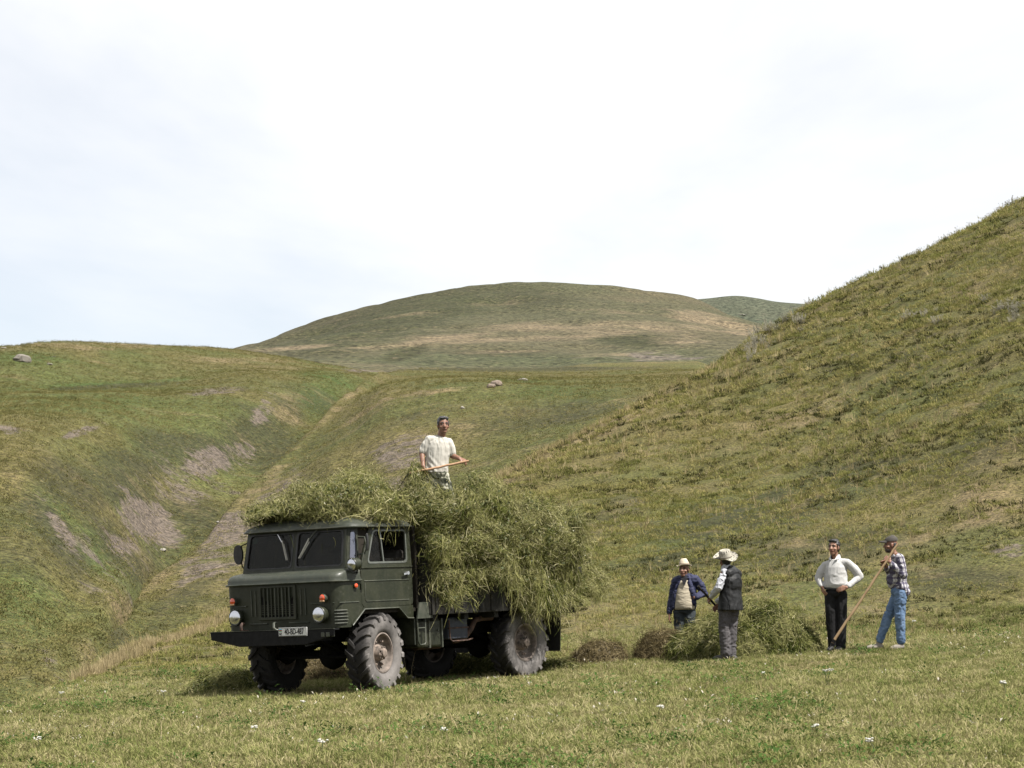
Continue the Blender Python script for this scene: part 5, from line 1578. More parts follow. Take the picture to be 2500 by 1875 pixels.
face(hat_at, HM, D)
fuse([ball(hat_at(0, -0.035, 0.005), (0.080, 0.075, 0.075), HM)], 'hair', M_HAIR, D, 0.008, 2, 0.004, (0.02, 0.02, 0.05), 4)
M_JACKET = cloth('navy_blue_jacket', (0.032, 0.036, 0.080), 0.7, 0.3)
sw_ = [MB().loft([[Vector((0.0 + 0.008 * (z - .7) / .5, cy, z)) + lat * (rx * math.cos(t)) + fwd * (ry * math.sin(t)) for t in [2 * math.pi * j / 28 for j in range(28)]] for z, rx, ry, cy in ((0.715, 0.165, 0.135, -0.02), (0.74, 0.172, 0.145, -0.03), (0.82, 0.170, 0.146, -0.035), (0.95, 0.158, 0.134, -0.03), (1.08, 0.145, 0.116, -0.02), (1.18, 0.115, 0.092, -0.01), (1.23, 0.07, 0.06, 0.0))], True, True)]
fuse(sw_, 'pullover', cloth('beige_knit', (0.42, 0.37, 0.28), 0.9, 0.15, 60), D, 0.008, 2, 0.005, (0.10, 0.10, 0.035), 31)
jk, _, _ = torso((0.01, 0.045, 0.79), (0.012, 0.035, 1.03), shL, shR, (0.018, 0.03, 1.225), 0.030)
jk += [limb([shL, (-0.18, 0.03, 1.05), (-0.200, 0.03, 0.92)], [0.064, 0.061, 0.056]), limb([(-0.200, 0.03, 0.92), (-0.238, -0.02, 0.68)], [0.064, 0.052]),
       limb([shR, (0.275, 0.02, 1.10), (0.330, 0.03, 0.985)], [0.070, 0.076, 0.072]), limb([(0.330, 0.03, 0.985), (0.20, -0.12, 0.925)], [0.068, 0.054]),
       limb([(0.085, -0.075, 1.17), (0.135, -0.10, 1.0), (0.155, -0.09, 0.82)], [0.040, 0.05, 0.05]), limb([(-0.075, -0.065, 1.17), (-0.145, -0.06, 1.0), (-0.165, -0.055, 0.76)], [0.036, 0.04, 0.045]),
       limb([(-0.065, -0.02, 1.245), (0.015, 0.06, 1.275), (0.095, -0.025, 1.255)], [0.028, 0.032, 0.028])]
fuse(jk, 'jacket', M_JACKET, D, 0.008, 2, 0.013, (0.065, 0.065, 0.05), 33)
M_DSHIRT = cloth('dark_collar_shirt', (0.022, 0.022, 0.026), 0.8)
cs = MB(); cs.slab([(-0.055, -0.135, 1.235), (0.065, -0.135, 1.24), (0.005, -0.155, 1.10)], (0, -0.012, 0))
cs.lathe([(1.215, 0.075), (1.275, 0.066), (1.27, 0.056), (1.215, 0.06)], 20, 'z', c=(0.008, -0.02, 0))
cs.build('shirt_collar', M_DSHIRT, D, 60)
M_DTR = cloth('dark_blue_grey_trousers', (0.045, 0.055, 0.060), 0.85, 0.3)
fuse([ball((0.0, 0.01, 0.70), (0.175, 0.135, 0.10)), limb([(-0.082, 0, .68), (-0.08, -0.03, .38), (-0.07, 0, .09)], [0.102, 0.085, 0.078]), limb([(0.092, 0, .68), (0.09, -0.03, .38), (0.09, 0, .09)], [0.102, 0.085, 0.078])], 'trousers', M_DTR, D, 0.009, 2, 0.010, (0.07, 0.07, 0.06), 34)
shoe(D, (-0.07, 0, 0.09), (-0.3, -0.95), M_GASKET); shoe(D, (0.09, 0, 0.09), (-0.2, -0.95), M_GASKET)
hat(D, 'felt_hat', hat_at(0.0, -0.012, 0.068), HM @ Matrix.Rotation(R(4), 3, 'Y'), cloth('cream_felt', (0.55, 0.47, 0.36), 0.9, 0.12), 0.124, 0.086, 0.112, 0.012, plain_mat('grey_hat_band', (0.33, 0.27, 0.21), 0.8), pinch=0.16, seed=5, taper=0.66)

# ---- man on the load, fork in hand
pE = TM @ Vector((-2.55, 0.12, 1.05))
pq = px(1067, 1314, 34.4)
E_ = empty('person', Matrix.Translation(Vector(pq)) @ Matrix.Rotation(-math.atan2(pq[0], pq[1]), 4, 'Z'))
tag(E_, 'dark haired man in white t-shirt standing thigh deep on the hay load', 'person', 'farm workers')
shL, shR, neck = (-0.118, -0.02, 1.425), (0.160, 0.03, 1.388), (0.058, 0.005, 1.490)
t_, lat, fwd = torso((-0.005, 0, 0.955), (0.012, 0.0, 1.20), shL, shR, neck, -0.034, collar=False)
hat_at, HM = head_frame((0.085, -0.02, 1.635), (0.22, -0.97), 0.02)
hL, hR = Vector((-0.205, -0.13, 1.035)), Vector((0.320, -0.085, 1.150))
arms = [limb([shL, (-0.222, -0.02, 1.225)], [0.052, 0.045]), limb([(-0.222, -0.02, 1.225), hL], [0.043, 0.031]), limb([shR, (0.222, 0.05, 1.195)], [0.052, 0.045]), limb([(0.222, 0.05, 1.195), hR], [0.043, 0.031])]
legs = [limb([(-0.09, 0, .92), (-0.10, -0.04, .5), (-0.10, 0.02, .08)], [0.08, 0.055, 0.04]), limb([(0.08, 0, .92), (0.19, -0.03, .52), (0.22, 0.06, .08)], [0.08, 0.055, 0.04])]
hands = hand_parts(hL, (0.15, -0.25, -0.95), (0.6, 0.7, 0.0), curl=0.7) + hand_parts(hR, (0.85, -0.30, -0.35), (0.0, 0.4, -0.9), curl=0.75)
fuse(t_ + arms + legs + hands + head_parts(hat_at, HM, 1.04) + [limb([neck, hat_at(0, -0.012, -0.05)], [0.060, 0.058])], 'body', M_SKIN, E_, 0.0075, 2)
face(hat_at, HM, E_, hair=True, hairmat=M_GREYHAIR, k=1.04)
ts = [shirt_body([(-0.012, 0, .945, .180, .136), (-0.012, 0, 1.02, .176, .134), (-0.006, 0, 1.12, .172, .130), (0.004, 0, 1.22, .176, .130), (0.014, 0, 1.31, .176, .124), (0.024, 0.0, 1.385, .160, .110), (0.040, 0.003, 1.455, .110, .088)], lat, fwd),
      limb([Vector(shL).lerp(Vector(shR), .06), (Vector(shL) + Vector(shR)) / 2 + Vector((0, 0, .014)), Vector(shL).lerp(Vector(shR), .94)], [0.066, 0.082, 0.066])]
sl = [limb([shL, (-0.170, -0.02, 1.34), (-0.205, -0.02, 1.265)], [0.066, 0.066, 0.064]), limb([shR, (0.195, 0.042, 1.31), (0.212, 0.048, 1.235)], [0.070, 0.067, 0.062])]
fuse(ts + sl, 't_shirt', cloth('cream_white_cotton', (0.50, 0.48, 0.43), 0.85, 0.05), E_, 0.008, 2, 0.008, (0.05, 0.05, 0.16), 43,
     folds=lambda co: 0.7 * np.sin((co[:, 0] * 1.0 + co[:, 2] * 0.8) * 70.0) * np.clip((1.22 - co[:, 2]) * 6, 0, 1) * np.clip((0.06 - co[:, 0]) * 8, 0, 1))
def mat_camo():
    m = Mat('pale_camouflage_cloth')
    p = m.obj()
    n = m.noise(p, 9.0, 2, 0.5, 0.5); n2 = m.noise(p, 12.0, 2, 0.5, 0.5)
    c = m.mix(m.ramp(n, .48, .53), (0.42, 0.41, 0.33), (0.17, 0.175, 0.125)); c = m.mix(m.ramp(n2, .56, .60), c, (0.07, 0.075, 0.055))
    m.principled(c, 0.85, spec=0.15)
    return m.m
fuse([ball((-0.005, 0, 0.925), (0.175, 0.132, 0.10)), limb([(-0.088, 0, .90), (-0.10, -0.04, .5), (-0.10, 0.02, .10)], [0.102, 0.085, 0.078]), limb([(0.082, 0, .90), (0.19, -0.03, .52), (0.22, 0.06, .10)], [0.102, 0.085, 0.078])], 'trousers', mat_camo(), E_, 0.009, 2, 0.010, (0.07, 0.07, 0.05), 44)
shoe(E_, (-0.10, 0.02, 0.09), (-0.1, -0.95), M_GASKET); shoe(E_, (0.22, 0.06, 0.09), (0.3, -0.95), M_GASKET)
fork3 = empty('hay_fork', E_.matrix_world.copy())
tag(fork3, 'reddish wooden fork handle held by the man on top of the load', 'hay fork')
crook((0.455, -0.165, 1.112), (-0.40, -0.19, 0.930), 0.0165, 0.018, 0.004, seed=12).build('handle', M_POLE2, fork3, 60)
sock = MB(); pb = Vector((-0.40, -0.19, 0.930))
for k in (-1, 0, 1):
    sock.tube([pb, pb + Vector((-0.05, k * 0.06, -0.05)), pb + Vector((-0.18, k * 0.07, -0.26))], [0.009, 0.008, 0.004], 6)
sock.build('fork_head', M_DARK, fork3, 60)
# ------------------------------------------------------------------ hay
def mat_strand(name, cols, trans=0.14):
    m = Mat(name)
    t = m.n('ShaderNodeAttribute', attribute_name='tint').outputs['Fac']
    rp = m.n('ShaderNodeValToRGB', {'Fac': t})
    el = rp.color_ramp.elements
    el[0].position = 0.0; cols = [tuple(c * ALB for c in q) for q in cols]
    el[0].color = (*cols[0], 1)
    el[1].position = 1.0; el[1].color = (*cols[-1], 1)
    for i, c in enumerate(cols[1:-1]):
        e = el.new((i + 1) / (len(cols) - 1)); e.color = (*c, 1)
    n = m.noise(m.pos(), 2.2, 3, 0.6)
    col = m.mix(m.ramp(n, 0.38, 0.68, 0, 0.55), rp.outputs['Color'], tuple(c / ALB for c in cols[len(cols) // 2 + 1]))
    d = m.n('ShaderNodeBsdfDiffuse', {'Color': col}).outputs[0]
    tr = m.n('ShaderNodeBsdfTranslucent', {'Color': col}).outputs[0]
    m.surf(m.n('ShaderNodeMixShader', {0: trans, 1: d, 2: tr}).outputs[0])
    return m.m
HAYC = [(0.022, 0.032, 0.009), (0.069, 0.087, 0.021), (0.132, 0.146, 0.037), (0.204, 0.206, 0.063), (0.314, 0.297, 0.129), (0.470, 0.431, 0.258)]
HAYB = [(0.050, 0.040, 0.020), (0.085, 0.068, 0.032), (0.120, 0.094, 0.045), (0.155, 0.122, 0.060), (0.20, 0.16, 0.088), (0.29, 0.24, 0.14)]
M_HAY = mat_strand('half_dry_hay', HAYC)
M_HAYB = mat_strand('old_brown_hay', HAYB)
def mat_haycore(name, c):
    m = Mat(name)
    p = m.pos()
    n = m.noise(p, 22.0, 5, 0.7); n2 = m.noise(p, 3.0, 3, 0.6)
    col = m.mix(n2, m.mix(n, c[0], c[2]), m.mix(n, c[1], c[3]))
    m.principled(col, 0.95, normal=m.bump(n, 1.0, 0.08), spec=0.05)
    return m.m
M_HAYCORE = mat_haycore('packed_hay', HAYC)
M_HAYCOREB = mat_haycore('packed_brown_hay', HAYB)
M_BLOSSOM = plain_mat('dry_white_blossom', (0.62, 0.60, 0.48), 0.8, var=0.2)

def strands(name, P, N, down, n, L, W, mat, parent, seed, bias=0.9, lift=0.03, droop=0.55, tint=(0.1, 0.75), xf=None, curl=0.5):
    """n curved stems lying on the surface samples P with normals N; one mesh"""
    g = np.random.default_rng(seed)
    # stems come in forkfuls: a bunch shares its place, its lie and how far it stands off
    nb = max(1, n // 16)
    kb = g.integers(0, len(P), nb)
    which = g.integers(0, nb, n)
    k = kb[which]
    nn = N[k]
    off = np.abs(g.normal(0, 1, nb))[which]
    jit = g.normal(0, 0.075, (n, 3)) * g.choice([0.5, 1.0, 1.6], n)[:, None]
    jit -= (jit * nn).sum(1, keepdims=True) * nn
    p = P[k] + jit + nn * (off * lift * 1.1)[:, None]
    brnd = g.normal(size=(nb, 3))[which]
    rnd = brnd * 0.85 + g.normal(size=(n, 3)) * 0.62
    tang = rnd - (rnd * nn).sum(1, keepdims=True) * nn
    tang /= np.linalg.norm(tang, axis=1, keepdims=True) + 1e-9
    dn = down[k] if down is not None else np.broadcast_to([0, 0, -1.0], p.shape)
    dn = dn - (dn * nn).sum(1, keepdims=True) * nn
    d = tang + bias * dn + nn * g.normal(0.0, 0.12, (n, 1))
    d /= np.linalg.norm(d, axis=1, keepdims=True)
    ln = g.uniform(L[0], L[1], n) * g.choice([0.5, 0.7, 0.9, 1.1, 1.9], n, p=[.3, .3, .2, .13, .07])
    wd = g.uniform(W[0], W[1], n)
    pts = [p + nn * (g.normal(0.0, lift, (n, 1)))]
    S = 4
    bend = g.normal(0, curl, (n, 3))
    dirs = []
    for s in range(S):
        dirs.append(d)
        pts.append(pts[-1] + d * (ln / S)[:, None])
        d = d + bend * 0.25 + np.array([0, 0, -1.0]) * (droop / S)
        d /= np.linalg.norm(d, axis=1, keepdims=True)
    dirs.append(d)
    side = np.cross(dirs[0], nn + g.normal(0, 0.7, (n, 3)))
    side /= np.linalg.norm(side, axis=1, keepdims=True) + 1e-9
    V = np.empty((n, (S + 1) * 2, 3))
    for s in range(S + 1):
        w = wd * (1.0, 1.0, 0.95, 0.75, 0.25)[s]
        V[:, 2 * s] = pts[s] - side * w[:, None] * 0.5
        V[:, 2 * s + 1] = pts[s] + side * w[:, None] * 0.5
    base = (np.arange(n) * (S + 1) * 2)[:, None, None]
    q = np.array([[2 * s, 2 * s + 1, 2 * s + 3, 2 * s + 2] for s in range(S)])[None]
    F = (base + q).reshape(-1, 4)
    me = np_mesh(name, V.reshape(-1, 3), F)
    bt = g.normal((tint[0] + tint[1]) / 2, (tint[1] - tint[0]) / 2.6, nb)[which]      # one forkful is greener, another drier
    t = np.clip(bt + g.normal(0, (tint[1] - tint[0]) / 4.5, n), 0, 1)
    hi = g.random(n) < 0.06
    t[hi] = g.uniform(0.8, 1.0, hi.sum())
    a = me.attributes.new('tint', 'FLOAT', 'POINT')
    a.data.foreach_set('value', np.repeat(t, (S + 1) * 2).astype(np.float32))
    o = link(name, me, mat, parent)
    o['kind'] = 'stuff'
    return o

def surf_samples(V, F, n, seed, keep=None):
    g = np.random.default_rng(seed)
    a, b, c, d = (V[F[:, i]] for i in range(4))
    nr = np.cross(c - a, d - b)
    ar = np.linalg.norm(nr, axis=1)
    nr = nr / (ar[:, None] + 1e-12)
    w = ar.copy()
    if keep is not None:
        w *= keep((a + b + c + d) / 4, nr)
    k = g.choice(len(F), n, p=w / w.sum())
    u, v = g.random((n, 1)), g.random((n, 1))
    P = (a[k] * (1 - u) + b[k] * u) * (1 - v) + (d[k] * (1 - u) + c[k] * u) * v
    return P, nr[k]

def vert_normals(V, nu, nt):
    G = V.reshape(nu, nt, 3)
    du = np.gradient(G, axis=0); dv = np.gradient(G, axis=1)
    n = np.cross(du, dv)
    return (n / (np.linalg.norm(n, axis=2, keepdims=True) + 1e-12)).reshape(-1, 3)

# the load, in the truck's axes
TMn = np.array(TM)
def to_world(V): return V @ TMn[:3, :3].T + TMn[:3, 3]
sx = [0.56, 0.50, 0.30, 0.0, -0.4, -0.72, -0.80, -0.95, -1.2, -1.5, -2.0, -2.5, -2.75, -3.0, -3.35, -3.8, -4.3, -4.75, -5.05, -5.2]
zt = [2.50, 2.62, 2.75, 2.82, 2.85, 2.87, 2.88, 2.90, 2.91, 2.90, 2.78, 2.66, 2.66, 2.72, 2.76, 2.72, 2.64, 2.52, 2.32, 1.9]
zl = [2.44, 2.44, 2.44, 2.44, 2.42, 2.34, 1.80, 1.36, 1.20, 1.28, 1.46, 1.44, 1.18, 0.98, 0.94, 1.08, 1.14, 1.16, 1.26, 1.5]
wl_ = [0.30, 0.55, 0.80, 0.98, 1.04, 1.06, 1.12, 1.24, 1.31, 1.35, 1.38, 1.38, 1.38, 1.38, 1.38, 1.40, 1.38, 1.28, 1.06, 0.6]
wr_ = [0.70, 0.96, 1.10, 1.14, 1.14, 1.14, 1.18, 1.24, 1.31, 1.35, 1.38, 1.38, 1.38, 1.38, 1.38, 1.38, 1.32, 1.15, 0.9, 0.5]
zr_ = [2.42, 2.40, 2.40, 2.40, 2.40, 2.34, 1.85, 1.46, 1.3, 1.3, 1.3, 1.3, 1.2, 1.2, 1.2, 1.2, 1.2, 1.2, 1.4, 1.6]
NX, NT = 240, 150
order = np.argsort(sx)
xq = np.linspace(0.56, -5.12, NX)
f = lambda a: pchip(np.array(sx)[order], np.array(a, float)[order], xq)
ZT, ZL, WL, WR, ZR = f(zt), f(zl), f(wl_), f(wr_), f(zr_)
th = np.linspace(0, math.pi, NT)
cth, sth = np.cos(th), np.sin(th)
left_side = (cth > 0)[None]
Wd = np.where(left_side, WL[:, None], WR[:, None])
Zb = np.where(left_side, ZL[:, None], ZR[:, None])
HV = np.empty((NX, NT, 3))
HV[..., 0] = xq[:, None]
HV[..., 1] = np.sign(cth)[None] * Wd * np.abs(cth)[None] ** 0.55
HV[..., 2] = Zb + (ZT[:, None] - Zb) * sth[None] ** 0.62
fl = HV.reshape(-1, 3)
nv = -vert_normals(fl, NX, NT)
if (nv[NX // 2 * NT + NT // 2][2]) < 0: nv = -nv
bil = np.abs(fbm(fl * [1, 1, 1.5], 0.75, 3, 101))
bil2 = np.abs(fbm(fl * [1.2, 1, 2.2] + 9, 0.34, 3, 131))
lay = fbm(fl * [1, 1, 4.0] + 4.0 * fbm(fl, 1.0, 2, 117)[:, None] * 0.08, 0.40, 2, 111)
onroof = np.clip((fl[:, 0] + 0.9) / 0.3, 0, 1)
disp = (0.19 - 0.09 * onroof) * (bil * 2.2 - 0.62) + 0.17 * (bil2 * 2 - 0.55) + 0.07 * lay
# keep the ends tucked in
disp *= np.clip((0.60 - fl[:, 0]) / 0.3, 0.15, 1)
# folds where one forkful overhangs the next, as they run across the load
pre = to_world(fl) - np.array([0, 0, HC])
pz = pre[:, 1] * CP + pre[:, 2] * SP
PU, PV = 1250 + FPX * pre[:, 0] / pz, 937.5 - FPX * (-pre[:, 1] * SP + pre[:, 2] * CP) / pz
PU = PU + 7 * fbm(fl, 0.15, 2, 140); PV = PV + 7 * fbm(fl + 5, 0.15, 2, 141)
near_side = (nv @ TMn[:3, :3].T)[:, 1] < 0.25
for line, wdt, dep in (([(855, 1250), (900, 1222), (945, 1200), (985, 1193), (1003, 1215), (1006, 1260), (1020, 1310), (1030, 1360)], 15, .20), ([(1215, 1200), (1262, 1222), (1300, 1262), (1325, 1310)], 11, .15),
                       ([(1105, 1225), (1160, 1243), (1200, 1262)], 10, .13), ([(640, 1228), (700, 1215), (745, 1222)], 10, .10), ([(690, 1262), (760, 1250), (820, 1232)], 9, .08), ([(1035, 1370), (1110, 1385), (1200, 1370)], 12, .12),
                       ([(1390, 1290), (1425, 1330), (1440, 1400)], 14, .15), ([(1180, 1300), (1240, 1340), (1290, 1400)], 10, .10), ([(615, 1250), (650, 1240), (690, 1243)], 9, .09)):
    best = np.full(len(fl), 1e9)
    for (xa, ya), (xb, yb) in zip(line[:-1], line[1:]):
        tt = np.clip(((PU - xa) * (xb - xa) + (PV - ya) * (yb - ya)) / ((xb - xa) ** 2 + (yb - ya) ** 2), 0, 1)
        best = np.minimum(best, np.hypot(PU - xa - tt * (xb - xa), PV - ya - tt * (yb - ya)))
    disp = disp - 2.5 * dep * np.clip(1 - best / (1.5 * wdt), 0, 1) ** 0.6 * near_side + 0.5 * dep * np.clip(1 - np.abs(best - 2.1 * wdt) / wdt, 0, 1) * near_side
HVd = fl + nv * disp[:, None]
HVd[:, 2] = np.where(fl[:, 0] > -0.78, np.maximum(HVd[:, 2], 2.425), HVd[:, 2])
ii = np.arange(NX * NT).reshape(NX, NT)
HF = np.stack([ii[:-1, :-1], ii[1:, :-1], ii[1:, 1:], ii[:-1, 1:]], -1).reshape(-1, 4)
HW = to_world(HVd)
# packed hay lies a little inside the loose outer stems
HWc = to_world(HVd - nv * 0.055)
me = np_mesh('hay_load', HWc, HF)
load = link('hay_load', me, M_HAYCORE, None, 180)
tag(load, 'huge shaggy load of half dry green hay heaped on the truck', 'hay')
a_, b_, c_, d_ = (HW[HF[:, i]] for i in range(4))
_n = np.cross(c_ - a_, d_ - b_)
if (_n[:, 2].sum()) < 0: HF = HF[:, ::-1]
vis = lambda c, n: np.where((n @ np.array([0.05, -1, 0.25])) > -0.55, 1.0, 0.25)
HP, HN = surf_samples(HW, HF, 160000, 5, vis)
bx_ = TM.to_3x3() @ Vector((1, 0, 0))
# combed bunches: neighbouring stems share a lie
lie = np.stack([fbm(HP, 0.5, 2, s) for s in (201, 202, 203)], 1) * 1.9 + np.array([0, 0, -1.15])
strands('hay_stems', HP, HN, lie, 250000, (0.05, 0.18), (0.0026, 0.0060), M_HAY, load, 11, bias=1.35, lift=0.024, droop=0.45, tint=(0.0, 0.92), curl=1.25)
# long stems hanging off the edge over the side boards, cab roof and wheel
edge = []
g = np.random.default_rng(3)
for i in range(2600):
    k = g.integers(0, NX)
    j = g.choice([0, 1, 2, 3, 4, 6, 8, 10, 14])
    edge.append(k * NT + j)
EP = HW[edge] + g.normal(0, 0.03, (len(edge), 3)); EN = (nv @ TMn[:3, :3].T)[edge]
keepm = HVd[edge][:, 0] < -0.78
strands('hanging_stems', EP[keepm], EN[keepm], None, 2200, (0.10, 0.36), (0.004, 0.008), M_HAY, load, 12, bias=2.0, lift=0.04, droop=1.4, tint=(0.3, 0.9), curl=1.1)
strands('roof_fringe', EP[~keepm], EN[~keepm], None, 1600, (0.10, 0.26), (0.005, 0.009), M_HAY, load, 13, bias=0.3, lift=0.03, droop=0.6, tint=(0.3, 0.85), curl=0.7)
def flecks(name, P, N, n, r, mat, parent, seed, lift=0.05):
    g = np.random.default_rng(seed)
    k = g.integers(0, len(P), n)
    c = P[k] + N[k] * g.uniform(0.0, lift, (n, 1))
    a = g.normal(size=(n, 3)); a /= np.linalg.norm(a, axis=1, keepdims=True)
    b = np.cross(a, g.normal(size=(n, 3))); b /= np.linalg.norm(b, axis=1, keepdims=True)
    s = g.uniform(r[0], r[1], (n, 1))
    V = np.stack([c - a * s, c + b * s * 0.55, c + a * s, c - b * s * 0.55], 1)
    F = np.arange(n * 4).reshape(n, 4)
    o = link(name, np_mesh(name, V.reshape(-1, 3), F), mat, parent)
    o['kind'] = 'stuff'
    return o
flecks('dried_blossoms', HP, HN, 800, (0.010, 0.026), M_BLOSSOM, load, 21)
M_LEAF = plain_mat('wilted_leaf', (0.085, 0.105, 0.030), 0.8, var=0.4)
M_BROWNLEAF = plain_mat('brown_leaf', (0.10, 0.075, 0.04), 0.8, var=0.4)
flecks('wilted_leaves', HP, HN, 14000, (0.012, 0.036), M_LEAF, load, 22)

def heap(name, u, v, Z, rx, ry, h, label, mats, n, seed, lean=0.0, L=(0.10, 0.32), rot=0.0, cat='haycock', lobes=()):
    p = px(u, v, Z)
    X0, Y0 = float(p[0]), float(p[1])
    nu, nt = 96, 40
    ph = np.linspace(0, 2 * math.pi, nu)
    r = np.linspace(0, 1, nt)
    PH, RR = np.meshgrid(ph, r, indexing='ij')
    x = RR * rx * np.cos(PH); y = RR * ry * np.sin(PH)
    z = h * np.clip(1 - RR ** 2.3, 0, 1) ** 0.75
    for (lx, ly, lr, lh) in lobes:
        z = np.maximum(z, lh * np.clip(1 - ((x - lx) ** 2 + (y - ly) ** 2) / lr ** 2, 0, 1) ** 0.6)
    V = np.stack([x, y, z], -1).reshape(-1, 3)
    q = V + seed * 3.7
    b = np.abs(fbm(q, 0.55, 3, seed)) * 2.4 - 0.5 + 0.8 * (np.abs(fbm(q, 0.22, 2, seed + 5)) * 2 - .5)
    fade = np.clip(1.15 - RR.ravel(), 0.15, 1)
    nn = V / (np.linalg.norm(V, axis=1, keepdims=True) + 1e-9)
    V = V + nn * (b * 0.16 * h * fade)[:, None]
    c, s = math.cos(rot), math.sin(rot)
    V = np.stack([V[:, 0] * c - V[:, 1] * s, V[:, 0] * s + V[:, 1] * c, V[:, 2]], 1)
    V[:, 2] -= 0.03
    nn_w = V / (np.linalg.norm(V, axis=1, keepdims=True) + 1e-9)
    W = V + [X0, Y0, 0]
    W[:, 2] += meadow.at(W[:, 0], W[:, 1])
    i = np.arange(nu * nt).reshape(nu, nt)
    F = np.stack([i[:-1, :-1], i[:-1, 1:], i[1:, 1:], i[1:, :-1]], -1).reshape(-1, 4)
    aa, bb, cc, dd_ = (W[F[:, k]] for k in range(4))
    if np.cross(cc - aa, dd_ - bb)[:, 2].sum() < 0: F = F[:, ::-1]
    Wc = W - nn_w * 0.045
    o = link(name, np_mesh(name, Wc, F), mats[1], None, 180)
    tag(o, label, cat)
    P, N = surf_samples(W, F, n * 2, seed + 1)
    li = np.stack([fbm(P, 0.45, 2, seed + k) for k in (1, 2, 3)], 1) * 1.6 + np.array([0, 0, -0.8])
    strands('hay_stems', P, N, li, int(n * 1.4), (L[0] * .6, L[1] * .65), (0.0035, 0.0075), mats[0], o, seed + 2, bias=0.9, lift=0.025, droop=0.4, tint=(-0.15, 0.68), curl=0.9)
    flecks('wilted_leaves', P, N, n // 8, (0.012, 0.034), M_LEAF if mats[0] is M_HAY else M_BROWNLEAF, o, seed + 4)
    flecks('dried_blossoms', P, N, max(10, n // 500), (0.01, 0.024), M_BLOSSOM, o, seed + 3)
    return o
heap('haycock', 1822, 1602, 38.0, 1.20, 0.85, 0.70, 'big dark green haycock between the straw hatted man and the others', (M_HAY, M_HAYCORE), 24000, 300, lobes=((0.25, 0.0, 0.8, 0.78), (-0.55, 0.05, 0.7, 0.56)))
heap('haycock', 1620, 1600, 38.7, 0.44, 0.45, 0.40, 'paler brownish hay heap at the left end of the big haycock', (M_HAYB, M_HAYCOREB), 8000, 320)
heap('haycock', 1462, 1606, 38.6, 0.46, 0.42, 0.30, 'small brown domed hay heap on the grass right of the truck', (M_HAYB, M_HAYCOREB), 6000, 340, L=(0.06, 0.2))
heap('haycock', 1352, 1612, 36.6, 0.40, 0.35, 0.13, 'low flat green swath of hay behind the rear wheel', (M_HAY, M_HAYCORE), 3500, 350, L=(0.06, 0.2))
heap('haycock', 560, 1672, 35.6, 0.62, 0.5, 0.30, 'low grey green hay heap left of the front wheel', (M_HAY, M_HAYCORE), 7000, 360, L=(0.06, 0.22))
heap('haycock', 770, 1668, 37.5, 0.60, 0.5, 0.30, 'brown hay heap seen under the truck behind the front axle', (M_HAYB, M_HAYCOREB), 6000, 370, L=(0.06, 0.2))
heap('haycock', 1165, 1645, 37.0, 0.95, 0.5, 0.30, 'long hay heap seen under the truck in front of the rear wheel', (M_HAY, M_HAYCORE), 7000, 380, L=(0.06, 0.22))
# ------------------------------------------------------------------ plants of the meadow and the slopes
hidden = bpy.data.collections.new('plant_pieces')       # source pieces for the ground cover; not part of the scene itself
def mat_grass(name, cols, nscale=0.7, trans=0.3, wr=0.5):
    m = Mat(name)
    oi = m.n('ShaderNodeObjectInfo').outputs['Random']
    p = m.pos()
    n = m.noise(p, nscale, 4, 0.6)
    n2 = m.noise(p, nscale * 0.16, 3, 0.6)
    f = m.math('ADD', m.math('MULTIPLY', oi, wr), m.math('ADD', m.math('MULTIPLY', n, 0.55), m.math('MULTIPLY', n2, 0.45)))
    f = m.ramp(f, 0.36, 0.36 + 0.30 + wr, smooth=False)
    rp = m.n('ShaderNodeValToRGB', {'Fac': f})
    el = rp.color_ramp.elements
    cols = [tuple(c * ALB for c in q) for q in cols]
    el[0].color = (*cols[0], 1); el[1].color = (*cols[-1], 1)
    for i, c in enumerate(cols[1:-1]):
        e = el.new((i + 1) / (len(cols) - 1)); e.color = (*c, 1)
    d = m.n('ShaderNodeBsdfDiffuse', {'Color': rp.outputs['Color']}).outputs[0]
    t = m.n('ShaderNodeBsdfTranslucent', {'Color': rp.outputs['Color']}).outputs[0]
    m.surf(m.n('ShaderNodeMixShader', {0: trans, 1: d, 2: t}).outputs[0])
    return m.m
def tuft(name, n, h, spread, w, droop, mat, seed, coll=hidden, segs=3, flare=0.5):
    g = np.random.default_rng(seed)
    V, F = [], []
    for k in range(n):
        a = g.uniform(0, 2 * math.pi); r = spread * math.sqrt(g.random())
        p = np.array([r * math.cos(a), r * math.sin(a), -0.01])
        b = a + g.normal(0, 0.8)
        tl = abs(g.normal(flare, 0.25))
        d = np.array([math.cos(b) * tl, math.sin(b) * tl, 1.0]); d /= np.linalg.norm(d)
        L = g.uniform(h[0], h[1])
        c = g.uniform(0, 2 * math.pi)
        s = np.array([math.cos(c), math.sin(c), 0])
        b0 = len(V)
        for i in range(segs + 1):
            ww = g.uniform(w[0], w[1]) * (1, 0.95, 0.7, 0.15)[min(i * 3 // segs, 3)] * 0.5
            V += [p - s * ww, p + s * ww]
            p = p + d * L / segs
            d = d + np.array([math.cos(b) * 0.3 * droop, math.sin(b) * 0.3 * droop, -droop * 0.55]); d /= np.linalg.norm(d)
        F += [[b0 + 2 * i, b0 + 2 * i + 1, b0 + 2 * i + 3, b0 + 2 * i + 2] for i in range(segs)]
    me = np_mesh(name, np.array(V), np.array(F))
    me.materials.append(mat)
    o = bpy.data.objects.new(name, me)
    coll.objects.link(o)
    return o
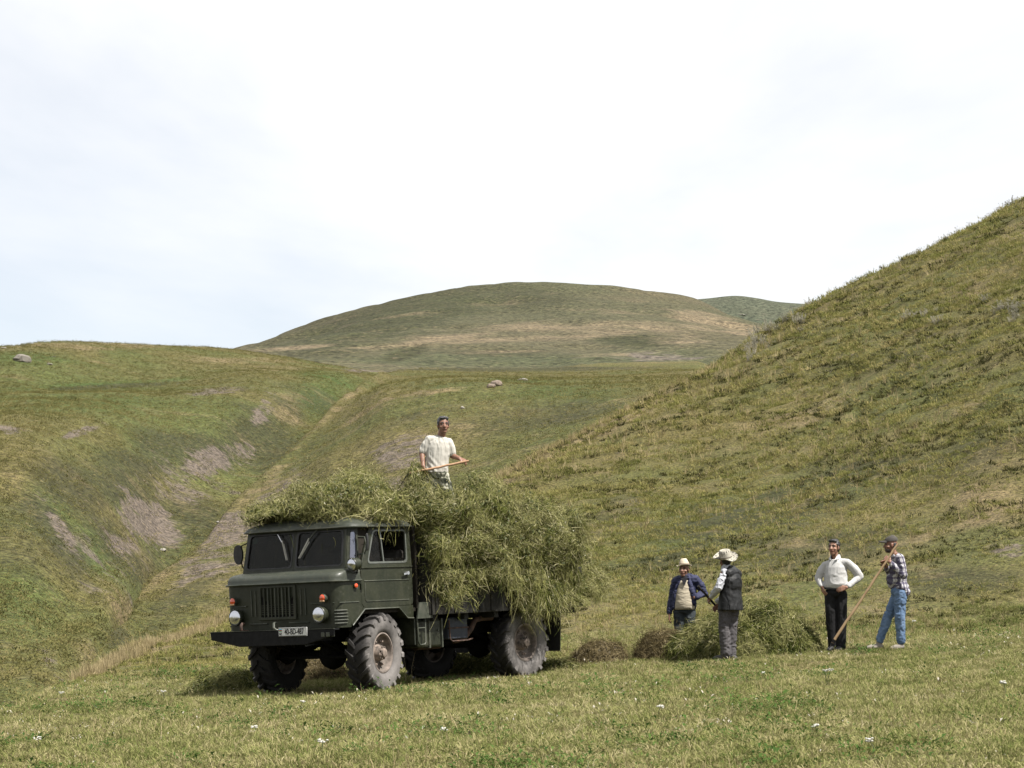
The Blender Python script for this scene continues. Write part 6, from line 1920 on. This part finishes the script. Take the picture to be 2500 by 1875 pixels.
def leafy(name, n, h, spread, size, mat, seed, coll):
    """low broad-leaved weed: many leaf quads folded along the midrib"""
    g = np.random.default_rng(seed)
    V, F = [], []
    for k in range(n):
        a = g.uniform(0, 2 * math.pi); r = spread * math.sqrt(g.random())
        c = np.array([r * math.cos(a), r * math.sin(a), g.uniform(0.02, h)])
        b = a + g.normal(0, 0.7); up = g.uniform(0.0, 1.1)
        d = np.array([math.cos(b), math.sin(b), up]); d /= np.linalg.norm(d)
        s = np.cross(d, [0, 0, 1.0]); s /= np.linalg.norm(s) + 1e-9
        L = g.uniform(*size); w = L * g.uniform(0.28, 0.45)
        u = np.cross(s, d)
        b0 = len(V)
        V += [c, c + d * L * .5 + s * w * .5 + u * w * .2, c + d * L - np.array([0, 0, L * .15]), c + d * L * .5 - s * w * .5 + u * w * .2, c + d * L * .5]
        F += [[b0, b0 + 1, b0 + 2, b0 + 4], [b0, b0 + 4, b0 + 2, b0 + 3]]
    me = np_mesh(name, np.array(V), np.array(F))
    me.materials.append(mat)
    o = bpy.data.objects.new(name, me)
    coll.objects.link(o)
    return o
def scatter(name, P, sources, seed, scale=(0.7, 1.3), tilt=0.15, grow=None):
    g = np.random.default_rng(seed)
    n = len(P)
    c = bpy.data.collections.new(name + '_pieces')
    for s in sources: c.objects.link(s)
    me = bpy.data.meshes.new(name)
    me.vertices.add(n)
    me.vertices.foreach_set('co', np.asarray(P, np.float32).ravel())
    rot = np.stack([g.normal(0, tilt, n), g.normal(0, tilt, n), g.uniform(0, 6.283, n)], 1)
    a = me.attributes.new('rot', 'FLOAT_VECTOR', 'POINT'); a.data.foreach_set('vector', rot.astype(np.float32).ravel())
    a = me.attributes.new('scl', 'FLOAT', 'POINT'); a.data.foreach_set('value', (g.uniform(scale[0], scale[1], n) * (1.0 if grow is None else np.interp(np.asarray(P)[:, 1], *grow))).astype(np.float32))
    a = me.attributes.new('idx', 'INT', 'POINT'); a.data.foreach_set('value', g.integers(0, len(sources), n).astype(np.int32))
    o = bpy.data.objects.new(name, me)
    COL.objects.link(o)
    ng = bpy.data.node_groups.new(name, 'GeometryNodeTree')
    ng.interface.new_socket('Geometry', in_out='INPUT', socket_type='NodeSocketGeometry')
    ng.interface.new_socket('Geometry', in_out='OUTPUT', socket_type='NodeSocketGeometry')
    N = ng.nodes.new
    gi, go = N('NodeGroupInput'), N('NodeGroupOutput')
    ci = N('GeometryNodeCollectionInfo'); ci.inputs['Collection'].default_value = c
    ci.inputs['Separate Children'].default_value = True; ci.inputs['Reset Children'].default_value = True
    ip = N('GeometryNodeInstanceOnPoints'); ip.inputs['Pick Instance'].default_value = True
    def attr(nm, tp):
        q = N('GeometryNodeInputNamedAttribute'); q.data_type = tp; q.inputs['Name'].default_value = nm
        return [s for s in q.outputs if s.enabled and s.name == 'Attribute'][0]
    e2r = N('FunctionNodeEulerToRotation')
    L = ng.links.new
    L(attr('rot', 'FLOAT_VECTOR'), e2r.inputs[0])
    L(gi.outputs[0], ip.inputs['Points']); L(ci.outputs[0], ip.inputs['Instance'])
    L(attr('idx', 'INT'), ip.inputs['Instance Index']); L(e2r.outputs[0], ip.inputs['Rotation']); L(attr('scl', 'FLOAT'), ip.inputs['Scale'])
    L(ip.outputs[0], go.inputs[0])
    md = o.modifiers.new('scatter', 'NODES'); md.node_group = ng
    o['kind'] = 'stuff'
    return o
def spots(sheet, n, y0, y1, pw, u0, u1, seed, keep=None, ymax=None):
    g = np.random.default_rng(seed)
    q = pw + 1.0
    Y = (y0 ** q + g.random(n) * (y1 ** q - y0 ** q)) ** (1 / q)
    u = g.uniform(u0, u1, n)
    X = (u - 1250) / FPX * Y
    ok = np.ones(n, bool)
    if ymax is not None: ok &= Y < np.interp(u, *ymax)
    P = np.stack([X, Y, sheet.at(X, Y)], 1)
    if keep is not None: ok &= g.random(n) < keep(P)
    return P[ok]

GR = [(0.070, 0.100, 0.026), (0.140, 0.168, 0.048), (0.222, 0.230, 0.082), (0.300, 0.280, 0.125), (0.38, 0.335, 0.180), (0.48, 0.42, 0.28)]
M_GRASS = mat_grass('meadow_grass_blades', GR, 0.9, 0.3, 0.62)
M_TUSS = mat_grass('hill_grass_blades', [(0.084, 0.096, 0.029), (0.143, 0.155, 0.045), (0.200, 0.200, 0.063), (0.260, 0.239, 0.087), (0.327, 0.277, 0.121), (0.436, 0.352, 0.193)], 0.35)
M_STRAW = mat_grass('dead_straw_stalks', [(0.228, 0.180, 0.090), (0.360, 0.294, 0.162), (0.480, 0.396, 0.240)], 0.5, 0.2)
M_WEED = mat_grass('broad_weed_leaves', [(0.036, 0.072, 0.020), (0.068, 0.120, 0.030), (0.120, 0.176, 0.048)], 0.6, 0.25)
M_GREYLEAF = mat_grass('grey_wormwood_leaves', [(0.26, 0.25, 0.19), (0.35, 0.33, 0.26), (0.44, 0.41, 0.32)], 0.5, 0.45)
M_PALE = plain_mat('bleached_leaf', (0.36, 0.33, 0.26), 0.8, var=0.4)
cz = (U1, [c * 1.03 for c in crestZ])

# near meadow: short uneven grass
src = [tuft('grass_tuft', 20, (0.025 + 0.006 * k, 0.055 + 0.014 * k), 0.085, (0.005, 0.009), 0.6 + 0.12 * k, M_GRASS, 50 + k) for k in range(5)]
P = spots(meadow, 200000, 15.2, 46, 0.15, -420, 2900, 1, ymax=cz, keep=lambda P: np.clip(0.72 + 1.3 * fbm(P, 0.5, 2, 2) + 0.5 * fbm(P, 2.4, 2, 4), 0.10, 1))
scatter('meadow_grass', P, src, 2, (0.55, 1.35), 0.2)
# taller seed stalks and dry bits in it
src = [tuft('stalk_tuft', 4, (0.06, 0.17), 0.06, (0.0035, 0.006), 0.25, M_STRAW, 70 + k, flare=0.3) for k in range(4)]
scatter('dry_stalks', spots(meadow, 4200, 15.5, 46, 0.3, -120, 2620, 3, ymax=cz, keep=lambda P: np.clip(0.35 + 1.6 * fbm(P, 1.6, 2, 5), 0.05, 1)), src, 4)
src = [leafy('weed_clump', 34, 0.10 + 0.03 * k, 0.13 + 0.03 * k, (0.03, 0.07), M_WEED, 80 + k, hidden) for k in range(4)]
scatter('low_weeds', spots(meadow, 3400, 16, 46, 0.4, -120, 2620, 6, ymax=cz, keep=lambda P: np.clip(3.0 * fbm(P, 1.3, 3, 8) - 0.35, 0.0, 1)), src, 7, (0.5, 1.3))
src = [tuft('hay_scrap', 9, (0.05, 0.15), 0.10, (0.004, 0.007), 1.6, M_STRAW, 75 + k, flare=1.6) for k in range(4)]
scatter('hay_scraps', spots(meadow, 16000, 15.5, 46, 0.3, -120, 2620, 25, ymax=cz, keep=lambda P: np.clip(2.6 * fbm(P * [1, 1.6, 1], 2.0, 3, 26) - 0.25, 0.0, 0.9)), src, 27, (0.6, 1.3), 0.2)
src = [leafy('leaf_litter', 3, 0.07, 0.05, (0.025, 0.06), M_PALE, 90 + k, hidden) for k in range(4)]
scatter('pale_leaf_litter', spots(meadow, 2400, 16, 42, 0.0, -100, 2600, 9, ymax=cz, keep=lambda P: np.clip(0.3 + 2.2 * fbm(P, 1.8, 2, 10), 0.05, 1)), src, 11, (0.4, 1.25))

# right hillside: tussocks, gaps, straw
src = [tuft('tussock', 30, (0.05 + 0.012 * k, 0.12 + 0.03 * k), 0.16 + 0.03 * k, (0.012, 0.022), 0.9, M_TUSS, 100 + k) for k in range(5)]
def clump(P): return np.clip(0.55 + 1.5 * fbm(P * [1, 1, 2.4], 0.9, 2, 12) + 0.4 * fbm(P, 9, 2, 15), 0.06, 1)
scatter('hillside_tussocks', spots(meadow, 105000, 40, 140, 0.35, 150, 2950, 13, clump, cz), src, 14, (0.5, 1.35), 0.25, ([40, 60, 95], [0.45, 0.7, 1.0]))
src = [tuft('straw_tuft', 7, (0.22, 0.50), 0.07, (0.010, 0.018), 0.15, M_STRAW, 120 + k, flare=0.18) for k in range(4)]
scatter('hillside_straw', spots(meadow, 9500, 40, 135, 0.5, 150, 2650, 16, lambda P: np.clip(0.30 + 1.7 * fbm(P, 5, 3, 17), 0.02, 1), cz), src, 18, (0.5, 1.2), 0.12, ([40, 60, 95], [0.45, 0.65, 1.0]))
M_DARKT = mat_grass('dark_hill_herbs', [(0.026, 0.030, 0.012), (0.044, 0.048, 0.018), (0.080, 0.070, 0.030)], 0.5)
dsrc = [tuft('dark_tussock', 34, (0.05, 0.15 + 0.03 * k), 0.15 + 0.04 * k, (0.014, 0.026), 0.9, M_DARKT, 130 + k) for k in range(3)]
scatter('dark_hillside_herbs', spots(meadow, 24000, 41, 138, 0.35, 150, 2950, 19, lambda P: np.clip(0.35 + 2.2 * fbm(P * [1, 1, 2.5], 3.0, 3, 20), 0.02, 1), cz), dsrc, 21, (0.5, 1.4), 0.2, ([40, 60, 95], [0.5, 0.8, 1.0]))
# dry fringe along the crest line
g = np.random.default_rng(23)
uu = np.concatenate([g.uniform(180, 560, 1500), g.uniform(1130, 1750, 1800)])
yy = np.interp(uu, U1, crestZ) * g.uniform(0.93, 1.0, len(uu))
xx = (uu - 1250) / FPX * yy
scatter('crest_straw', np.stack([xx, yy, meadow.at(xx, yy)], 1), src, 24, (0.3, 0.75), 0.15)

# further slopes: low bushy herbs, standing plants seen side-on
M_SLOPE = mat_grass('slope_herbs', [(0.057, 0.062, 0.024), (0.107, 0.109, 0.039), (0.160, 0.150, 0.057), (0.211, 0.182, 0.080), (0.257, 0.211, 0.109)], 0.11, 0.3, 0.45)
src = [leafy('slope_herb', 15, 0.10 + 0.03 * k, 0.20 + 0.05 * k, (0.07, 0.15), M_SLOPE, 140 + k, hidden) for k in range(4)]
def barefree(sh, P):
    # fewer plants on bare soil and over the dark herbs and painted shade
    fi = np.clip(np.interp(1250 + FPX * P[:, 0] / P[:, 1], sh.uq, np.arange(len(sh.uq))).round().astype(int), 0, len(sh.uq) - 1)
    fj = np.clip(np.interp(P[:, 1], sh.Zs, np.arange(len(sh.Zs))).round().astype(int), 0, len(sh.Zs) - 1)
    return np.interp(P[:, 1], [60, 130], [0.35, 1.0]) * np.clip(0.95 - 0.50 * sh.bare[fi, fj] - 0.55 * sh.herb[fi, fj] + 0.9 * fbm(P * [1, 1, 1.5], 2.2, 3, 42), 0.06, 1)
scatter('middle_hill_herbs', spots(middle, 75000, 62, 400, -0.15, 150, 1950, 31, lambda P: barefree(middle, P)), src, 32, (0.5, 1.25), 0.3)
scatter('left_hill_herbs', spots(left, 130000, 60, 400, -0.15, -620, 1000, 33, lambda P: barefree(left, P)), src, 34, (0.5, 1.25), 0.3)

# grey shrubs standing out on the right hill, one object each
def shrub_mesh(seed):
    g = np.random.default_rng(seed)
    V, F = [], []
    for k in range(26):
        a = g.uniform(0, 6.283); t = abs(g.normal(0, 0.32))
        d = np.array([math.cos(a) * t, math.sin(a) * t, 1.0]); d /= np.linalg.norm(d)
        L = g.uniform(0.35, 0.85); p = np.array([math.cos(a), math.sin(a), 0]) * g.uniform(0, 0.14) - [0, 0, 0.05]
        s = np.cross(d, g.normal(size=3)); s /= np.linalg.norm(s)
        b0 = len(V)
        V += [p - s * .008, p + s * .008, p + d * L + s * .004, p + d * L - s * .004]; F.append([b0, b0 + 1, b0 + 2, b0 + 3])
        for j in range(9):
            c = p + d * L * g.uniform(0.25, 1.0)
            e = d * 0.7 + g.normal(0, 0.5, 3); e /= np.linalg.norm(e)
            q = np.cross(e, g.normal(size=3)); q /= np.linalg.norm(q)
            l = g.uniform(0.05, 0.11)
            b0 = len(V)
            V += [c, c + e * l * .5 + q * l * .25, c + e * l, c + e * l * .5 - q * l * .25]; F.append([b0, b0 + 1, b0 + 2, b0 + 3])
    me = np_mesh('grey_shrub', np.array(V), np.array(F)); me.materials.append(M_GREYLEAF)
    return me
sm5 = [shrub_mesh(400 + k) for k in range(5)]
g = np.random.default_rng(71)
def shrub(u, kz, s, label, group):
    Y = float(np.interp(u, U1, crestZ)) * kz
    X = (u - 1250) / FPX * Y
    o = bpy.data.objects.new('grey_shrub', sm5[int(g.integers(0, 5))])
    COL.objects.link(o)
    o.location = (X, Y, float(meadow.at(X, Y)))
    o.rotation_euler = (g.normal(0, .1), g.normal(0, .1), g.uniform(0, 6.28)); o.scale = (s, s, s * g.uniform(.7, 1.1))
    tag(o, label, 'shrub', group)
for k in range(38):
    u = g.choice([g.uniform(2225, 2300), g.uniform(2300, 2420), g.uniform(2400, 2500)])
    shrub(u, g.uniform(0.94, 1.0), g.uniform(0.4, 0.8), 'low grey shrub on the skyline of the right hill', 'grey shrubs along the right skyline')
for k in range(24):
    u = g.choice([g.uniform(1815, 1870), g.uniform(1870, 1990), g.uniform(1835, 1900)])
    shrub(u, g.uniform(0.84, 0.965), g.uniform(0.45, 0.85), 'pale grey shrub halfway down the edge of the right hill', 'pale grey shrubs on the hill edge')
for k in range(16):
    u = g.uniform(2180, 2310) if k < 8 else g.uniform(2390, 2495)
    pt_ = meadow.find(u, g.uniform(735, 800) if k < 8 else g.uniform(735, 790))
    o = bpy.data.objects.new('grey_shrub', sm5[int(g.integers(0, 5))]); COL.objects.link(o)
    o.location = pt_; s = g.uniform(.35, .65); o.scale = (s * 1.3, s * 1.3, s * .8); o.rotation_euler = (0, 0, g.uniform(0, 6.28))
    tag(o, 'grey shrub in an open patch on the right hillside', 'shrub', 'grey shrubs on the open hillside')

# flowers and single weeds one can point at
M_STEM = plain_mat('green_stem', (0.06, 0.075, 0.025), 0.8)
M_PETAL = plain_mat('white_petals', (0.52, 0.51, 0.45), 0.7, var=0.2)
def on_meadow(u, v, lo=17.0):
    """meadow point that shows at (u, v)"""
    p = meadow.find(u, v)
    return p
def umbel(u, v, h, label, r=0.045, heads=1, seed=1):
    rr = random.Random(seed)
    o = MB()
    p = on_meadow(u, v)
    root = empty('yarrow_flower', Matrix.Translation(p))
    tag(root, label, 'flower', 'white yarrow flowers')
    for k in range(heads):
        top = Vector((rr.uniform(-.03, .03) + (k - (heads - 1) / 2) * 0.10, rr.uniform(-.03, .03), h * rr.uniform(.88, 1.0)))
        MB().tube([(0, 0, -0.03), top * 0.5 + Vector((rr.uniform(-.02, .02), 0, 0)), top], [0.005, 0.004, 0.003], 5).build('stem', M_STEM, root)
        m = MB()
        for j in range(13):
            a = rr.uniform(0, 6.28); q = r * 0.7 * math.sqrt(rr.random())
            c = top + Vector((q * math.cos(a), q * math.sin(a), 0.006 + rr.uniform(-.012, .012)))
            m.add(*(lambda b: (b.v, b.f))(ball(c, (0.010, 0.010, 0.007), n=6)))
        m.build('flower_head', M_PETAL, root, kind='stuff')
F_ = [(2024, 1672, .19, 'white yarrow flower with two heads in the grass below the fork foot', .05, 2), (1111, 1650, .36, 'white yarrow head against the dark underside of the truck, left of a pair', .035, 1),
      (1146, 1652, .38, 'white yarrow head against the dark underside of the truck, right of a pair', .035, 1), (400, 1715, .16, 'white flower in the grass left of the truck shadow', .05, 1),
      (152, 1712, .12, 'white flower on the meadow edge at far left', .05, 1), (88, 1832, .10, 'white flower in the left foreground', .055, 1), (735, 1735, .10, 'white flower just in front of the left tyre', .05, 1),
      (1868, 1662, .10, 'small white flower in front of the big haycock', .035, 1), (2455, 1700, .16, 'white flower at the right edge of the meadow', .06, 1), (1990, 1800, .10, 'white flower low in the right foreground', .045, 1),
      (1610, 1752, .10, 'white flower in the foreground below the small haycock', .05, 1), (790, 1845, .12, 'white flower in the foreground below the number plate', .06, 1), (1085, 1808, .10, 'white flower in the foreground below the front tyre', .045, 1),
      (625, 1800, .10, 'white flower in the foreground left of centre', .05, 1), (2130, 1838, .10, 'white flower in the foreground below the man in jeans', .045, 1), (2230, 1530, .10, 'white flower on the grass behind the man in jeans', .05, 1)]
for i, (u, v, h, lb, r_, hd) in enumerate(F_):
    umbel(u, v, h, lb, r_, hd, i)
def stalk(u, v, h, label, mat, seed, leaves=8, ls=0.05):
    rr = random.Random(seed)
    p = on_meadow(u, v)
    root = empty('weed_stalk', Matrix.Translation(p))
    tag(root, label, 'weed')
    top = Vector((rr.uniform(-.1, .1) * h, rr.uniform(-.05, .05), h))
    MB().tube([(0, 0, -0.03), top * .5 + Vector((rr.uniform(-.03, .03), 0, 0)), top], [0.006, 0.005, 0.003], 5).build('stem', mat, root)
    for k in range(leaves):
        c = top * rr.uniform(.35, 1.0); a = rr.uniform(0, 6.28)
        d = Vector((math.cos(a), math.sin(a), rr.uniform(.1, .9))).normalized() * ls * rr.uniform(.6, 1.2)
        s = d.cross(Vector((0, 0, 1))).normalized() * ls * .22
        m = MB().add([c, c + d * .5 + s, c + d, c + d * .5 - s], [(0, 1, 2, 3)])
        m.build('leaf', mat, root)
M_TANW = plain_mat('tan_dry_weed', (0.30, 0.24, 0.14), 0.85)
M_TANW2 = plain_mat('pale_dry_leaf', (0.52, 0.42, 0.25), 0.85)
stalk(992, 1668, .42, 'tall bare weed behind the front tyre, left one', M_TANW, 1, 2, .03)
stalk(1003, 1668, .47, 'tall knobbly weed behind the front tyre', M_TANW, 2, 10, .035)
stalk(1066, 1646, .36, 'thin leaning weed against the dark under the truck', M_TANW, 3, 2, .03)
stalk(1080, 1646, .30, 'short bent weed against the dark under the truck', M_TANW, 4, 2, .03)
stalk(668, 1690, .14, 'pale dry leafy weed in front of the far front tyre', M_TANW2, 5, 8, .08)
stalk(692, 1690, .20, 'thin tan weed in front of the far front tyre', M_TANW, 6, 4, .03)
stalk(1850, 1604, .40, 'green stalk standing in front of the big haycock', M_STEM, 8, 3, .04)
stalk(1955, 1597, .42, 'tall stalk at the right end of the big haycock', M_STEM, 9, 3, .04)
stalk(390, 1812, .20, 'pale stalk in the left foreground', M_TANW2, 10, 2, .03)

# stones
def mat_stone(name, c1, c2):
    m = Mat(name)
    p = m.obj()
    n = m.noise(p, 1.6, 6, 0.65); n2 = m.noise(p, 9.0, 4, 0.7)
    m.principled(m.mix(m.ramp(n, .35, .65), c1, m.mix(n2, c2, c1)), 0.9, normal=m.bump(m.math('ADD', n, n2), 0.8, 0.08), spec=0.2)
    return m.m
M_STONE = mat_stone('grey_lichen_stone', (0.22, 0.20, 0.17), (0.08, 0.073, 0.063))
M_STONE2 = mat_stone('pinkish_pale_stone', (0.223, 0.180, 0.143), (0.136, 0.102, 0.081))
M_STONE3 = mat_stone('white_limestone', (0.310, 0.291, 0.254), (0.205, 0.192, 0.167))
def stone(sheet, u, v, r, label, mat, seed, name='boulder', k=0.75):
    p = sheet.find(u, v)
    bm = bmesh.new()
    bmesh.ops.create_icosphere(bm, subdivisions=4, radius=1.0)
    co = np.array([q.co for q in bm.verts])
    d = 1 + 0.30 * fbm(co + seed * 5, 1.1, 3, seed) + 0.22 * np.abs(fbm(co + seed, 0.6, 2, seed + 2))
    # broken, faceted faces
    g = np.random.default_rng(seed)
    for q in range(9):
        nn = g.normal(size=3); nn /= np.linalg.norm(nn)
        s = co @ nn * d
        lim = g.uniform(0.62, 0.85)
        d = np.where(s > lim, d * (lim + (s - lim) * 0.25) / np.maximum(s, 1e-6), d)
    for q, c, kk in zip(bm.verts, co, d): q.co = Vector(c * kk * np.array(r) * 0.72)
    me = bpy.data.meshes.new(name); bm.to_mesh(me); bm.free()
    o = link(name, me, mat, None, 40)
    o.location = p + Vector((0, 0, r[2] * (k - 0.5)))
    o.rotation_euler = (0, 0, g.uniform(-.3, .3))
    tag(o, label, 'rock')
stone(left, 54, 882, (1.5, 1.1, 1.0), 'large grey boulder near the top of the left hill', M_STONE, 3)
stone(left, 121, 893, (0.48, 0.4, 0.22), 'pale stone right of the large boulder on the left hill', M_STONE3, 5)
stone(left, 119, 886, (0.20, 0.2, 0.14), 'small stone perched behind the pale stone on the left hill', M_STONE2, 6)
stone(left, 133, 872, (0.35, 0.3, 0.08), 'flat slab lying above the pale stone on the left hill', M_STONE, 7)
stone(left, 8, 851, (0.5, 0.4, 0.14), 'white stone on the skyline at the far left', M_STONE3, 8)
stone(middle, 1212, 942, (0.70, 0.7, 0.50), 'pinkish broken rock in the middle of the hill shelf', M_STONE2, 9)
stone(middle, 1196, 944, (0.55, 0.6, 0.36), 'lower pinkish rock at the left foot of the broken rock', M_STONE2, 19)
stone(middle, 1276, 932, (0.75, 0.6, 0.32), 'whitish grey rock beside a dark green strip on the shelf', M_STONE3, 10)
stone(left, 395, 1343, (0.42, 0.35, 0.18), 'pale stone low on the slope of the gully', M_STONE3, 11)
stone(middle, 521, 1268, (0.22, 0.2, 0.14), 'small white stone on the bare spur left of the hay load', M_STONE3, 12)
stone(middle, 1129, 999, (0.25, 0.2, 0.22), 'tiny white stone on the slope right of the man on the load', M_STONE3, 13)
stone(disthill, 1815, 768, (4.5, 3.0, 0.8), 'pale outcrop on the distant hill', M_STONE3, 14, k=0.6)
